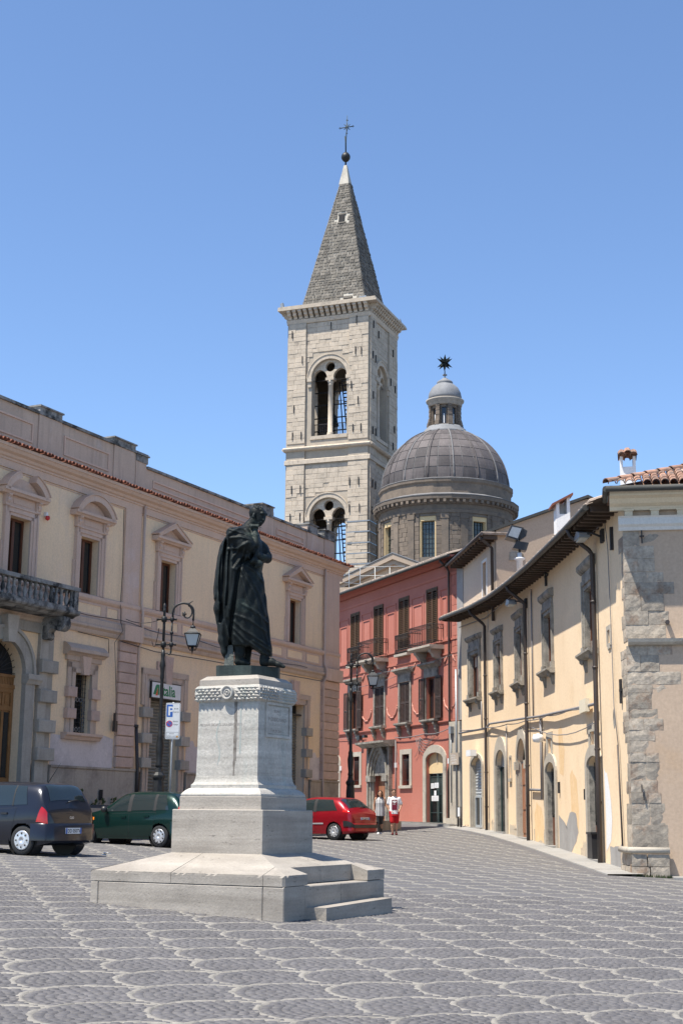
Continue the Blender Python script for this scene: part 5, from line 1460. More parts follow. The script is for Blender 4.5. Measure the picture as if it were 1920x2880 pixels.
OP = [(22.5, 29.2), (37.15, 42.95)]                                # sill and springing of the two belfry storeys
for fi, (T, W, ac, hw, p0, p1) in enumerate(((TF, WA, 4.05, 1.82, 2.0, 6.45), (TR, WB, 3.4, 1.62, 1.6, 5.2), (TB, WA, 4.05, 1.82, 2.0, 6.45), (TL, WB, 3.8, 1.62, 1.9, 5.7))):
    holes = [(ac-hw, ac+hw, z0, zs, arc(ac, zs, hw, hw, PI, 0, 16)) for z0, zs in OP]
    obj('wall', wall(T, 0, W, -2, 50.0, holes, None, .9), MT['towerjoint'], tow)
    for a0, a1 in ((0, p0), (p1, W)):
        m = MB(T); m.box(a0 if a0 == 0 else a0, a1, 0, .16, 2, 49.2); obj('corner_pilaster', m, MT['towerjoint'], tow)
    m = MB(T)
    m.profile([(0, 35.72), (.3, 35.75), (.44, 35.85), (.48, 35.97), (.42, 36.08), (.3, 36.14), (0, 36.16)], -.3, W+.3)
    m.profile([(0, 34.45), (.24, 34.45), (.24, 34.85), (.12, 34.92), (0, 34.92)], -.2, W+.2)
    obj('string_course', m, MT['tower'], tow)
    for z0, zs in OP:
        m = MB(T)
        m.band(arc(ac, zs, hw, hw, PI, 0, 20), arc(ac, zs, hw+.36, hw+.40, PI, 0, 20), 0, .14)
        m.band(arc(ac, zs, hw+.36, hw+.40, PI, 0, 20), arc(ac, zs, hw+.46, hw+.5, PI, 0, 20), 0, .2)
        m.box(ac-hw-.36, ac-hw, 0, .14, zs-.9, zs-.25); m.box(ac+hw, ac+hw+.36, 0, .14, zs-.9, zs-.25)
        for s in (-1, 1): m.box(*sorted((ac+s*hw*.97, ac+s*(hw+.42))), -.1, .24, zs-.35, zs)
        m.box(ac-hw-.1, ac+hw+.1, -.6, .10, z0-.35, z0)
        obj('arch_moulding', m, MT['tower'], tow)
        lw = (hw-.32)/2; c1, c2 = ac-.32-lw, ac+.32+lw
        tym = [(ac-hw, zs-.05)]+[(x, z) for x, z in arc(ac, zs, hw, hw, PI, 0, 24)]+[(ac+hw, zs-.05)]
        la = [(x, z) for x, z in pointed(c1, zs-.02, lw, lw*1.2, 8)]; lb = [(x, z) for x, z in pointed(c2, zs-.02, lw, lw*1.2, 8)]
        outer = [(ac-hw-.02, zs-.04)]+la+[(c1+lw+.001, zs-.04), (c2-lw-.001, zs-.04)]+lb+[(ac+hw+.02, zs-.04)]+[(x, z) for x, z in arc(ac, zs, hw+.02, hw+.02, 0, PI, 24)]
        tr = plate(T, outer, [arc(ac, zs+hw*.60, hw*.27, hw*.27, 0, 2*PI*.97, 20)], -.62, -.22, 'tracery', MT['tower'], tow)
        m = MB(T); m.lathe([(.36, z0), (.36, z0+.12), (.30, z0+.2), (.34, z0+.3), (.26, z0+.36), (.245, (z0+zs)/2), (.235, zs-.75), (.28, zs-.72), (.24, zs-.66), (.27, zs-.5), (.36, zs-.28)], ac, -.42, 12)
        m.box(ac-.42, ac+.42, -.78, -.06, zs-.28, zs-.02)
        obj('column', m, MT['tower'], tow)
        m = MB(T)
        for q in range(21):
            x = ac-hw+.1+q*(2*hw-.2)/20
            m.tube([(x, -.75, z0), (x, -.75, z0+1.35)], .022, 4, False)
        m.box(ac-hw, ac+hw, -.78, -.72, z0+1.3, z0+1.36)
        obj('railing', m, MT['iron'], tow)
        m = MB(T); m.tube([(ac-hw, -.42, zs-.2), (ac+hw, -.42, zs-.2)], .025, 4); obj('tie_rod', m, MT['iron'], tow)
    n = 15
    for k in range(n):
        a = -.12+(W+.24)*(k+.5)/n
        m = MB(T); m.profile([(0, 49.05), (.25, 49.12), (.3, 49.3), (.55, 49.42), (.62, 49.62), (.8, 49.72), (.82, 49.92), (0, 49.92)], a-.17, a+.17); obj('corbel', m, MT['tower'], tow)
    m = MB(T); m.profile([(0, 48.62), (.14, 48.65), (.2, 48.8), (.26, 49.05), (0, 49.05)], -.2, W+.2)
    obj('cornice', m, MT['tower'], tow)
    # regular ashlar blocks over the joints
m = MB(TF); m.box(-1.0, WA+.92, -WB-.9, .9, 49.92, 50.12); m.box(-.9, WA+.9, -WB-.9, .9, 50.12, 50.3); obj('cornice_slab', m, MT['tower'], tow)
blocks = []
for T, W, ac, hw, p0, p1, fr in ((TF, WA, 4.05, 1.82, 2.0, 6.45, 0), (TR, WB, 3.4, 1.62, 1.6, 5.2, 1)):
    z = 20.0; row = 0
    while z < 48.5:
        h = rng.choice((.36, .42, .46, .5))
        z1 = min(z+h, 48.6)
        for a0, a1, b in ((0, p0, .16), (p0, p1, 0), (p1, W, .16)):
            a = a0
            while a < a1-.05:
                w = min(rng.uniform(.55, 1.35), a1-a)
                if a1-a-w < .3: w = a1-a
                ok = True
                for z0, zs in OP:
                    x0, x1 = ac-hw-.5, ac+hw+.5
                    if b == 0 and a+w > x0 and a < x1 and z1 > z0-.36:
                        zm = (z+z1)/2
                        if zm < zs: ok = False
                        else:
                            r = hw+.55
                            dx = min(abs(a-ac), abs(a+w-ac)) if not (a < ac < a+w) else 0
                            if dx*dx+(z-zs)**2 < r*r: ok = False
                if (34.4 < z1 and z < 34.95) or (35.68 < z1 and z < 36.2): ok = False
                if ok: blocks.append((T, a+.008, a+w-.008, b, z+.008, z1-.008, fr))
                a += w
        z = z1; row += 1
blocks.sort(key=lambda q: (q[6], -(q[2]-q[1])*(q[5]-q[4])))
me = UNIT.copy(); me.name = 'stone_block'; me.materials.clear(); me.materials.append(MT['tower'])
rest = MB()
for k, (T, a0, a1, b, z0, z1, fr) in enumerate(blocks):
    d = rng.uniform(.012, .045)
    if k < 300:
        piece('stone_block', me, tow, T((a0+a1)/2, b-.05+d/2+.025, (z0+z1)/2), (a1-a0, .1+d, z1-z0), rot_of(T, 0))
    else:
        rest.T = T; rest.block(a0, a1, b-.05, b+d, z0, z1, .012)
obj('stone_blocks', rest, MT['tower'], tow, kind='stuff')
m = MB(TF)
for z in (28.5, 27.5, 26.45, 25.45, 24.45, 23.45):
    m.box(-.22, 2.05, -.0, .23, z-.05, z+.05)
    m.box(6.4, WA+.1, 0, .23, z-.05, z+.05)
obj('iron_band', m, MT['greymetal'], tow)
m = MB(TR)
for z in (28.5, 27.5, 26.45, 25.45, 24.45, 23.45): m.box(-.22, 1.7, 0, .23, z-.05, z+.05)
obj('iron_band', m, MT['greymetal'], tow)
m = MB()
for T, L in ((TF, ((7.9, 47.2), (6.8, 44.5), (3.9, 47.7), (1.2, 48.0), (1.3, 44.9), (.7, 44.8), (7.6, 39.6), (1.0, 39.9), (7.7, 36.9), (6.8, 36.9), (1.5, 37.2), (.7, 37.2), (7.7, 31.6), (6.8, 31.6), (1.8, 32.0), (.9, 32.0), (7.8, 28.9), (6.8, 28.9), (1.8, 29.4), (.8, 29.4), (1.7, 41.5))),
             (TR, ((.6, 47.6), (2.0, 47.0), (.5, 44.5), (1.2, 44.3), (.6, 40.5), (6.2, 46.4), (5.5, 43.2), (6.8, 42.8), (6.6, 38.6), (.5, 37.0), (1.3, 37.0), (6.2, 36.8), (.5, 31.8), (1.3, 31.8), (.5, 29.2)))):
    m.T = T
    for a, z in L:
        b = .16 if (a < 2.0 or a > 6.4 or T is TR) else .0
        m.box(a-.035, a+.035, b+.02, b+.14, z, z+.75)
obj('wall_anchor', m, MT['iron'], tow)
m = MB(TF); m.box(.85, WA-.85, -WB+.85, -.85, 21.9, 22.2); m.box(.85, WA-.85, -WB+.85, -.85, 36.4, 36.7); m.box(.85, WA-.85, -WB+.85, -.85, 49.4, 49.9); obj('floor', m, MT['wooddark'], tow)
for a, b in ((2.9, -3.2), (5.2, -4.0)):                          # bells
    p = TF(a, b, 0)
    m = MB(); m.lathe([(.62, 39.2), (.55, 39.45), (.42, 39.8), (.36, 40.2), (.2, 40.4), (.001, 40.42)], p[0], p[1], 14); m.tube([(p[0], p[1], 40.4), (p[0], p[1], 42.3)], .06, 5); obj('bell', m, MT['bronzegreen'], tow)
m = MB(TF)
for a, s in ((2.55, 1),):
    for z0, z1 in ((22.2, 29.8), (37.0, 43.2)):
        for da in (0, .8):
            m.tube([(1.9+da, -1.6, z0), (2.6+da, -1.6, z1)], .06, 4); m.tube([(2.7+da, -2.6, z0), (3.2+da, -2.6, z1)], .06, 4)
        k = 0
        while z0+k*.42 < z1:
            t = k*.42/(z1-z0); m.box(1.9+.7*t, 2.7+.7*t, -1.75, -1.5, z0+k*.42, z0+k*.42+.07); k += 1
        for z in np.arange(z0+1.2, z1, 1.3): m.box(1.5, 6.5, -2.4, -2.3, z, z+.1)
obj('iron_stair', m, MT['iron'], tow)
# spire: four stone-built slopes
sp0, sp1, sb0, sb1 = .62, 7.32, -.5, -7.0
AP = (4.0, -3.75, 66.75)
m = MB(TF)
bs = [(sp0, sb0, 50.3), (sp1, sb0, 50.3), (sp1, sb1, 50.3), (sp0, sb1, 50.3)]
for k in range(4): m.face([bs[k], bs[(k+1) % 4], AP])
spire = obj('spire', m, MT['spirejoint'], tow)
sst = []
for side in (0, 1):
    z = 50.32
    while z < 64.4:
        h = rng.choice((.26, .32, .36)); t0 = (z-50.3)/(AP[2]-50.3); t1 = (z+h-50.3)/(AP[2]-50.3)
        if side == 0: e0, e1 = (sp0, sp1)
        else: e0, e1 = (-sb0, -sb1)
        c = (e0+e1)/2; hw0 = (e1-e0)/2*(1-t0)
        a = c-hw0
        while a < c+hw0-.06:
            w = min(rng.uniform(.3, .75), c+hw0-a)
            if c+hw0-a-w < .2: w = c+hw0-a
            if not (side == 0 and ((3.45 < a+w and a < 4.28 and 59.5 < z < 60.9) or (2.0 < a+w and a < 2.9 and 50.3 < z < 51.2))):
                sst.append((side, a+.028, a+w-.028, z+.02, z+h-.02))
            a += w
        z += h
def SPT(side):
    if side == 0:
        return lambda a, b, c: TF(4.0+(a-4.0), sb0+(AP[1]-sb0)*(c-50.3)/(AP[2]-50.3)+b, c)
    return lambda a, b, c: TR(a, -sp0-(AP[0]-sp0)*(c-50.3)/(AP[2]-50.3)+b, c)
sst.sort(key=lambda q: (q[0], -(q[2]-q[1])*(q[4]-q[3])))
rest = MB()
for k, (sd, a0, a1, z0, z1) in enumerate(sst):
    T = SPT(sd)
    if k < 240:
        mm = MB(T); mm.block(a0, a1, -.06, .05+rng.uniform(-.025, .035), z0, z1, .025)
        o = obj('spire_stone', mm, MT['spire'], tow)
    else:
        rest.T = T; rest.block(a0, a1, -.06, .05+rng.uniform(-.025, .035), z0, z1, .025)
obj('spire_stones', rest, MT['spire'], tow, kind='stuff')
m = MB(SPT(0)); m.box(3.58, 4.16, -.02, .10, 59.85, 60.72); m.box(2.15, 2.75, -.02, .16, 50.42, 50.95); obj('spire_opening', m, MT['dark'], tow)
m = MB(SPT(0)); m.box(3.46, 4.28, -.05, .09, 60.72, 60.9); m.box(3.4, 4.3, -.05, .11, 59.72, 59.85); m.box(2.0, 2.9, -.05, .18, 50.95, 51.2); obj('opening_lintel', m, MT['spire'], tow)
m = MB(TF)
t = (64.4-50.3)/(AP[2]-50.3)
q = [(AP[0]+(x-AP[0])*(1-t), AP[1]+(y-AP[1])*(1-t), 64.4) for x, y, z in bs]
q = [(AP[0]+(x-AP[0])*1.12, AP[1]+(y-AP[1])*1.12, z) for x, y, z in q]
tp = [(AP[0]+(x-AP[0])*.28, AP[1]+(y-AP[1])*.28, 66.6) for x, y, z in q]
for k in range(4): m.face([q[k], q[(k+1) % 4], tp[(k+1) % 4], tp[k]])
m.face(tp); obj('spire_cap', m, MT['spirejoint'], tow)
ap = TF(*AP)
m = MB(); m.tube([(ap[0], ap[1], 66.5), (ap[0], ap[1], 67.2)], .10, 6); m.lathe([(.001, 67.02), (.25, 67.1), (.43, 67.34), (.47, 67.55), (.43, 67.76), (.25, 68.0), (.001, 68.08)], ap[0], ap[1], 16)
fin = obj('ball_finial', m, MT['castiron'], tow)
m = MB()
x, y = ap[0], ap[1]
m.tube([(x, y, 68.0), (x-.02, y, 69.3), (x+.04, y, 70.0), (x+.12, y, 72.2)], [.07, .08, .05, .025], 5)
m.tube([(x-.62, y, 70.75), (x+.72, y, 71.0)], .05, 5)
for s in (-1, 1): m.tube([(x+.1-.3, y, 70.9-.3*s), (x+.1+.3, y, 70.9+.3*s)], .035, 4)
for cx, cz in ((-.62, 70.75), (.72, 71.0), (.11, 71.65), (.07, 70.2)): m.tube([(x+cx-.09, y, cz), (x+cx, y, cz+.1), (x+cx+.09, y, cz), (x+cx, y, cz-.1), (x+cx-.09, y, cz)], .03, 4)
for s in (-1, 1):
    m.tube([(x+.1+.02, y, 71.3), (x+.1+s*.12, y, 70.95), (x+.08, y, 70.4)], .025, 4)
m.tube([(x-.12, y, 69.9), (x-.05, y, 69.3), (x-.04, y, 68.9)], .04, 4)
obj('iron_cross', m, MT['bronzegreen'], fin)
m = MB(TF); m.prism([(8.7, 50.3), (9.0, 50.3), (9.05, 50.75), (8.8, 50.85)], .4, .7); m.prism([(.1, 50.3), (.9, 50.3), (.9, 50.55), (.2, 50.62)], .2, .5); m.prism([(-.8, 50.3), (-.6, 50.3), (-.65, 50.8)], -7.6, -7.3); obj('cornice_floodlight', m, MT['greymetal'], tow)

# ------------------------------------------------------------------ church: drum, dome, lantern, gable
DCX, DCY = 9.42, 126.0
chu = thing('domed_church', 'domed church with lead dome on a brown stone drum, right of the bell tower', 'building', (DCX, DCY, 2))
RD = 5.95
def DT(a, b, c):
    t = a/RD; return (DCX+(RD+b)*math.sin(t), DCY-(RD+b)*math.cos(t), c)
holes = []
WANG = [R(-19.5+45*k) for k in range(8)]
for t in WANG:
    t = (t+PI) % (2*PI)-PI
    holes.append((t*RD-.74, t*RD+.74, 23.4, 27.0))
obj('drum_wall', wall(DT, -PI*RD, PI*RD, 10, 28.0, holes, .6, .5), MT['drumjoint'], chu)
for t in WANG:
    t = (t+PI) % (2*PI)-PI
    c = t*RD
    m = MB(DT); m.box(c-.74, c-.62, -.5, -.05, 23.4, 27.0); m.box(c+.62, c+.74, -.5, -.05, 23.4, 27.0); m.box(c-.62, c+.62, -.5, -.05, 26.6, 27.0); o = obj('window_reveal', m, MT['ochrepanel'], chu)
    m = MB(DT); m.face([(c-.62, -.42, 23.4), (c+.62, -.42, 23.4), (c+.62, -.42, 26.6), (c-.62, -.42, 26.6)]); g = obj('window', m, MT['leadpane'], chu)
    m = MB(DT)
    for q in range(1, 4): m.box(c-.62+q*.31-.015, c-.62+q*.31+.015, -.42, -.38, 23.4, 26.6)
    for q in range(1, 8): m.box(c-.62, c+.62, -.42, -.385, 23.4+q*.42-.012, 23.4+q*.42+.012)
    obj('glazing_bars', m, MT['iron'], g)
m = MB(DT)
me = UNIT.copy(); me.name = 'ashlar_block'; me.materials.clear(); me.materials.append(MT['drum'])
z = 22.9
spans = []
hs = sorted(h for h in holes)
e0 = -RD*1.5
for h in hs+[(RD*1.5, 99, 0, 0)]:
    if h[0] > e0:
        if min(h[0], RD*1.5) > e0: spans.append((e0, min(h[0], RD*1.5)))
        e0 = max(e0, h[1])
cnt = 0; rest = MB(DT)
while z < 27.0:
    for s0, s1 in spans:
        a = s0
        while a < s1-.06:
            w = rng.uniform(.45, .85)
            if s1-a-w < .3: w = s1-a
            c = a+w/2; d = rng.uniform(.015, .05)
            if cnt < 300: piece('ashlar_block', me, chu, DT(c, d/2, z+.2), (w-.02, .08+d, .385), c/RD+PI)
            else: rest.block(a+.01, a+w-.01, -.04, d+.04, z+.01, z+.39, .02)
            cnt += 1; a += w
    z += .40
if rest.f: obj('ashlar_blocks', rest, MT['drum'], chu, kind='stuff')
for k in range(8):
    for q in (-8, 8):
        c = ((R(3+45*k+q)+PI) % (2*PI)-PI)*RD
        m = MB(DT); m.box(c-.3, c+.3, 0, .16, 22, 26.75); m.box(c-.36, c+.36, 0, .2, 26.75, 27.2); obj('drum_pilaster', m, MT['drum'], chu)
prof = [(5.95, 27.2), (6.12, 27.25), (6.15, 27.55), (6.05, 27.6), (6.05, 28.0), (6.2, 28.05), (6.35, 28.3), (6.58, 28.42), (6.6, 28.72), (6.5, 28.78), (6.05, 29.0)]
m = MB(); m.lathe(prof, DCX, DCY, 24, sm=False); obj('main_cornice', m, MT['drum'], chu)
m = MB(); m.lathe([(6.5, 28.785), (6.63, 28.73), (6.64, 28.8), (6.4, 28.9), (6.0, 29.05)], DCX, DCY, 24, sm=False); obj('lead_flashing', m, MT['leadseam'], chu)
for k in range(72):
    t = 2*PI*k/72
    m = MB(frame(DCX+6.3*math.cos(t), DCY+6.3*math.sin(t), -math.sin(t), math.cos(t))); m.box(-.12, .12, -.1, .22, 28.12, 28.38)
    obj('modillion', m, MT['drum'], chu)
m = MB(); m.lathe([(5.92, 29.0), (5.95, 29.9), (6.08, 30.05), (6.1, 30.3), (5.8, 30.42)], DCX, DCY, 24, sm=False); obj('attic_ring', m, MT['drum'], chu)
m = MB(); m.lathe([(6.1, 30.3), (6.13, 30.31), (6.12, 30.38), (5.75, 30.5)], DCX, DCY, 24, sm=False); obj('lead_flashing', m, MT['leadseam'], chu)
Rm, z0d = 5.78, 30.35
m = MB(); m.lathe([(Rm*math.cos(t), z0d+Rm*math.sin(t)) for t in np.linspace(0, 1.2, 16)], DCX, DCY, 64); obj('dome_shell', m, MT['leadseam'], chu)
LV = np.radians([1, 11, 21.5, 32, 42.5, 53, 66])
for r in range(6):
    mm = MB()
    t0, t1 = LV[r]+.006, LV[r+1]-.006; g = 2*PI/32
    nseg = 4
    P_ = [[((Rm+.035)*math.cos(t)*math.cos(-PI/2+p), (Rm+.035)*math.cos(t)*math.sin(-PI/2+p), (Rm+.035)*math.sin(t)) for p in np.linspace(-g/2+.006, g/2-.006, nseg+1)] for t in np.linspace(t0, t1, 4)]
    for i in range(3):
        for j in range(nseg): mm.face([P_[i][j], P_[i][j+1], P_[i+1][j+1], P_[i+1][j]], True)
    bnd = P_[0]+[P_[i][-1] for i in (1, 2)]+P_[3][::-1]+[P_[i][0] for i in (2, 1)]
    for i in range(len(bnd)):
        a_, b_ = bnd[i], bnd[(i+1) % len(bnd)]; mm.face([a_, b_, tuple(q*.985 for q in b_), tuple(q*.985 for q in a_)])
    me2 = mm.mesh('lead_panel'); me2.materials.append(MT['lead'])
    for k in range(32):
        piece('lead_panel', me2, chu, (DCX, DCY, z0d), (1, 1, 1), 2*PI*(k+.5)/32)
for k in range(16):
    t = -PI/2+R(-19.5-22.5*.0)+2*PI*k/16
    mm = MB(); mm.tube([(DCX+(Rm+.05)*math.cos(p)*math.cos(t), DCY+(Rm+.05)*math.cos(p)*math.sin(t), z0d+(Rm+.05)*math.sin(p)) for p in np.linspace(.0, 1.2, 14)], .075, 6)
    obj('dome_rib', mm, MT['leadseam'] if k % 2 else MT['lead'], chu)
m = MB(); m.lathe([(2.2, 35.6), (2.14, 35.9), (1.95, 35.95), (1.9, 36.15), (1.75, 36.25), (1.68, 36.4), (1.2, 36.45)], DCX, DCY, 32); obj('lantern_base', m, MT['leadlight'], chu)
def LT(a, b, c):
    t = a/1.3; return (DCX+(1.3+b)*math.sin(t), DCY-(1.3+b)*math.cos(t), c)
holes = [((R(-9+45*k)+PI) % (2*PI)-PI) for k in range(8)]
hl = [(1.3*t-.2, 1.3*t+.2, 36.55, 38.1) for t in holes]
obj('lantern_wall', wall(LT, -PI*1.3, PI*1.3, 36.3, 38.5, hl, .17, .15), MT['drum'], chu)
for t in holes:
    m = MB(LT); a = 1.3*t
    m.face([(a-.2, -.13, 36.55), (a+.2, -.13, 36.55), (a+.2, -.13, 38.1), (a-.2, -.13, 38.1)]); g = obj('lantern_window', m, MT['pane'], chu)
    m = MB(LT); m.box(a-.05, a+.05, -.12, -.1, 36.6, 37.5); obj('light_strip', m, MT['white'], g)
    a2 = 1.3*(t+R(22.5))
    for q in range(10):
        m = MB(LT) if q == 0 else m
        m.box(a2-.17, a2+.17, 0, (.2 if q > 3 else .2+.1*(4-q)*.55)+(q % 2)*.02, 36.4+q*.2, 36.4+q*.2+.185)
    obj('buttress', m, MT['drum'], chu)
m = MB(); m.lathe([(1.45, 38.35), (1.55, 38.45), (1.6, 38.75), (1.74, 38.85), (1.76, 38.98), (1.5, 39.06)], DCX, DCY, 32); obj('lantern_cornice', m, MT['greystone'], chu)
m = MB(); m.lathe([(1.52, 39.05), (1.54, 39.3), (1.45, 39.75), (1.22, 40.2), (.9, 40.5), (.7, 40.6), (.73, 40.66), (.74, 40.78), (.66, 40.88), (.38, 41.05), (.15, 41.22), (.05, 41.3), (.05, 41.4), (.2, 41.46), (.2, 41.56), (.06, 41.62), (.04, 41.95)], DCX, DCY, 32); cup = obj('lantern_cupola', m, MT['leadlight'], chu)
m = MB()
import itertools
ph = (1+5**.5)/2
ic = [Vector(v).normalized() for v in [(0, s1, s2*ph) for s1 in (-1, 1) for s2 in (-1, 1)]+[(s1, s2*ph, 0) for s1 in (-1, 1) for s2 in (-1, 1)]+[(s2*ph, 0, s1) for s1 in (-1, 1) for s2 in (-1, 1)]]
cz = 42.68
ic += [Vector((x, y, z)).normalized() for x in (-1, 1) for y in (-1, 1) for z in (-1, 1)]
for v in ic:
    u = v.cross(Vector((.3, .2, .9))).normalized(); w = v.cross(u)
    base = [Vector((DCX, DCY, cz))+v*.18+(u*math.cos(2*PI*q/4)+w*math.sin(2*PI*q/4))*.2 for q in range(4)]
    tip = Vector((DCX, DCY, cz))+v*.84
    for q in range(4): m.face([tuple(base[q]), tuple(base[(q+1) % 4]), tuple(tip)])
m.face([tuple(b) for b in base])
obj('metal_star', m, MT['bronze'], cup)
GA = frame(3.9, 105.0, -.934, .357, flip=True)
m = MB(GA)
m.prism([(-5, 8), (5, 8), (5, 18.75), (0, 20.75), (-5, 18.75)], -.6, -6); obj('nave_wall', m, MT['beige'], chu)
m = MB(GA)
m.band([(-4.6, 18.55), (0, 20.4), (4.6, 18.55)], [(-5.2, 18.7), (0, 20.82), (5.2, 18.7)], -.6, .15)
m.band([(-4.2, 18.4), (0, 20.05), (4.2, 18.4)], [(-4.6, 18.55), (0, 20.4), (4.6, 18.55)], -.6, -.05)
m.box(-5.2, 5.2, -.6, .1, 18.2, 18.45)
obj('gable_cornice', m, MT['brownplaster'], chu)
m = MB(GA); m.band([(-5.25, 18.72), (0, 20.84), (5.25, 18.72)], [(-5.25, 18.8), (0, 20.92), (5.25, 18.8)], -6, .2); obj('gable_roof', m, MT['leadlight'], chu)
rl = thing('roof_railing', 'white metal safety railing on the rooftop between palazzo and coral house', 'railing', (2, 94, 15.5))
m = MB()
for z in (16.9, 17.45, 18.05): m.tube([(-.55, 93, z), (-.2, 94, z), (1.3, 95, z), (4.3, 95, z+.1)], .018, 4)
for x, y in ((-.5, 93.2), (-.2, 94), (.55, 94.5), (1.3, 95), (2.3, 95), (3.3, 95)): m.tube([(x, y, 15.5), (x, y, 18.05)], .022, 4)
m.tube([(-.55, 93, 15.5), (-.5, 93, 17), (-.2, 93, 17.9), (.2, 93.2, 18.05)], .022, 4)
obj('rails', m, MT['whitetrim'], rl)
lh = thing('low_rear_house', 'low grey flat-roofed block behind the coral house, under the white railing', 'building', (1.5, 95, 2)); m = MB(); m.box(-3, 6, 92.6, 97, 1, 15.5); obj('wall', m, MT['greycement'], lh)
# ------------------------------------------------------------------ monument: stepped platform, pedestal, bronze figure
MC = (-1.3, 19.94)
def MF(a, b, c):       # a along the front face (left to right), b out of it, c up
    return (MC[0]+.893*a-.45*b, MC[1]-.45*a-.893*b, c)
def MR(a, b, c):       # a along the right face (from the near corner backwards), b out of it
    return (MC[0]+.45*a+.893*b, MC[1]+.893*a-.45*b, c)
plat = thing('monument_platform', 'low travertine platform with corner steps carrying the pedestal in the square', 'platform', (MC[0], MC[1], .3))
H = 1.45
def slab(f, name, z0, z1, a0, a1, b0, b1, e=.012):
    m = MB(f); m.block(a0, a1, b0, b1, z0, z1, e); return obj(name, m, MT['trav'], plat)
# lower course: front, right, left, back stones
for a0, a1 in ((-1.45, -1.325), (-1.322, 1.148), (1.151, 1.45)): slab(MF, 'platform_stone', -.2, .728, a0, a1, .9, H)
for a0, a1 in ((-.895, .1), (.104, 1.45)): slab(MR, 'platform_stone', -.2, .726, a0, a1, .9, H)
for a0, a1 in ((-1.45, 0), (.003, 1.45)): slab(lambda a, b, c: MR(a, -b, c), 'platform_stone', -.2, .728, a0+.55*(a0 < 0), a1, .9, H)
for a0, a1 in ((-.89, 0), (.003, .89)): slab(lambda a, b, c: MF(a, -b, c), 'platform_stone', -.2, .728, a0, a1, .9, H)
m = MB(MF); m.box(-.9, .9, -.9, .9, -.2, .72); obj('core', m, MT['trav'], plat)
# upper course with its gently hipped top; a notch on the right side makes the steps
ze = .868
def topz(a, b):
    d = max(abs(a), abs(b)); return ze+(H-d)*.30 if d > .68 else 1.099
def capstone(poly, sk=.735):
    """poly in (a,b) of MF; hipped top with a worn edge"""
    m = MB(MF)
    P_ = []
    for i in range(len(poly)):
        p, q = poly[i], poly[(i+1) % len(poly)]
        rim = (abs(abs(p[0])-H) < .04 and abs(abs(q[0])-H) < .04) or (abs(abs(p[1])-H) < .04 and abs(abs(q[1])-H) < .04)
        n = max(1, int(math.hypot(q[0]-p[0], q[1]-p[1])/.045)) if rim else 1
        for t in range(n):
            x, y = p[0]+(q[0]-p[0])*t/n, p[1]+(q[1]-p[1])*t/n
            c = rng.choice((0, .001, .002, .002, .003, .001, .002, .012)) if rim else 0
            P_.append((x, y, c))
    n = len(P_)
    lo = [m.p(a, b, sk) for a, b, c in P_]; hi = [m.p(a*(1-c*.7), b*(1-c*.7), topz(a, b)-c) for a, b, c in P_]
    md = [m.p(a, b, topz(a, b)-.03) for a, b, c in P_]
    for i in range(n):
        j = (i+1) % n; m.fi([lo[i], lo[j], md[j], md[i]]); m.fi([md[i], md[j], hi[j], hi[i]])
    m.fi(hi)
    return obj('platform_capstone', m, MT['trav'], plat)
g = .003
capstone([(-H, H), (-.2-g, H), (-.2-g, .7), (-.7, .7)])
capstone([(-.2+g, H), (1.15-g, H), (1.15-g, 1.15), (.7, .7), (-.2+g, .7)])
capstone([(1.15+g, H-.0), (H-.03, H), (H, H-.03), (H, .84), (1.2, .84), (1.15+g, 1.15)])
capstone([(-H, -H), (-H, H), (-.7, .7), (-.7, -.7)])
capstone([(-H, -H), (-.7, -.7), (.7, -.7), (H, -H)])
capstone([(.7, .7), (1.15, 1.15), (1.2, .84), (1.2, 0), (.7, 0)])
capstone([(.7, 0-g), (1.2, 0-g), (1.2, -.91), (1.2, -1.2), (.7, -.7)])
capstone([(1.2+g, -.91), (H, -.91), (H, -1.28), (1.2+g, -1.2)])
capstone([(1.2+g, -1.2-g), (H, -1.28-g), (H, -H), (1.2, -1.2-.25*.0)])
m = MB(MR)
i = [m.p(*q) for q in ((-.88, H-.02, .05), (1.2, H-.02, .05), (1.2, 1.70, .02), (-.80, 1.70, .02), (-.88, H-.02, .462), (1.2, H-.02, .50), (1.2, 1.68, .495), (-.76, 1.68, .46))]
for q in ((4, 5, 6, 7), (0, 4, 7, 3), (3, 7, 6, 2), (2, 6, 5, 1), (0, 1, 5, 4), (0, 3, 2, 1)): m.fi([i[k] for k in q])
obj('step', m, MT['trav'], plat)

ped = thing('pedestal', 'tall stained travertine pedestal with carved garland and Latin inscription under the bronze figure', 'pedestal', (MC[0], MC[1], 1.09))
def sq(prof, name, mat, T=MF):
    """square moulded block from (half width, z) rings"""
    m = MB(T)
    rings = [[m.p(s*h, t*h, z) for s, t in ((-1, 1), (1, 1), (1, -1), (-1, -1))] for h, z in prof]
    for r0, r1 in zip(rings, rings[1:]):
        for k in range(4): m.fi([r0[k], r0[(k+1) % 4], r1[(k+1) % 4], r1[k]])
    m.fi(rings[0][::-1]); m.fi(rings[-1])
    return obj(name, m, mat, ped)
sq([(.70, 1.085), (.70, 1.652), (.692, 1.662)], 'plinth_block', MT['trav'])
sq([(.633, 1.662), (.633, 1.826), (.627, 1.834)], 'upper_plinth_block', MT['trav'])
sq([(.618, 1.834), (.624, 1.846), (.622, 1.866), (.605, 1.888), (.58, 1.915), (.552, 1.936), (.535, 1.943)], 'torus_base', MT['die'])
die_p = [(.529, 1.943), (.529, 1.99), (.515, 2.0), (.499, 2.025), (.489, 2.06), (.481, 2.11), (.476, 2.5), (.472, 3.13)]
dieo = sq(die_p, 'inscribed_die', MT['die'])
sq([(.48, 3.10), (.50, 3.125), (.512, 3.17), (.518, 3.22), (.512, 3.28), (.495, 3.318), (.47, 3.326)], 'garland_band', MT['die'])
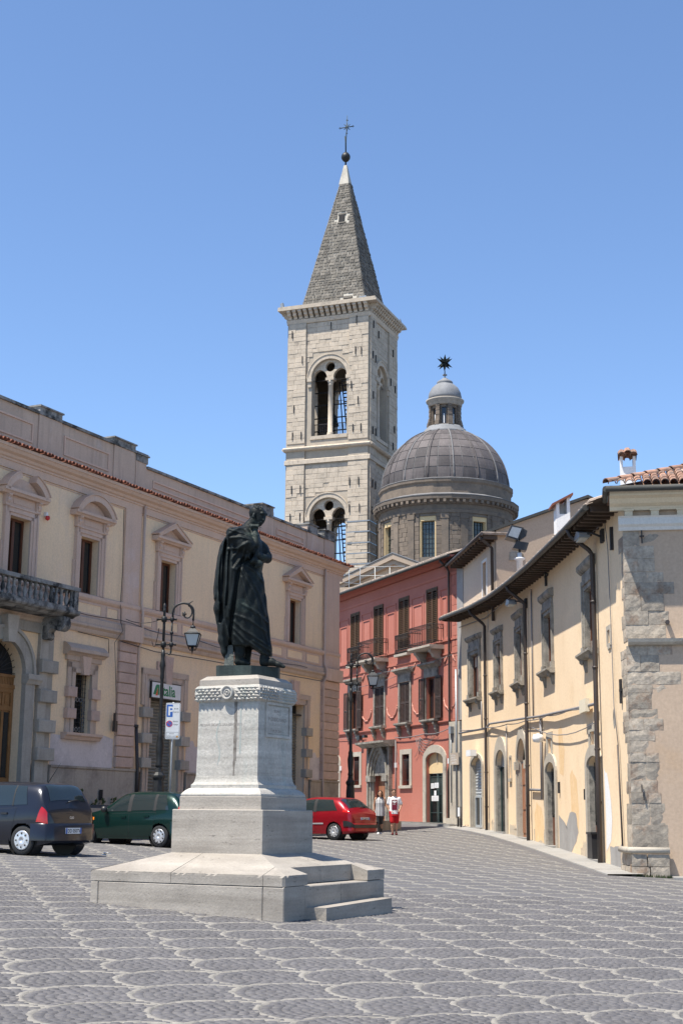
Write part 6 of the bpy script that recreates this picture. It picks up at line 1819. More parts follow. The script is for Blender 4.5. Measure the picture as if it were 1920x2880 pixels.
sq([(.472, 3.326), (.472, 3.405), (.40, 3.462), (.3, 3.465)], 'capping_slab', MT['trav'])
# garland leaves, four overlapping rows
m = MB()
for f in (MF, MR, lambda a, b, c: MF(-a, -b, c), lambda a, b, c: MR(-a, -b, c)):
    m.T = f
    for r_, zz in enumerate((3.135, 3.172, 3.21, 3.248, 3.286)):
        bb = .505+.014*math.cos((zz-3.22)/.11*1.4)
        n = 15
        for k in range(n):
            a = -.49+.98*(k+.5*(r_ % 2)+.25)/n+rng.uniform(-.012, .012)
            if abs(a-.01) < .10 and f is MF: continue
            sx = -1 if a < 0 else 1
            w, h = .046, .029
            j = rng.uniform(-.006, .006)
            p0 = (a-sx*w, bb-.006, zz+.004); p1 = (a, bb, zz+h); p2 = (a+sx*w, bb+.004, zz-.004+j); p3 = (a, bb, zz-h); top = (a+sx*.012, bb+.024+j, zz+j)
            for q, w2 in ((p0, p1), (p1, p2), (p2, p3), (p3, p0)): m.face([q, w2, top])
obj('garland_leaves', m, MT['die'], ped, kind='stuff')
m = MB(MF)
def disc(m, a, c, b, prof, n=20):
    """rosette: rings (radius, height above b) facing out"""
    rr = [[m.p(a+r*math.cos(2*PI*k/n), b+h, c+r*math.sin(2*PI*k/n)) for k in range(n)] for r, h in prof]
    for x, y in zip(rr, rr[1:]):
        for k in range(n): m.fi([x[k], x[(k+1) % n], y[(k+1) % n], y[k]], True)
    m.fi(rr[-1])
disc(m, .01, 3.222, .50, [(.10, 0), (.10, .045), (.088, .055), (.076, .052), (.066, .035), (.05, .036), (.044, .05), (.036, .052), (.026, .038), (.016, .04), (.012, .055), (.002, .058)])
obj('garland_rosette', m, MT['die'], ped)
m = MB(MR); disc(m, .03, 3.222, .50, [(.06, 0), (.06, .03), (.045, .035), (.03, .02), (.002, .04)]); obj('garland_rosette', m, MT['die'], ped)
# framed tablet on the right face, words
m = MB(MR)
pa0, pa1, pz0, pz1 = -.29, .40, 2.63, 3.105
for q in ((pa0, pa0+.035, pz0, pz1), (pa1-.035, pa1, pz0, pz1), (pa0+.035, pa1-.035, pz0, pz0+.035), (pa0+.035, pa1-.035, pz1-.035, pz1)): m.box(q[0], q[1], .465, .495, q[2], q[3])
m.box(pa0+.055, pa1-.055, .465, .482, pz0+.055, pz1-.055)
tab = obj('inscription_tablet', m, MT['die'], ped)
text_mesh('P OVIDIO NASO', .078, MR, pa0+.08, 2.85, .4835, MT['letter'], tab, xs=.86)
text_mesh('SULMO', .055, MR, pa0+.22, 2.97, .4835, MT['letter'], tab)
text_mesh('MCM XXV', .055, MR, pa0+.2, 2.70, .4835, MT['letter'], tab)
m = MB(MR); m.box(.02, .14, .4835, .485, 2.945, 2.95); obj('rule_line', m, MT['letter'], tab)
text_mesh('PELIGNAE DICAR GLORIA GENTIS EGO', .048, MF, -.445, 2.778, .4758, MT['letter'], dieo, xs=.80)
# run-off stains on the front of the die
MT['runoff'] = M('runoff_stain', (.13, .112, .095), (.24, .22, .195), 14, .9, .1, 40)
MT['verd'] = M('verdigris_stain', (.30, .345, .325), (.36, .365, .335), 8, .85, .1, 40)
for x0, w, z0, z1 in ((.112, .014, 2.06, 3.12), (.135, .008, 2.3, 3.12)):
    m = MB(MF); n = 24
    for k in range(n):
        za, zb = z0+(z1-z0)*k/n, z0+(z1-z0)*(k+1)/n
        ha = .4797-.0075*(za-2.11)+.0005; hb = .4797-.0075*(zb-2.11)+.0005
        wa, wb = w*(1+.35*math.sin(k*1.7)), w*(1+.35*math.sin(k*1.7+1.7))
        m.face([(x0-wa, ha+.0012, za), (x0+wa, ha+.0012, za), (x0+wb, hb+.0012, zb), (x0-wb, hb+.0012, zb)])
    obj('dark_runoff_stain', m, MT['runoff'], dieo)
for x0, w, z0, z1 in ((-.145, .010, 2.25, 2.85), (.20, .012, 2.4, 3.1)):
    m = MB(MF); n = 16
    for k in range(n):
        za, zb = z0+(z1-z0)*k/n, z0+(z1-z0)*(k+1)/n
        ha = .4797-.0075*(za-2.11)+.001; hb = .4797-.0075*(zb-2.11)+.001
        dx = .03*math.sin(k*.45)*(x0 < 0)
        m.face([(x0+dx-w, ha, za), (x0+dx+w, ha, za), (x0+dx+w, hb, zb), (x0+dx-w, hb, zb)])
    obj('verdigris_stain', m, MT['verd'], dieo)

# ---- implicit surfaces: a small sculptor
class Sculpt:
    def __init__(s, lo, hi, h):
        s.lo = np.array(lo, float); s.h = h
        s.n = np.ceil((np.array(hi)-s.lo)/h).astype(int)+1
        s.ax = [s.lo[k]+h*np.arange(s.n[k]) for k in range(3)]
        s.F = np.full(s.n, 9.0, np.float32)
    def sub(s, lo, hi):
        sl = []
        for k in range(3):
            i0 = max(0, int((lo[k]-s.lo[k])/s.h)); i1 = min(s.n[k], int((hi[k]-s.lo[k])/s.h)+2)
            sl.append(slice(i0, max(i0+1, i1)))
        return tuple(sl), s.ax[0][sl[0]][:, None, None], s.ax[1][sl[1]][None, :, None], s.ax[2][sl[2]][None, None, :]
    def blend(s, sl, d, k):
        a = s.F[sl]; hh = np.clip(.5+.5*(a-d)/k, 0, 1)
        s.F[sl] = a*(1-hh)+d*hh-k*hh*(1-hh)
    def cap(s, p, q, r0, r1, k=.03):
        p = np.array(p, float); q = np.array(q, float); m = max(r0, r1)+max(.06, 2*k)
        sl, X, Y, Z = s.sub(np.minimum(p, q)-m, np.maximum(p, q)+m)
        d = q-p; L = max(d@d, 1e-9)
        t = np.clip(((X-p[0])*d[0]+(Y-p[1])*d[1]+(Z-p[2])*d[2])/L, 0, 1)
        D = np.sqrt((X-p[0]-d[0]*t)**2+(Y-p[1]-d[1]*t)**2+(Z-p[2]-d[2]*t)**2)-(r0+(r1-r0)*t)
        s.blend(sl, D, k)
    def chain(s, pts, k=.03):
        for p, q in zip(pts, pts[1:]): s.cap(p[:3], q[:3], p[3], q[3], k)
    def ell(s, c, r, k=.03, rot=None):
        c = np.array(c, float); r = np.array(r, float); m = r.max()+max(.05, 2*k)
        sl, X, Y, Z = s.sub(c-m, c+m)
        x, y, z = X-c[0], Y-c[1], Z-c[2]
        if rot:                                            # tilt about y
            ca, sa = math.cos(rot), math.sin(rot); x, z = x*ca-z*sa, x*sa+z*ca
        q = np.sqrt((x/r[0])**2+(y/r[1])**2+(z/r[2])**2)
        s.blend(sl, (q-1)*r.min(), k)
    def loft(s, rows, k=.03, cut=None):
        """rows: z, s0, s1, half depth, depth centre"""
        R_ = np.array(rows, float); R_ = R_[np.argsort(R_[:, 0])]
        m = .06
        sl, X, Y, Z = s.sub((R_[:, 1].min()-m, (R_[:, 4]-R_[:, 3]).min()-m, R_[0, 0]-m), (R_[:, 2].max()+m, (R_[:, 4]+R_[:, 3]).max()+m, R_[-1, 0]+m))
        zc = np.clip(Z, R_[0, 0], R_[-1, 0])
        f = lambda c: np.interp(zc.ravel(), R_[:, 0], R_[:, c]).reshape(Z.shape)
        s0, s1, dp, tc = f(1), f(2), f(3), f(4)
        c = (s0+s1)/2; w = (s1-s0)/2
        D = (np.sqrt(((X-c)/w)**2+((Y-tc)/dp)**2)-1)*np.minimum(w, dp)
        D = np.maximum(D, np.abs(Z-zc)*1.0-.0+np.where(np.abs(Z-zc) > 0, D*.0, -9))
        if cut is not None: D = np.maximum(D, cut(X, Y, Z))
        s.blend(sl, D.astype(np.float32), k)
    def mesh(s, name, smooth=True):
        """surface nets"""
        F = s.F; n = F.shape
        ins = F < 0
        c = np.zeros((n[0]-1, n[1]-1, n[2]-1), np.int8)
        for i in (0, 1):
            for j in (0, 1):
                for k in (0, 1): c += ins[i:n[0]-1+i, j:n[1]-1+j, k:n[2]-1+k]
        act = (c > 0) & (c < 8)
        idx = -np.ones(c.shape, np.int64); A = np.argwhere(act); idx[act] = np.arange(len(A))
        acc = np.zeros((len(A), 3)); cnt = np.zeros(len(A))
        E = [((0, 0, 0), a) for a in range(3)]
        for a in range(3):
            o1, o2 = [b for b in range(3) if b != a]
            for u in (0, 1):
                for v in (0, 1):
                    st = np.zeros(3, int); st[o1] = u; st[o2] = v; en = st.copy(); en[a] = 1
                    P0 = A+st; P1 = A+en
                    f0 = F[P0[:, 0], P0[:, 1], P0[:, 2]]; f1 = F[P1[:, 0], P1[:, 1], P1[:, 2]]
                    m = (f0 < 0) != (f1 < 0)
                    t = np.where(m, f0/np.where(f0-f1 == 0, 1, f0-f1), 0)
                    acc[m] += (P0+(P1-P0)*t[:, None])[m]; cnt[m] += 1
        V = s.lo+s.h*acc/np.maximum(cnt, 1)[:, None]
        Q = []
        for a in range(3):
            o1, o2 = (a+1) % 3, (a+2) % 3
            s0 = [slice(None)]*3; s1 = [slice(None)]*3
            s0[a] = slice(0, n[a]-1); s1[a] = slice(1, n[a])
            ch = ins[tuple(s0)] != ins[tuple(s1)]
            G = np.argwhere(ch)
            ok = (G[:, o1] > 0) & (G[:, o2] > 0) & (G[:, o1] < n[o1]-1) & (G[:, o2] < n[o2]-1)
            G = G[ok]
            e1 = np.zeros(3, int); e1[o1] = 1; e2 = np.zeros(3, int); e2[o2] = 1
            g = lambda P: idx[P[:, 0], P[:, 1], P[:, 2]]
            q = np.stack([g(G-e1-e2), g(G-e2), g(G), g(G-e1)], 1)
            fl = ins[tuple(G.T)]
            q[~fl] = q[~fl][:, ::-1]
            Q.append(q)
        Q = np.concatenate(Q); Q = Q[(Q >= 0).all(1)]
        return quads(name, V, Q, smooth)

SD = Sculpt((-.60, -.45, -.10), (.66, .45, 2.36), .0098)
def hem(X, Y, Z):
    h = np.interp(X.ravel(), [-.2, -.02, .055, .22, .352, .5], [.28, .27, .27, .175, .14, .13]).reshape(X.shape)
    return h-Z
SD.loft([(.05, -.28, .36, .20, .02), (.25, -.30, .345, .225, .02), (.4, -.34, .315, .25, .02), (.65, -.37, .297, .27, .02), (.85, -.45, .262, .285, .02), (1.1, -.485, .23, .295, .02), (1.3, -.47, .19, .29, .02),
         (1.45, -.46, .215, .285, .03), (1.55, -.45, .235, .28, .03), (1.7, -.41, .20, .265, .03), (1.82, -.36, .17, .24, .03), (1.92, -.27, .13, .19, .03), (1.985, -.17, .07, .12, .03), (2.0, -.1, .02, .08, .03)], .02, hem)
# head bent down and a little towards us
SD.chain([(-.06, .02, 1.88, .10), (.0, .01, 1.98, .085), (.07, 0, 2.08, .075)], .03)
SD.ell((.115, -.005, 2.18), (.128, .106, .104), .02, .35)
SD.ell((.145, -.03, 2.095), (.082, .076, .092), .03, .35)
SD.ell((.138, -.05, 2.015), (.042, .044, .034), .025)             # chin
SD.cap((.226, -.068, 2.145), (.212, -.085, 2.072), .016, .021, .012)  # nose
SD.cap((.185, -.10, 2.165), (.242, -.035, 2.165), .021, .021, .015)    # brow
SD.cap((.172, -.085, 2.04), (.19, -.06, 2.038), .017, .017, .01)     # mouth
SD.chain([(.07, -.115, 2.15, .018), (.062, -.118, 2.11, .02), (.075, -.11, 2.085, .013)], .008)   # ear
for k in range(30):                                               # locks of hair
    t = NR.uniform(-2.3, .75); u = NR.uniform(-1.1, 1.1)
    d = np.array([math.cos(u)*math.sin(-t*.75), math.sin(u)*-1.0, math.cos(u)*math.cos(t*.6)]); d /= np.linalg.norm(d)
    p = np.array([.10, -.005, 2.175])+d*np.array([.126, .108, .114])
    if p[0] > .2 and p[2] < 2.19: continue
    q = p+np.array([NR.uniform(.0, .035), 0, -.03])
    SD.cap(p, q, .016, .012, .008)
# right arm: sleeve of cloth, bare forearm up to the chin, fist
SD.chain([(-.17, -.16, 1.80, .15), (-.05, -.22, 1.70, .12), (.03, -.235, 1.66, .085)], .05)
SD.chain([(.05, -.22, 1.64, .07), (.085, -.20, 1.60, .06)], .03)
SD.chain([(.09, -.20, 1.585, .062), (.10, -.185, 1.70, .056), (.095, -.15, 1.83, .046), (.09, -.13, 1.90, .044)], .02)
SD.ell((.085, -.125, 1.945), (.055, .045, .045), .015)
for k in range(4):
    SD.chain([(.045+.028*k, -.165, 1.94+.004*k, .0155), (.05+.028*k, -.178, 1.965, .0155), (.05+.028*k, -.155, 1.985, .014), (.055+.028*k, -.13, 1.98, .013)], .005)
SD.chain([(.035, -.14, 1.955, .016), (.022, -.13, 1.985, .015), (.028, -.11, 2.005, .013)], .006)
SD.cap((.06, -.17, 1.975), (.20, -.20, 1.93), .008, .006, .004)    # stylus
# left arm across the belly, hand under the right elbow, tablet
SD.chain([(.02, .17, 1.83, .10), (.19, .13, 1.68, .085), (.265, .06, 1.575, .07)], .05)
SD.chain([(.275, .03, 1.53, .062), (.20, -.12, 1.525, .055), (.12, -.205, 1.535, .048)], .025)
SD.ell((.085, -.225, 1.53), (.05, .03, .04), .02)
for k in range(4): SD.chain([(.06, -.245, 1.545-.022*k, .013), (.02, -.25, 1.55-.022*k, .012), (-.005, -.235, 1.555-.022*k, .011)], .005)
SD.chain([(.0, -.20, 1.50, .05), (.09, -.25, 1.46, .045), (.17, -.22, 1.41, .04), (.12, -.24, 1.37, .02)], .03)
# the long cloak end behind, legs and sandalled feet
SD.chain([(-.33, -.05, .62, .075), (-.325, -.03, .36, .07), (-.30, -.02, .2, .05), (-.288, -.02, .10, .02)], .04)
SD.chain([(-.34, -.10, .95, .10), (-.375, -.06, .80, .09), (-.34, -.04, .66, .08), (-.32, -.04, .5, .08)], .05)
SD.chain([(-.25, .06, .62, .08), (-.25, .08, .36, .07), (-.22, .1, .24, .05)], .04)
SD.chain([(-.09, -.07, .36, .085), (-.085, -.07, .16, .066), (-.09, -.07, .07, .055)], .03)
SD.chain([(-.11, -.07, .05, .05), (-.03, -.085, .045, .048), (.04, -.10, .026, .032)], .025)
SD.chain([(.0, .16, .35, .07), (.0, .17, .06, .05)], .03)
SD.chain([(.27, -.02, .25, .075), (.255, -.03, .10, .06), (.255, -.03, .05, .058)], .03)
SD.chain([(.25, -.03, .045, .052), (.36, -.07, .055, .05), (.46, -.105, .015, .036), (.53, -.13, -.015, .025)], .03)
# folds: ridges and valleys drawn over both sides
X2, Z2 = np.meshgrid(SD.ax[0], SD.ax[2], indexing='ij')
Hf = np.zeros_like(X2)
def zc(x, y): return ((x-600)*.0011, (2205-y)*.0011)
def fold(pts, amp, w):
    global Hf
    pts = [zc(*p) for p in pts]; D = np.full(X2.shape, 9.0)
    for (ax, az), (bx, bz) in zip(pts, pts[1:]):
        dx, dz = bx-ax, bz-az; L = dx*dx+dz*dz
        t = np.clip(((X2-ax)*dx+(Z2-az)*dz)/L, 0, 1)
        D = np.minimum(D, np.hypot(X2-ax-dx*t, Z2-az-dz*t))
    Hf += amp*np.exp(-(D/w)**2)
for pts in ([(430, 380), (330, 500), (250, 800), (225, 1150), (250, 1500)], [(475, 470), (345, 560), (330, 900), (340, 1200), (310, 1500), (335, 1690), (390, 1860)], [(380, 480), (285, 640), (205, 1000), (190, 1350)],
            [(400, 700), (400, 1000), (395, 1300), (370, 1600)], [(440, 1000), (430, 1250), (400, 1500)], [(300, 1650), (290, 1850), (330, 2050)]): fold(pts, .030, .024)
for pts in ([(345, 480), (560, 540), (660, 590)], [(380, 600), (520, 590), (650, 625)], [(340, 730), (480, 735), (650, 655)], [(400, 870), (500, 730), (610, 655)], [(430, 990), (540, 830), (580, 700)], [(470, 1000), (560, 900), (600, 780)], [(430, 400), (560, 440), (640, 540)]): fold(pts, .028, .019)
for pts in ([(500, 950), (700, 1290), (810, 1680), (890, 1960)], [(620, 1050), (760, 1300), (840, 1560)], [(430, 1640), (560, 1760), (760, 1880), (890, 1960), (916, 2060)], [(440, 1570), (640, 1640), (850, 1770)], [(430, 1730), (600, 1890), (790, 2010)], [(700, 1900), (905, 2010)],
            [(560, 1450), (720, 1530), (860, 1650)], [(540, 1100), (620, 1400), (720, 1560)], [(780, 1010), (830, 1250), (872, 1600), (912, 2000)], [(600, 950), (700, 1010), (790, 1120)], [(450, 1820), (560, 1930)]): fold(pts, .015, .017)
for pts in ([(545, 850), (500, 1000), (455, 1300), (420, 1600), (400, 1930)], [(320, 540), (300, 900), (285, 1400), (275, 1650)], [(700, 720), (640, 860), (560, 900)]): fold(pts, -.05, .024)
for pts in ([(260, 700), (250, 1100), (260, 1400)], [(370, 760), (365, 1100), (350, 1450)]): fold(pts, -.03, .014)
mask = (Z2 < 1.93) & (Z2 > .06)
Hf *= mask
Hf *= 1-np.exp(-((X2-.1)/.09)**2-((Z2-1.75)/.17)**2)*.8
W3 = Hf[:, None, :]
yy = SD.ax[1][None, :, None]; xx = SD.ax[0][:, None, None]; z3 = SD.ax[2][None, None, :]
fine = .0045*np.sin(48*xx+5*np.sin(3.1*z3)+9*yy)*(z3 < 1.85)*(z3 > .15)
near_ = np.clip(1-SD.F/.1, 0, 1)
SD.F = (SD.F-W3*near_-fine).astype(np.float32)
stat = thing('bronze_statue', 'dark bronze statue of a draped thinker in a toga standing on the travertine pedestal', 'statue', (-1.312, 19.90, 3.615), local=True)
obj0 = link('draped_figure', SD.mesh('draped_figure'), MT['bronze'], stat, loc=(0, 0, .012))
m = MB(); m.prism([(-.395, -.25), (-.36, -.30), (.09, -.34), (.49, -.13), (.50, .08), (.30, .36), (-.1, .40), (-.36, .25)], 0, 1)
pl = MB(); poly = [(-.405, -.12), (-.365, -.17), (.085, -.21), (.45, .02), (.47, .16), (.30, .36), (-.1, .40), (-.38, .25)]
lo = [pl.p(x, y, -.16) for x, y in poly]; hi = [pl.p(x, y, 0.003) for x, y in poly]
for k in range(len(poly)): pl.fi([lo[k], lo[(k+1) % len(poly)], hi[(k+1) % len(poly)], hi[k]])
pl.fi(hi); pl.fi(lo[::-1])
obj('bronze_plinth', pl, MT['bronzegreen'], stat)
m = MB()
b0 = [(-.305, -.08), (-.165, -.10), (-.17, .06), (-.30, .05)]; t0 = [(-.27, -.05), (-.185, -.07), (-.19, .03), (-.26, .02)]
i0 = [m.p(x, y, 0) for x, y in b0]; i1 = [m.p(x, y, .3) for x, y in t0]
for k in range(4): m.fi([i0[k], i0[(k+1) % 4], i1[(k+1) % 4], i1[k]])
m.fi(i1); obj('rock_support', m, M('rough_bronze_rock', (.13, .14, .125), (.08, .088, .08), 6, .7, .9, 30, metal=.3), stat)
# ------------------------------------------------------------------ street lamps
def street_lamp(label, loc):
    t = thing('street_lamp', label, 'street lamp', loc, local=True, group='cast-iron street lamps of the square')
    m = MB(); m.lathe([(r*.62, z) for r, z in [(.34, -.2), (.34, .12), (.30, .16), (.29, 1.0), (.27, 1.5), (.24, 1.72), (.30, 1.80), (.30, 1.86), (.19, 1.95), (.15, 2.1)]], 0, 0, 8, sm=False); obj('base', m, MT['castiron'], t)
    m = MB(); m.lathe([(r*.66, z) for r, z in [(.15, 2.1), (.17, 2.16), (.13, 2.25), (.17, 2.5), (.19, 2.75), (.13, 2.95), (.15, 3.0), (.10, 3.1), (.095, 3.3), (.085, 4.0), (.075, 4.7), (.10, 4.75), (.085, 4.9), (.115, 5.05), (.14, 5.12), (.10, 5.25), (.08, 5.35), (.10, 5.45), (.075, 5.6)]], 0, 0, 12); obj('shaft', m, MT['castiron'], t)
    m = MB(); m.lathe([(r*.66, z) for r, z in [(.06, 5.6), (.065, 6.4), (.06, 6.75), (.075, 6.78), (.075, 6.82), (.055, 6.84), (.075, 6.9), (.06, 6.98), (.001, 7.04)]], 0, 0, 10); obj('top_pole', m, MT['castiron'], t)
    for z in (5.76, 6.53):
        m = MB(); m.lathe([(.05, z-.09), (.085, z-.06), (.085, z+.06), (.05, z+.09)], 0, 0, 8); m.lathe([(.035, z-.07), (.06, z-.05), (.06, z+.05), (.035, z+.07)], .24, 0, 8)
        m.tube([(-.2, 0, z), (.36, 0, z)], .028, 5); m.tube([(-.2, 0, z-.03), (-.2, 0, z+.03)], .03, 5); m.tube([(.36, 0, z-.03), (.36, 0, z+.03)], .03, 5); obj('clamp', m, MT['castiron'], t)
    m = MB()
    arcp = [(.24+.02, 0, 6.55), (.25, 0, 6.75)]+[(.575-.315*math.cos(a), 0, 6.76+.27*math.sin(a)) for a in np.linspace(.15, PI*.93, 12)]+[(.885, 0, 6.62), (.88, 0, 6.5)]
    m.tube([(.13, 0, 5.5), (.19, 0, 5.46), (.23, 0, 5.52), (.24, 0, 5.7), (.24, 0, 6.15), (.24, 0, 6.5)], .03, 6); m.tube([(.24, 0, 6.08), (.24, 0, 6.16)], .055, 6)
    m.tube(arcp, .032, 7)
    m.tube([(.45, 0, 7.0), (.62, 0, 7.03), (.75, 0, 7.03), (.86, 0, 7.1)], [.02, .025, .02, .008], 5)
    m.tube([(.27, 0, 6.75), (.31, 0, 6.9), (.27, 0, 7.0)], [.02, .015, .006], 5)
    sc = [(.66+.02*0+(.22-.0145*k)*math.cos(PI*.42-k*.42), 0, 6.72+(.25-.0165*k)*math.sin(PI*.42-k*.42)) for k in range(12)]
    m.tube(sc, .022, 5)
    for k in range(5):
        a = 2*PI*k/5; m.tube([(.60, 0, 6.70), (.60+.07*math.cos(a), .02, 6.70+.07*math.sin(a))], [.035, .02], 5)
    obj('scrolled_arm', m, MT['castiron'], t)
    ln = MB()
    cx = .88
    ln.tube([(cx, 0, 6.5), (cx, 0, 6.34)], .018, 5)
    ln.lathe([(.02, 6.36), (.07, 6.33), (.09, 6.27), (.05, 6.24)], cx, 0, 8)
    a4 = [PI/4+k*PI/2 for k in range(4)]
    for k in range(4):
        a, b = a4[k], a4[(k+1) % 4]
        for (r0, z0), (r1, z1) in (((.10, 6.26), (.235, 6.14)), ((.235, 6.14), (.325, 6.085))):
            ln.face([(cx+r0*math.cos(a), r0*math.sin(a), z0), (cx+r0*math.cos(b), r0*math.sin(b), z0), (cx+r1*math.cos(b), r1*math.sin(b), z1), (cx+r1*math.cos(a), r1*math.sin(a), z1)])
        ln.tube([(cx+.315*math.cos(a), .315*math.sin(a), 6.085), (cx+.19*math.cos(a), .19*math.sin(a), 5.72)], .016, 4)
        ln.tube([(cx+.325*math.cos(a), .325*math.sin(a), 6.085), (cx+.325*math.cos(b), .325*math.sin(b), 6.085)], .018, 4)
        ln.tube([(cx+.19*math.cos(a), .19*math.sin(a), 5.72), (cx+.19*math.cos(b), .19*math.sin(b), 5.72)], .016, 4)
        ln.tube([(cx+.19*math.cos(a), .19*math.sin(a), 5.72), (cx+.12*math.cos(a), .12*math.sin(a), 5.60), (cx, 0, 5.6)], .012, 4)
    ln.lathe([(.05, 5.72), (.04, 5.6), (.02, 5.55), (.001, 5.44)], cx, 0, 8)
    lo = obj('lantern', ln, MT['castiron'], t)
    g = MB()
    for k in range(4):
        a, b = a4[k], a4[(k+1) % 4]
        g.face([(cx+.305*math.cos(a), .305*math.sin(a), 6.08), (cx+.305*math.cos(b), .305*math.sin(b), 6.08), (cx+.185*math.cos(b), .185*math.sin(b), 5.73), (cx+.185*math.cos(a), .185*math.sin(a), 5.73)])
    obj('lantern_glass', g, MT['lampglass'], lo)
    return t
L1 = street_lamp('cast-iron street lamp in front of the airline sign, left of the statue', (-5.35, 43.0, .85))
L2 = copy_tree(L1)
L2.location = (.46, 58.0, 1.05); L2['label'] = 'cast-iron street lamp before the coral house, behind the red car'

# ------------------------------------------------------------------ parking sign on its post
ps = thing('parking_sign', 'white parking sign with blue P and no-parking disc on a thin grey post', 'road sign', (-4.87, 42, .85), local=True, rotz=.05)
m = MB(); m.tube([(-.02, .03, 0), (.0, .03, 3.95)], .028, 8); obj('post', m, MT['greymetal'], ps)
def rrect(a0, a1, c0, c1, r, n=4):
    return [q for cx, cz, s in ((a1-r, c1-r, 0), (a0+r, c1-r, 1), (a0+r, c0+r, 2), (a1-r, c0+r, 3)) for q in [(cx+r*math.cos(PI/2*(s+k/n)), cz+r*math.sin(PI/2*(s+k/n))) for k in range(n+1)]]
PT = lambda a, b, c: (a, -b, c)
m = MB(PT); m.prism(rrect(-.21, .21, 2.88, 3.93, .04), -.012, .012); bd = obj('board', m, MT['signwhite'], ps)
m = MB(PT); m.prism(rrect(-.195, .195, 2.9, 3.91, .035), .0121, .0135); obj('rim_line', m, MT['castiron'], bd)
m = MB(PT); m.prism(rrect(-.188, .188, 2.907, 3.903, .032), .0136, .015); obj('board_face', m, MT['signwhite'], bd)
m = MB(PT); m.prism(rrect(-.185, -.01, 3.52, 3.88, .02), .0155, .017); obj('blue_panel', m, MT['signblue'], bd)
text_mesh('P', .36, PT, -.155, 3.57, .018, MT['signwhite'], bd, bold=.008)
m = MB(PT); disc(m, -.10, 3.32, .0152, [(.095, 0), (.095, .002)], 24); obj('no_parking_disc', m, MT['signred'], bd)
m = MB(PT); disc(m, -.10, 3.32, .0172, [(.075, 0), (.075, .001)], 24); obj('blue_disc', m, MT['signblue'], bd)
m = MB(PT); m.prism([(-.162, 3.365), (-.148, 3.378), (-.038, 3.275), (-.052, 3.262)], .0185, .0195); obj('red_stroke', m, MT['signred'], bd)
for z, s in ((3.74, '8.00-13.00'), (3.64, '15.30-17.30'), (3.37, '8.00-13.00'), (3.28, '17.30-8.00')): text_mesh(s, .058, PT, .005, z, .0155, MT['castiron'], bd, xs=.58, bold=.001)
m = MB(PT)
for q in ((-.175, .175, 3.075, 3.08), (-.175, .175, 2.925, 2.93), (-.175, -.17, 2.93, 3.075), (.17, .175, 2.93, 3.075)): m.box(q[0], q[1], .0152, .0165, q[2], q[3])
obj('panel_line', m, MT['castiron'], bd)
text_mesh('escluso', .058, PT, -.09, 3.02, .0155, MT['castiron'], bd, xs=.8); text_mesh('residenti e autorizz.', .058, PT, -.165, 2.95, .0155, MT['castiron'], bd, xs=.66)
m = MB(PT); m.prism([(.10, 2.93), (.165, 2.93), (.16, 2.985), (.12, 2.97)], .0156, .0165); obj('yellow_sticker', m, M('orange_sticker', (.7, .33, .03), None, 3, .5, 0), bd)

# ------------------------------------------------------------------ cars
def catmull(P, v):
    k = min(int(v), len(P)-2); t = v-k
    p1, p2 = P[k], P[k+1]
    p0 = P[k-1] if k > 0 else p1-(p2-p1)
    p3 = P[k+2] if k+2 < len(P) else np.stack([-P[-2][..., 0], P[-2][..., 1]], -1)
    return .5*(2*p1+(p2-p0)*t+(2*p0-5*p1+4*p2-p3)*t*t+(3*p1-p0-3*p2+p3)*t**3)

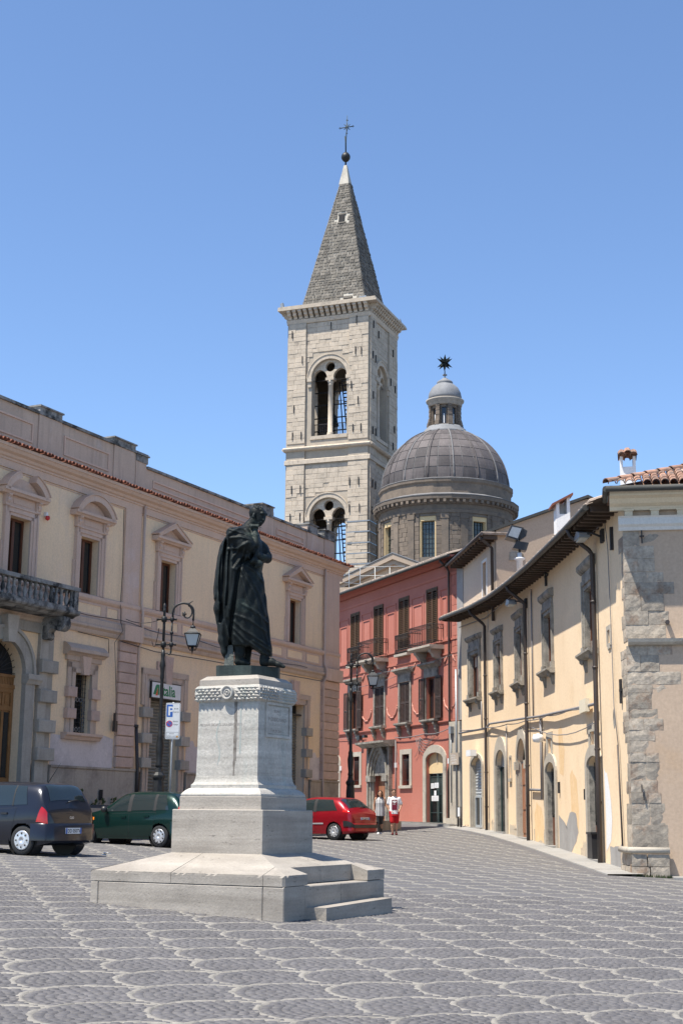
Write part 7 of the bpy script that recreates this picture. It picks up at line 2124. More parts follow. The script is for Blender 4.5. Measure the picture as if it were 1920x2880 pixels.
class Car:
    def __init__(s, S):
        s.S = S
        s.cols = {k: np.array([r[i] for r in S['st']], float) for i, k in enumerate(('x', 'zt', 'zb', 'zl', 'wm', 'wr'))}
    def sect(s, x):
        c = s.cols; X = c['x']
        def f(k):
            y = c[k]; d = np.gradient(y, X)
            i = int(np.clip(np.searchsorted(X, x)-1, 0, len(X)-2)); h = X[i+1]-X[i]; t = (x-X[i])/h
            # monotone-ish hermite
            sl = (y[i+1]-y[i])/h
            m0 = np.clip(d[i], -3*abs(sl), 3*abs(sl)) if sl*d[i] > 0 else 0; m1 = np.clip(d[i+1], -3*abs(sl), 3*abs(sl)) if sl*d[i+1] > 0 else 0
            return (2*t**3-3*t*t+1)*y[i]+(t**3-2*t*t+t)*h*m0+(-2*t**3+3*t*t)*y[i+1]+(t**3-t*t)*h*m1
        zt, zb, zl, wm, wr = (f(k) for k in ('zt', 'zb', 'zl', 'wm', 'wr'))
        zb = min(zb, zt-.02)
        return [np.array(q) for q in ((wm*.93, zl), (wm, zl+.48*(zb-zl)), (wm*.965, zb), (wr, max(zb+.008, zt-.045)), (0, zt))]
    def P(s, x, v):
        q = catmull(s.sect(x), v)
        return np.array([x, q[0], q[1]])
    def N(s, x, v):
        e = .01
        a = s.P(x+e, v)-s.P(x-e, v); b = s.P(x, min(v+e, 4))-s.P(x, v-e)
        n = np.cross(a, b); return n/(np.linalg.norm(n)+1e-9)
    def shell(s, xs, vs):
        m = MB()
        G = [[[m.p(*(s.P(x, v)*np.array([1, sd, 1]))) for v in vs] for x in xs] for sd in (1, -1)]
        for sd in (0, 1):
            for i in range(len(xs)-1):
                for j in range(len(vs)-1):
                    q = [G[sd][i][j], G[sd][i+1][j], G[sd][i+1][j+1], G[sd][i][j+1]]
                    ce = [sum(m.v[k][w] for k in q)/4 for w in (0, 2)]
                    if vs[j] < 2.1 and any(math.hypot(ce[0]-wx, ce[1]-s.S['wr']) < s.S['wr']+.045 for wx in s.S['axles']): continue
                    m.fi(q if sd == 0 else q[::-1], True)
        for i in (0, -1): m.fi(G[0][i]+G[1][i][::-1][1:])
        for i in range(len(xs)-1):
            if not any(abs((xs[i]+xs[i+1])/2-wx) < s.S['wr']+.05 for wx in s.S['axles']): m.fi([G[0][i][0], G[0][i+1][0], G[1][i+1][0], G[1][i][0]])
        return m
    def patch(s, x0, x1, v0, v1, side, off=.008, nx=8, nv=5, x0b=None, x1b=None):
        """panel laid over the body between v0 and v1; x0b,x1b: ends at v1"""
        x0b = x0 if x0b is None else x0b; x1b = x1 if x1b is None else x1b
        m = MB(); idx = []
        for j in range(nv+1):
            v = v0+(v1-v0)*j/nv; a = x0+(x0b-x0)*j/nv; b = x1+(x1b-x1)*j/nv
            row = []
            for i in range(nx+1):
                x = a+(b-a)*i/nx
                p = s.P(x, v)+s.N(x, v)*off*(1 if s.N(x, v)[1]*1+s.N(x, v)[2] > 0 else -1)
                row.append(m.p(p[0], p[1]*side, p[2]))
            idx.append(row)
        for j in range(nv):
            for i in range(nx): m.fi([idx[j][i], idx[j][i+1], idx[j+1][i+1], idx[j+1][i]], True)
        return m
    def across(s, x0, x1, v0, off=.008, nx=6, nv=6):
        m = MB(); idx = []
        vs = [v0+(4-v0)*k/nv for k in range(nv+1)]
        for i in range(nx+1):
            x = x0+(x1-x0)*i/nx; row = []
            for sd, vv in ((1, vs), (-1, vs[::-1][1:])):
                for v in vv:
                    n = s.N(x, min(v, 3.97)); n = n if n[2] > 0 else -n
                    p = s.P(x, v)+n*off; row.append(m.p(p[0], p[1]*sd, p[2]))
            idx.append(row)
        for i in range(nx):
            for j in range(len(idx[0])-1): m.fi([idx[i][j], idx[i+1][j], idx[i+1][j+1], idx[i][j+1]], True)
        return m

def wheel_mesh(r, style):
    T = lambda a, b, c: (a, b, c)
    ty = MB(lambda x, y, z: (x, z, y))
    ty.lathe([(r*.64, -.09), (r*.9, -.10), (r*.985, -.075), (r, -.04), (r, .04), (r*.985, .075), (r*.9, .10), (r*.64, .09)], 0, 0, 28, cap=True)
    ri = MB(lambda x, y, z: (x, z, y))
    ri.lathe([(r*.66, .085), (r*.63, .105), (r*.56, .10), (r*.30, .112), (r*.13, .118), (r*.12, .105), (.001, .107)], 0, 0, 24)
    sl = MB(lambda x, y, z: (x, z, y))
    n = 8 if style == 'holes' else 9
    for k in range(n):
        a = 2*PI*k/n
        if style == 'holes':
            pts = [(r*.46*math.cos(a)+r*.075*math.cos(t)*math.cos(a)-r*.06*math.sin(t)*math.sin(a), r*.46*math.sin(a)+r*.075*math.cos(t)*math.sin(a)+r*.06*math.sin(t)*math.cos(a)) for t in np.linspace(0, 2*PI, 9)[:-1]]
        else:
            pts = [(r*q*math.cos(a+w), r*q*math.sin(a+w)) for q, w in ((.40, 0), (.58, -.17), (.62, 0), (.58, .17))]
        sl.face([(x, y, .121 if style != 'holes' else .117) for x, y in pts])
    return ty.mesh('wheel'), ri.mesh('rim'), sl.mesh('rim_slots')

def build_car(name, label, S, paint, loc, heading, style):
    t = thing(name, label, 'car', loc, heading, local=True, group='cars parked nose-in beside the palazzo')
    C = Car(S)
    L0, L1 = S['st'][0][0], S['st'][-1][0]
    xs = sorted(set(np.round(np.concatenate([np.linspace(L0, L0+.45, 14), np.linspace(L0+.45, L1-.3, 36), np.linspace(L1-.3, L1, 8)]+[np.arange(wx-.37, wx+.371, .022) for wx in S['axles']]), 3)))
    vs = np.concatenate([np.linspace(0, 2.2, 40), np.linspace(2.3, 4, 12)])
    body = obj('body', C.shell(xs, vs), paint, t)
    G = MT['carglass']
    for nm, a in S['side_glass']:
        for sd in (1, -1):
            obj('side_window', C.patch(a[0], a[1], 2.10, 2.90, sd, .007, 8, 5, a[2], a[3]), G, t)
    for a in S.get('pillars', ()):
        for sd in (1, -1): obj('window_pillar', C.patch(a[0], a[1], 2.06, 2.92, sd, .010, 2, 4, a[2], a[3]), MT['rubber'], t)
    obj('rear_window', C.across(S['rear_glass'][0], S['rear_glass'][1], S['rear_glass'][2], .006), G, t)
    obj('windscreen', C.across(S['wind'][0], S['wind'][1], 3.1, .006), G, t)
    ty, ri, sl = wheel_mesh(S['wr'], style)
    ty.materials.append(MT['rubber']); ri.materials.append(MT['alu']); sl.materials.append(MT['black'])
    for wx in S['axles']:
        for sd in (1, -1):
            m = MB(lambda x, y, z: (wx+x, sd*z, S['wr']+.01+y)); ww = C.P(wx, 1.0)[1]
            m.lathe([(.001, ww-.32), (S['wr']+.05, ww-.32), (S['wr']+.05, ww-.025)], 0, 0, 30, sm=False, cap=False); obj('wheel_arch', m, MT['black'], t)
            w = link('wheel', ty, None, t, None, None, (wx, sd*(ww-.115), S['wr']), 0 if sd > 0 else PI)
            WL[w.name] = None
            link('rim', ri, None, w); link('rim_slots', sl, None, w)
    for a in S['doors']:
        for sd in (1, -1):
            obj('door_gap', C.patch(a[0]-.006, a[1]+.006, .22, 1.98, sd, .0025, 6, 6, a[2]-.006, a[3]+.006), MT['black'], t)
            d = obj('door', C.patch(a[0], a[1], .24, 1.96, sd, .0045, 8, 8, a[2], a[3]), paint, t)
            hx = a[0]+.10; p = C.P(hx, 1.72)
            m = MB(); m.box(hx-.02, hx+.14, sd*(p[1]-.01), sd*(p[1]+.03), p[2]-.02, p[2]+.02); obj('handle', m, paint if name != 'dark_hatchback' else MT['black'], d)
    for a, mt_ in S['lights']:
        for sd in (1, -1): obj('tail_light' if a[0] < 0 else 'headlight', C.patch(a[0], a[1], a[2], a[3], sd, .008, 6, 6, *(a[4:] if len(a) > 4 else (None, None))), mt_, t)
    for sd in (1, -1):
        p = C.P(S['mirror'], 2.05)
        m = MB(); m.ell = None
        m = MB(); m.lathe([(.001, -.09), (.07, -.07), (.09, 0), (.07, .06), (.001, .08)], S['mirror'], sd*(p[1]+.12), 10)
        m.v = [(x, y, z+p[2]+.08) for x, y, z in m.v]; m.tube([(S['mirror'], sd*p[1], p[2]+.03), (S['mirror'], sd*(p[1]+.1), p[2]+.06)], .025, 5)
        obj('wing_mirror', m, paint if name == 'dark_hatchback' else MT['black'], t)
    # rear details
    rx = L0
    z = S['plate_z']
    def RT(a, b, c): return (-b, -a, c)
    xp = S['plate_x']
    m = MB(RT); m.box(-.26, .26, -xp, -xp+.018, z-.06, z+.06); pl_ = obj('number_plate', m, MT['signwhite'], t)
    m = MB(RT)
    for s_ in (-1, 1): m.box(*sorted((s_*.26, s_*.215)), -xp+.0185, -xp+.0195, z-.06, z+.06)
    obj('plate_band', m, MT['signblue'], pl_)
    text_mesh(S['plate'], .105, RT, -.205, z-.038, -xp+.0192, MT['castiron'], pl_, xs=.92, bold=.002)
    pts = [(x, C.P(x, 1.0)[1]) for x in np.linspace(L0+.42, L0, 9)]
    m = MB(); out = [(x-.028, w+.012) for x, w in pts]; out += [(x, -w) for x, w in out[::-1]]
    zb0, zb1 = .30, S['plate_z']+.13 if not S.get('bumper') else .56
    lo = [m.p(x, y, zb0) for x, y in out]; hi = [m.p(x, y, zb1) for x, y in out]; up = [m.p(x+.03, y*.985, zb1+.02) for x, y in out]
    for q in range(len(out)-1): m.fi([lo[q], lo[q+1], hi[q+1], hi[q]], True); m.fi([hi[q], hi[q+1], up[q+1], up[q]], True)
    obj('rear_bumper', m, paint, t)
    if S.get('bumper'):
        b0, b1 = S['bumper']
        for sd in (1, -1):
            obj('bumper_strip', C.patch(L0+.012, S['axles'][0]-.42, b0, b1, sd, .046, 8, 2), MT['black'], t)
        m = MB(RT); zz = [C.P(L0+.02, q)[2] for q in (b0, b1)]; w_ = C.P(L0+.02, 1)[1]; m.box(-w_, w_, -L0-.005, -L0+.052, zz[0], zz[1]); obj('bumper_strip', m, MT['black'], t)
    m = MB(); p = C.P(S['rear_glass'][0]-.03, 4)
    m.tube([(p[0]-.02, .05, p[2]+.02), (p[0]+.03, -.25, p[2]+.07), (p[0]+.05, -.5, p[2]+.06)], .012, 4); obj('rear_wiper', m, MT['black'], t)
    if S.get('aerial'):
        m = MB(); q = C.P(S['aerial'], 4); m.tube([(q[0], 0, q[2]-.01), (q[0]-.32, 0, q[2]+.42)], [.01, .004], 4); obj('aerial', m, MT['black'], t)
    return t, C, RT

def paintm(name, c, metal=.35):
    return M(name, c, tuple(q*.9 for q in c), 3, .28, 0, 30, metal, spec=.35, coat=.45, fine=0)
TAILR = plain('tail_light_red', (.45, .01, .012), .15, 0, .7); AMB = plain('indicator_amber', (.75, .22, .02), .2); CLEAR = plain('headlight_clear', (.6, .62, .64), .08, .3)
# x, z_top, z_belt, z_low, half width, roof half width
CLIO = dict(st=[(-2.0, .70, .62, .30, .60, .50), (-1.97, .86, .74, .26, .72, .60), (-1.90, 1.00, .88, .24, .79, .66), (-1.80, 1.19, .96, .22, .83, .64), (-1.70, 1.36, .985, .2, .85, .61), (-1.58, 1.445, .985, .2, .86, .60), (-1.2, 1.48, .975, .2, .865, .62), (-.5, 1.495, .95, .2, .865, .63), (.1, 1.475, .935, .2, .865, .62), (.45, 1.39, .925, .2, .865, .62), (.95, 1.10, .92, .2, .865, .70), (1.1, 1.02, .91, .2, .865, .74), (1.6, .91, .82, .22, .83, .70), (1.9, .72, .64, .25, .68, .58), (2.0, .52, .48, .3, .52, .45)],
    side_glass=[('rear quarter', (-1.36, -1.0, -1.22, -.98)), ('rear', (-.97, -.22, -.95, -.20)), ('front', (-.12, .86, -.12, .42))], pillars=[(-.22, -.12, -.20, -.12), (-1.0, -.97, -.98, -.95)],
    rear_glass=(-1.755, -1.56, 3.14), wind=(.48, .98), axles=(-1.28, 1.29), wr=.305, doors=[(-.96, -.19, -1.1, -.19), (-.17, .88, -.17, .93)],
    lights=[((-1.868, -1.63, 1.25, 2.08, -1.83, -1.72), TAILR), ((1.55, 1.86, 2.1, 2.9), CLEAR)], mirror=.75, plate_z=.50, plate_x=-1.932, plate='DD 050TV', aerial=-1.2)
CLIO['st'] = [((x if x > -1.28 else -1.28+(x+1.28)*.86), *r) for x, *r in CLIO['st']]
for _k in ('side_glass',): pass
IBI = dict(st=[(-1.92, .66, .58, .30, .58, .48), (-1.89, .82, .72, .26, .70, .58), (-1.80, .98, .86, .24, .77, .62), (-1.68, 1.16, .90, .22, .80, .60), (-1.52, 1.32, .91, .2, .815, .56), (-1.35, 1.39, .91, .2, .82, .56), (-.9, 1.42, .90, .2, .82, .58), (-.2, 1.42, .88, .2, .82, .58), (.15, 1.38, .87, .2, .82, .57), (.9, .99, .86, .2, .82, .66), (1.05, .93, .85, .2, .82, .70), (1.55, .83, .75, .22, .79, .66), (1.85, .66, .58, .26, .64, .54), (1.93, .50, .46, .3, .5, .42)],
    side_glass=[('rear quarter', (-1.42, -1.02, -1.22, -.98)), ('rear', (-.93, -.2, -.90, -.18)), ('front', (-.08, .80, -.06, .18))], pillars=[(-.2, -.08, -.18, -.06), (-1.02, -.93, -.98, -.90)],
    rear_glass=(-1.70, -1.45, 3.02), wind=(.2, .92), axles=(-1.15, 1.29), wr=.285, doors=[(-.90, -.16, -1.02, -.16), (-.14, .82, -.14, .86)],
    lights=[((-1.86, -1.70, 1.75, 2.7), TAILR), ((1.55, 1.84, 2.0, 2.8), CLEAR)], mirror=.62, plate_z=.52, plate_x=-1.93, plate='BH 718KD')
P206 = dict(st=[(-1.92, .68, .56, .30, .58, .50), (-1.89, .86, .74, .26, .72, .62), (-1.80, .98, .88, .24, .79, .66), (-1.66, 1.10, .93, .22, .815, .60), (-1.42, 1.30, .94, .2, .825, .56), (-1.25, 1.385, .94, .2, .825, .56), (-.8, 1.425, .92, .2, .825, .58), (-.2, 1.43, .90, .2, .825, .59), (.2, 1.38, .885, .2, .825, .58), (.9, 1.02, .87, .2, .825, .66), (1.1, .93, .86, .2, .825, .70), (1.55, .83, .76, .22, .79, .66), (1.82, .66, .58, .26, .66, .56), (1.92, .48, .44, .3, .5, .42)],
    side_glass=[('rear', (-1.30, -.42, -1.0, -.40)), ('front', (-.30, .82, -.28, .22))], pillars=[(-.42, -.30, -.40, -.28)],
    rear_glass=(-1.66, -1.28, 3.0), wind=(.24, .95), axles=(-1.18, 1.26), wr=.285, doors=[(-.40, .85, -.40, .90)],
    lights=[((-1.84, -1.52, 1.95, 2.75, -1.72, -1.55), TAILR), ((1.5, 1.8, 2.1, 2.8), CLEAR)], mirror=.66, plate_z=.70, plate_x=-1.90, plate='CB 482TX', bumper=(.72, 1.22))
def place(rl, head, S):
    """origin of a car whose rear left wheel touches the ground at rl, heading vector head"""
    h = np.array(head)/np.hypot(*head); rgt = np.array([h[1], -h[0]])
    o = np.array(rl)+rgt*.74-h*S['axles'][0]
    return (float(o[0]), float(o[1]), float(gz(o[0], o[1]))), math.atan2(h[1], h[0])
loc, hd = place((-6.47, 30.19), (-.888, .46), CLIO)
c1, CC, RTf = build_car('dark_hatchback', 'dark blue-grey five-door hatchback with red tail lights at the left edge', CLIO, paintm('dark_blue_grey_paint', (.016, .018, .027)), (loc[0], loc[1], float(gz(-6.47, 30.19))), hd, 'holes')
m = MB(RTf); m.band([(0, .80), (.028, .85), (0, .90), (-.028, .85)], [(0, .775), (.045, .85), (0, .925), (-.045, .85)], 1.835, 1.855, closed=True)
m.v = [(x+.035*(z-.85)/.075*0, y, z) for x, y, z in m.v]; obj('diamond_emblem', m, MT['alu'], c1)
text_mesh('CLIO', .065, lambda a, b, c: (-b, -a, c), -.09, .745, 1.897, MT['alu'], c1, bold=.002)
loc, hd = place((-4.62, 37.9), (-.86, .51), IBI)
c2_, CC, _ = build_car('green_hatchback', 'dark green five-door hatchback parked behind the pedestal corner, nose to the kerb', IBI, paintm('dark_green_paint', (.0018, .022, .017)), (loc[0], loc[1], float(gz(-4.62, 37.9))), hd, 'spokes')
for sd in (1, -1):
    obj('side_indicator', CC.patch(1.02, 1.12, 1.45, 1.65, sd, .01, 2, 2), AMB, c2_)
loc, hd = place((-.12, 49.46), (-.81, .59), P206)
c3, CC, _ = build_car('red_hatchback', 'bright red three-door hatchback with black bumper, right of the pedestal', P206, paintm('bright_red_paint', (.27, .006, .014)), (loc[0], loc[1], float(gz(-.12, 49.46))), hd, 'spokes')
for sd in (1, -1): obj('side_strip', CC.patch(-.75, .8, .95, 1.08, sd, .014, 8, 1), MT['alu'], c3)

# ------------------------------------------------------------------ two people walking hand in hand
def skin(n, c): return M(n, c, tuple(q*.88 for q in c), 6, .55, .05, 60, spec=.35, fine=0)
SK1 = skin('tanned_skin', (.43, .235, .15)); SK2 = skin('fair_skin', (.50, .285, .195))
def stripe_mat():
    mt = bpy.data.materials.new('navy_white_stripes'); mt.use_nodes = True
    nt = mt.node_tree; b = nt.nodes['Principled BSDF']; tc = nt.nodes.new('ShaderNodeTexCoord'); w = nt.nodes.new('ShaderNodeTexWave')
    w.inputs['Scale'].default_value = 5.6; w.inputs['Distortion'].default_value = .35; w.inputs['Detail'].default_value = 1.0; w.inputs['Detail Scale'].default_value = 3
    nt.links.new(tc.outputs['Object'], w.inputs['Vector'])
    nt.links.new(_mix(nt, (.015, .016, .035), (.72, .71, .70), _ramp(nt, w.outputs['Fac'], .5, .58)), b.inputs['Base Color']); b.inputs['Roughness'].default_value = .85
    return mt
def fingers(S, wrist, hand, side, curl=.02):
    w = np.array(wrist); h = np.array(hand); d = h-w; d = d/np.linalg.norm(d)
    S.cap(w, h, .027, .036, .012); S.ell(h, (.026, .040, .042), .012)
    f = np.array([0, -1, 0.0])
    for k in range(4):
        o = h+f*(.030-.02*k)+d*.03
        ln = (.055, .065, .062, .048)[k]
        S.chain([(*o, .0125), (*(o+d*ln*.6), .0115), (*(o+d*ln+np.array([-side*curl, 0, 0])), .010)], .003)
    o = h+f*.035; S.chain([(*o, .014), (*(o+d*.03+f*.022), .0125), (*(o+d*.06+f*.02), .0115)], .006)

def person_body(h, P, mat, root, hw=1.0):
    S = Sculpt((-.42, -.32, -.03), (.5, .3, P['top']+.03), .0092)
    hc = np.array(P['head'])
    S.ell(hc+np.array([0, .012, .03]), (.074, .092, .088), .02); S.ell(hc+np.array([0, -.022, -.045]), (.058, .062, .075), .02)
    S.cap(hc+np.array([0, -.085, .005]), hc+np.array([0, -.102, -.03]), .011, .015, .008)
    S.cap(hc+np.array([-.02, -.078, -.06]), hc+np.array([.02, -.078, -.06]), .008, .008, .006); S.ell(hc+np.array([0, -.065, -.10]), (.022, .02, .018), .015)
    for s in (-1, 1):
        S.ell(hc+np.array([s*.076, .012, -.015]), (.012, .022, .032), .008); S.ell(hc+np.array([s*.03, -.083, .012]), (.013, .008, .008), .005)
        S.cap(hc+np.array([s*.015, -.086, .032]), hc+np.array([s*.045, -.076, .034]), .008, .007, .006)
    sh = P['sh']
    S.chain([(hc[0], .02, hc[2]-.06, .048), (0, .02, sh+.02, .055)], .03)
    S.loft([(P['hip']-.08, -.15, .15, .10, .01), (P['hip']+.02, -.165*hw, .165*hw, .115, .01), (P['hip']+.18, -.135*hw, .135*hw, .10, .0), (sh-.2, -.155, .155, .105, .005), (sh-.06, -.165, .165, .09, .015), (sh+.02, -.10, .10, .06, .02)], .03)
    for side, arm in ((-1, P['armL']), (1, P['armR'])):
        a0, a1, a2, a3 = arm
        S.chain([(*a0, .052), (*a1, .040)], .025); S.chain([(*a1, .040), (*a2, .027)], .02); fingers(S, a2, a3, side)
    for leg in (P['legL'], P['legR']):
        l0, l1, l2, l3 = leg
        S.chain([(*l0, .085*hw), (*l1, .056)], .03); S.chain([(*l1, .056), (l1[0], l1[1]+.02, (l1[2]*2+l2[2])/3, .057), (*l2, .036)], .02); S.chain([(l2[0], l2[1]+.02, .04, .04), (*l3, .03)], .02)
    return obj0_link('body', S, mat, root)
def obj0_link(name, S, mat, root):
    o = link(name, S.mesh(name), mat, root); WL[o.name] = None; return o

# woman: striped sleeveless top, black leggings, white shoes, shoulder bag
wl_ = (1.60, 56.3)
W = thing('person', 'woman in a navy and white striped top and black leggings carrying a black bag', 'person', (wl_[0], wl_[1], float(gz(*wl_))), local=True, group='couple walking hand in hand')
PW = dict(top=1.68, head=(.0, -.035, 1.545), sh=1.37, hip=.86, armL=((-.165, .01, 1.355), (-.225, .03, 1.10), (-.235, -.03, .88), (-.235, -.05, .82)), armR=((.165, .01, 1.355), (.235, .02, 1.12), (.345, -.06, .93), (.385, -.08, .87)),
          legL=((-.08, .0, .84), (-.075, -.06, .47), (-.065, -.07, .09), (-.07, -.19, .03)), legR=((.08, .01, .84), (.06, .05, .47), (.04, .14, .12), (.045, .03, .04)))
person_body(1.66, PW, SK1, W, 1.05)
S = Sculpt((-.30, -.24, .60), (.30, .24, 1.45), .0105)
S.loft([(.70, -.205, .205, .155, .0), (.86, -.20, .20, .15, .0), (1.05, -.172, .172, .135, -.005), (1.2, -.172, .172, .135, -.01), (1.31, -.165, .165, .115, .005), (1.375, -.125, .125, .085, .015), (1.42, -.07, .07, .06, .02)], .02)
obj0_link('striped_top', S, stripe_mat(), W)
S = Sculpt((-.30, -.24, .05), (.30, .28, .95), .0105)
S.loft([(.76, -.185, .185, .135, .01), (.92, -.15, .15, .11, 0)], .02)
for l in (PW['legL'], PW['legR']): S.chain([(*l[0], .105), (*l[1], .066)], .03); S.chain([(*l[1], .066), (*l[2], .045)], .02)
obj0_link('leggings', S, MT['black'], W)
for l in (PW['legL'], PW['legR']):
    S = Sculpt((l[3][0]-.08, l[3][1]-.08, -.01), (l[3][0]+.08, l[2][1]+.12, .16), .008)
    S.chain([(l[2][0], l[2][1]+.03, .05, .048), (l[3][0], l[3][1]+.03, .035, .042), (l[3][0], l[3][1]-.02, .03, .034)], .02); obj0_link('shoe', S, MT['white'], W)
S = Sculpt((-.16, -.16, 1.28), (.16, .17, 1.70), .008)
hc = PW['head']
S.ell((hc[0], hc[1]+.035, hc[2]+.045), (.086, .092, .092), .01)
for s in (-1, 1): S.chain([(s*.075, .0, 1.60, .03), (s*.09, .01, 1.50, .032), (s*.095, .0, 1.40, .026), (s*.085, -.03, 1.34, .014)], .02)
S.chain([(0, .08, 1.58, .07), (0, .09, 1.42, .055)], .03)
obj0_link('hair', S, M('black_hair', (.015, .012, .011), None, 9, .5, .3, 60), W)
m = MB()
for s in (-1, 1): m.lathe([(.001, -.008), (.028, -.006), (.028, .006), (.001, .008)], 0, 0, 10); m.v = [(x+s*.034, y*1+(-.075), z+1.633) if abs(x) <= .03 and z < .1 else (x, y, z) for x, y, z in m.v]
obj('sunglasses', m, MT['castiron'], W)
bagt = thing('shoulder_bag', 'black shoulder bag at the hip of the woman in stripes', 'bag', (wl_[0]-.2, wl_[1]+.02, float(gz(*wl_))+.6), local=True)
S = Sculpt((-.16, -.13, -.04), (.2, .13, .36), .01)
S.loft([(.0, -.10, .13, .06, 0), (.05, -.12, .14, .075, 0), (.22, -.09, .10, .06, 0), (.28, -.07, .08, .045, 0)], .02)
obj0_link('bag_body', S, MT['black'], bagt)
m = MB(); m.tube([(-.06, 0, .25), (.02, .05, .5), (.06, .12, .72)], .012, 5); m.tube([(.08, 0, .25), (.09, .08, .5), (.08, .12, .72)], .012, 5); obj('strap', m, MT['black'], bagt)
# man: white T-shirt with dark red print, red shorts
ml_ = (2.13, 55.7)
Mn = thing('person', 'young man in a white printed T-shirt and bright red shorts', 'person', (ml_[0], ml_[1], float(gz(*ml_))), local=True, group='couple walking hand in hand')
PM = dict(top=1.74, head=(-.02, -.02, 1.605), sh=1.42, hip=.88, armL=((-.19, .01, 1.40), (-.235, .05, 1.14), (-.13, -.05, .945), (-.10, -.07, .90)), armR=((.19, .01, 1.40), (.265, .05, 1.14), (.205, -.08, .97), (.185, -.11, .93)),
          legL=((-.09, .0, .86), (-.075, -.03, .48), (-.06, .02, .09), (-.075, -.10, .03)), legR=((.09, .0, .86), (.085, .02, .48), (.075, .08, .10), (.08, -.03, .035)))
person_body(1.72, PM, SK2, Mn, 1.0)
S = Sculpt((-.36, -.24, .70), (.36, .24, 1.50), .0105)
S.loft([(.79, -.195, .195, .135, .0), (.95, -.19, .19, .135, .0), (1.2, -.195, .195, .135, .0), (1.34, -.185, .185, .115, .01), (1.41, -.125, .125, .085, .015), (1.455, -.07, .07, .062, .02)], .02)
for a in (PM['armL'], PM['armR']):
    a0, a1 = np.array(a[0]), np.array(a[1]); S.cap(a0+np.array([0, 0, -.02]), a0+(a1-a0)*.78, .063, .068, .03)
obj0_link('t_shirt', S, M('white_cotton', (.74, .74, .75), (.68, .68, .70), 5, .85, .15, 18, fine=.04), Mn)
PTm = lambda a, b, c: (a, -b, c)
m = MB(PTm); m.box(-.105, .105, .13, .139, .945, 1.335); pr = obj('printed_panel', m, M('burgundy_print', (.17, .012, .035), (.14, .01, .03), 8, .8, 0), Mn)
m = MB(PTm)
for s in (-1, 0, 1):
    cx, cz = s*.042, 1.265-abs(s)*.012; an = -s*.75
    m.face([(cx+.019*math.cos(t)*math.cos(an)-.048*math.sin(t)*math.sin(an), .1395, cz+.019*math.cos(t)*math.sin(an)+.048*math.sin(t)*math.cos(an)) for t in np.linspace(0, 2*PI, 15)[:-1]])
for z in (1.215, 1.203, 1.191): m.box(-.045, .045, .139, .1398, z, z+.005)
obj('trefoil_print', m, MT['white'], pr)
text_mesh('adidas', .045, PTm, -.07, 1.145, .1397, MT['white'], pr, xs=1.0)
S = Sculpt((-.30, -.24, .33), (.30, .24, .98), .0105)
S.loft([(.72, -.185, .185, .135, .0), (.92, -.165, .165, .12, 0)], .02)
for l in (PM['legL'], PM['legR']): S.chain([(*l[0], .11), (*(np.array(l[1])*.9+np.array(l[0])*.1), .092)], .02)
S.F = np.maximum(S.F, (.43-S.ax[2])[None, None, :]).astype(np.float32)
obj0_link('shorts', S, M('red_shorts', (.52, .012, .018), (.44, .01, .015), 5, .75, .1, 20, fine=.05), Mn)
for l in (PM['legL'], PM['legR']):
    S = Sculpt((l[3][0]-.08, l[3][1]-.08, -.01), (l[3][0]+.08, l[2][1]+.12, .16), .008)
    S.chain([(l[2][0], l[2][1]+.03, .06, .05), (l[3][0], l[3][1]+.03, .035, .044), (l[3][0], l[3][1]-.02, .03, .036)], .02); obj0_link('shoe', S, M('dark_red_shoe', (.12, .012, .015), (.03, .01, .012), 12, .6, 0), Mn)
S = Sculpt((-.14, -.14, 1.54), (.10, .12, 1.76), .008)
hc = PM['head']; S.ell((hc[0], hc[1]+.03, hc[2]+.055), (.084, .094, .080), .01); S.cap((hc[0]-.05, -.07, 1.70), (hc[0]+.05, -.07, 1.705), .022, .022, .02)
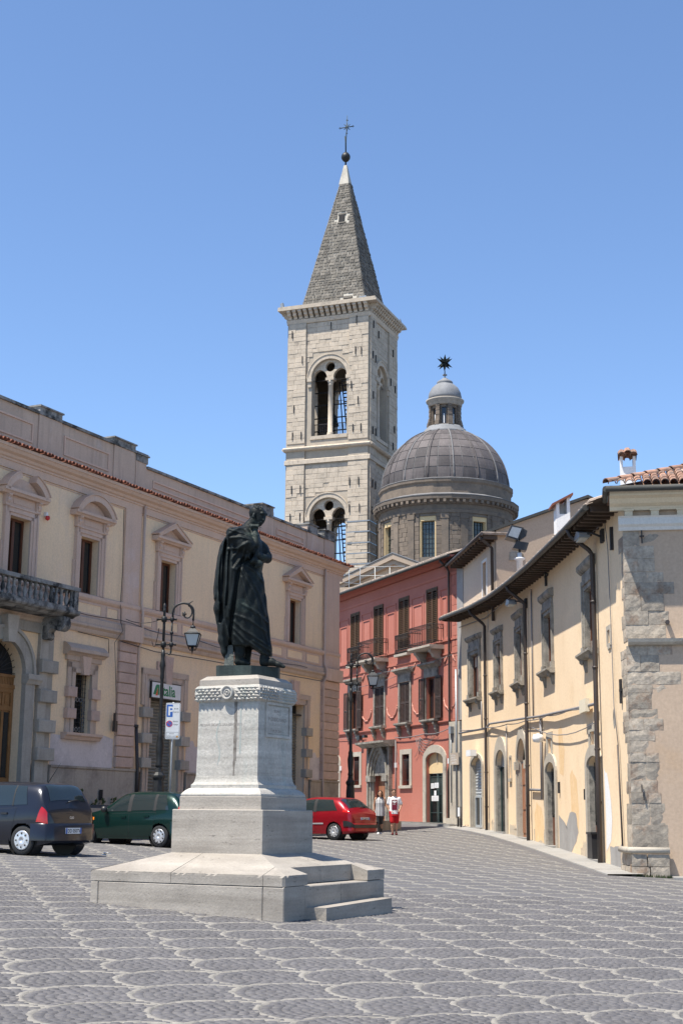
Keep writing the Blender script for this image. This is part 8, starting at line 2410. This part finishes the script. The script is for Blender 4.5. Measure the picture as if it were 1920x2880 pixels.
obj0_link('hair', S, M('brown_hair', (.07, .04, .025), None, 9, .5, .3, 60), Mn)
m = MB()
for s in (-1, 1): m.box(hc[0]+s*.034-.026, hc[0]+s*.034+.026, -.118, -.106, 1.60, 1.635)
m.box(hc[0]-.01, hc[0]+.01, -.116, -.108, 1.62, 1.63); obj('sunglasses', m, MT['castiron'], Mn)

# ------------------------------------------------------------------ wires across the square, litter
def wire(name, label, pts, r=.012):
    m = MB(); m.tube(pts, r, 4); o = obj(name, m, MT['cabledk']); tag(o, label, 'wire', 'thin overhead wires'); return o
p0_ = LF(-16.6, .3, 7.9); wire('overhead_wire', 'thin wire from the palazzo string course to the upper clamp of the left street lamp', sag(p0_, (-5.45, 43, 7.38), .12, 10))
p0_ = LF(-15.0, .3, 7.35); wire('overhead_wire', 'slack wire from the palazzo string course to the lower pole of the left street lamp', sag(p0_, (-5.5, 43, 7.1), .35, 10))
wire('overhead_wire', 'thin wire from the palazzo corner to the street lamp before the coral house', sag(LF(-.1, .2, 7.9), (.40, 58, 7.6), .1, 8))
for k, (x, y, s, lab) in enumerate(((-5.0, 31.6, .10, 'crumpled clear plastic litter on the paving behind the dark hatchback'), (-2.05, 19.0, .05, 'small white scrap of paper on the paving below the platform front'), (-1.75, 18.75, .05, 'white crumpled tissue beside the platform front'))):
    m = MB()
    z = float(gz(x, y))
    for q in range(7):
        a, b, c = NR.uniform(-s, s, 3), NR.uniform(-s, s, 3), NR.uniform(0, s*.8, 3)
        m.face([(x+a[i], y+b[i], z+.012+c[i]) for i in range(3)])
    tag(obj('litter', m, MT['white']), lab, 'litter')
tag_grass = MB(NF)
for q in range(160):
    a = rng.uniform(.02, .85); b = .17+rng.uniform(0, .1); p = NF(a, b, 0); z = float(gz(p[0], p[1]))
    h = rng.uniform(.03, .09); tag_grass.face([(a-.008, b, z), (a+.008, b, z), (a+rng.uniform(-.04, .04), b+rng.uniform(0, .05), z+h)])
o = obj('grass_tuft', tag_grass, MT['leaf'], None, kind='stuff'); tag(o, 'thin strip of grass along the quoin base of the corner house', 'grass')
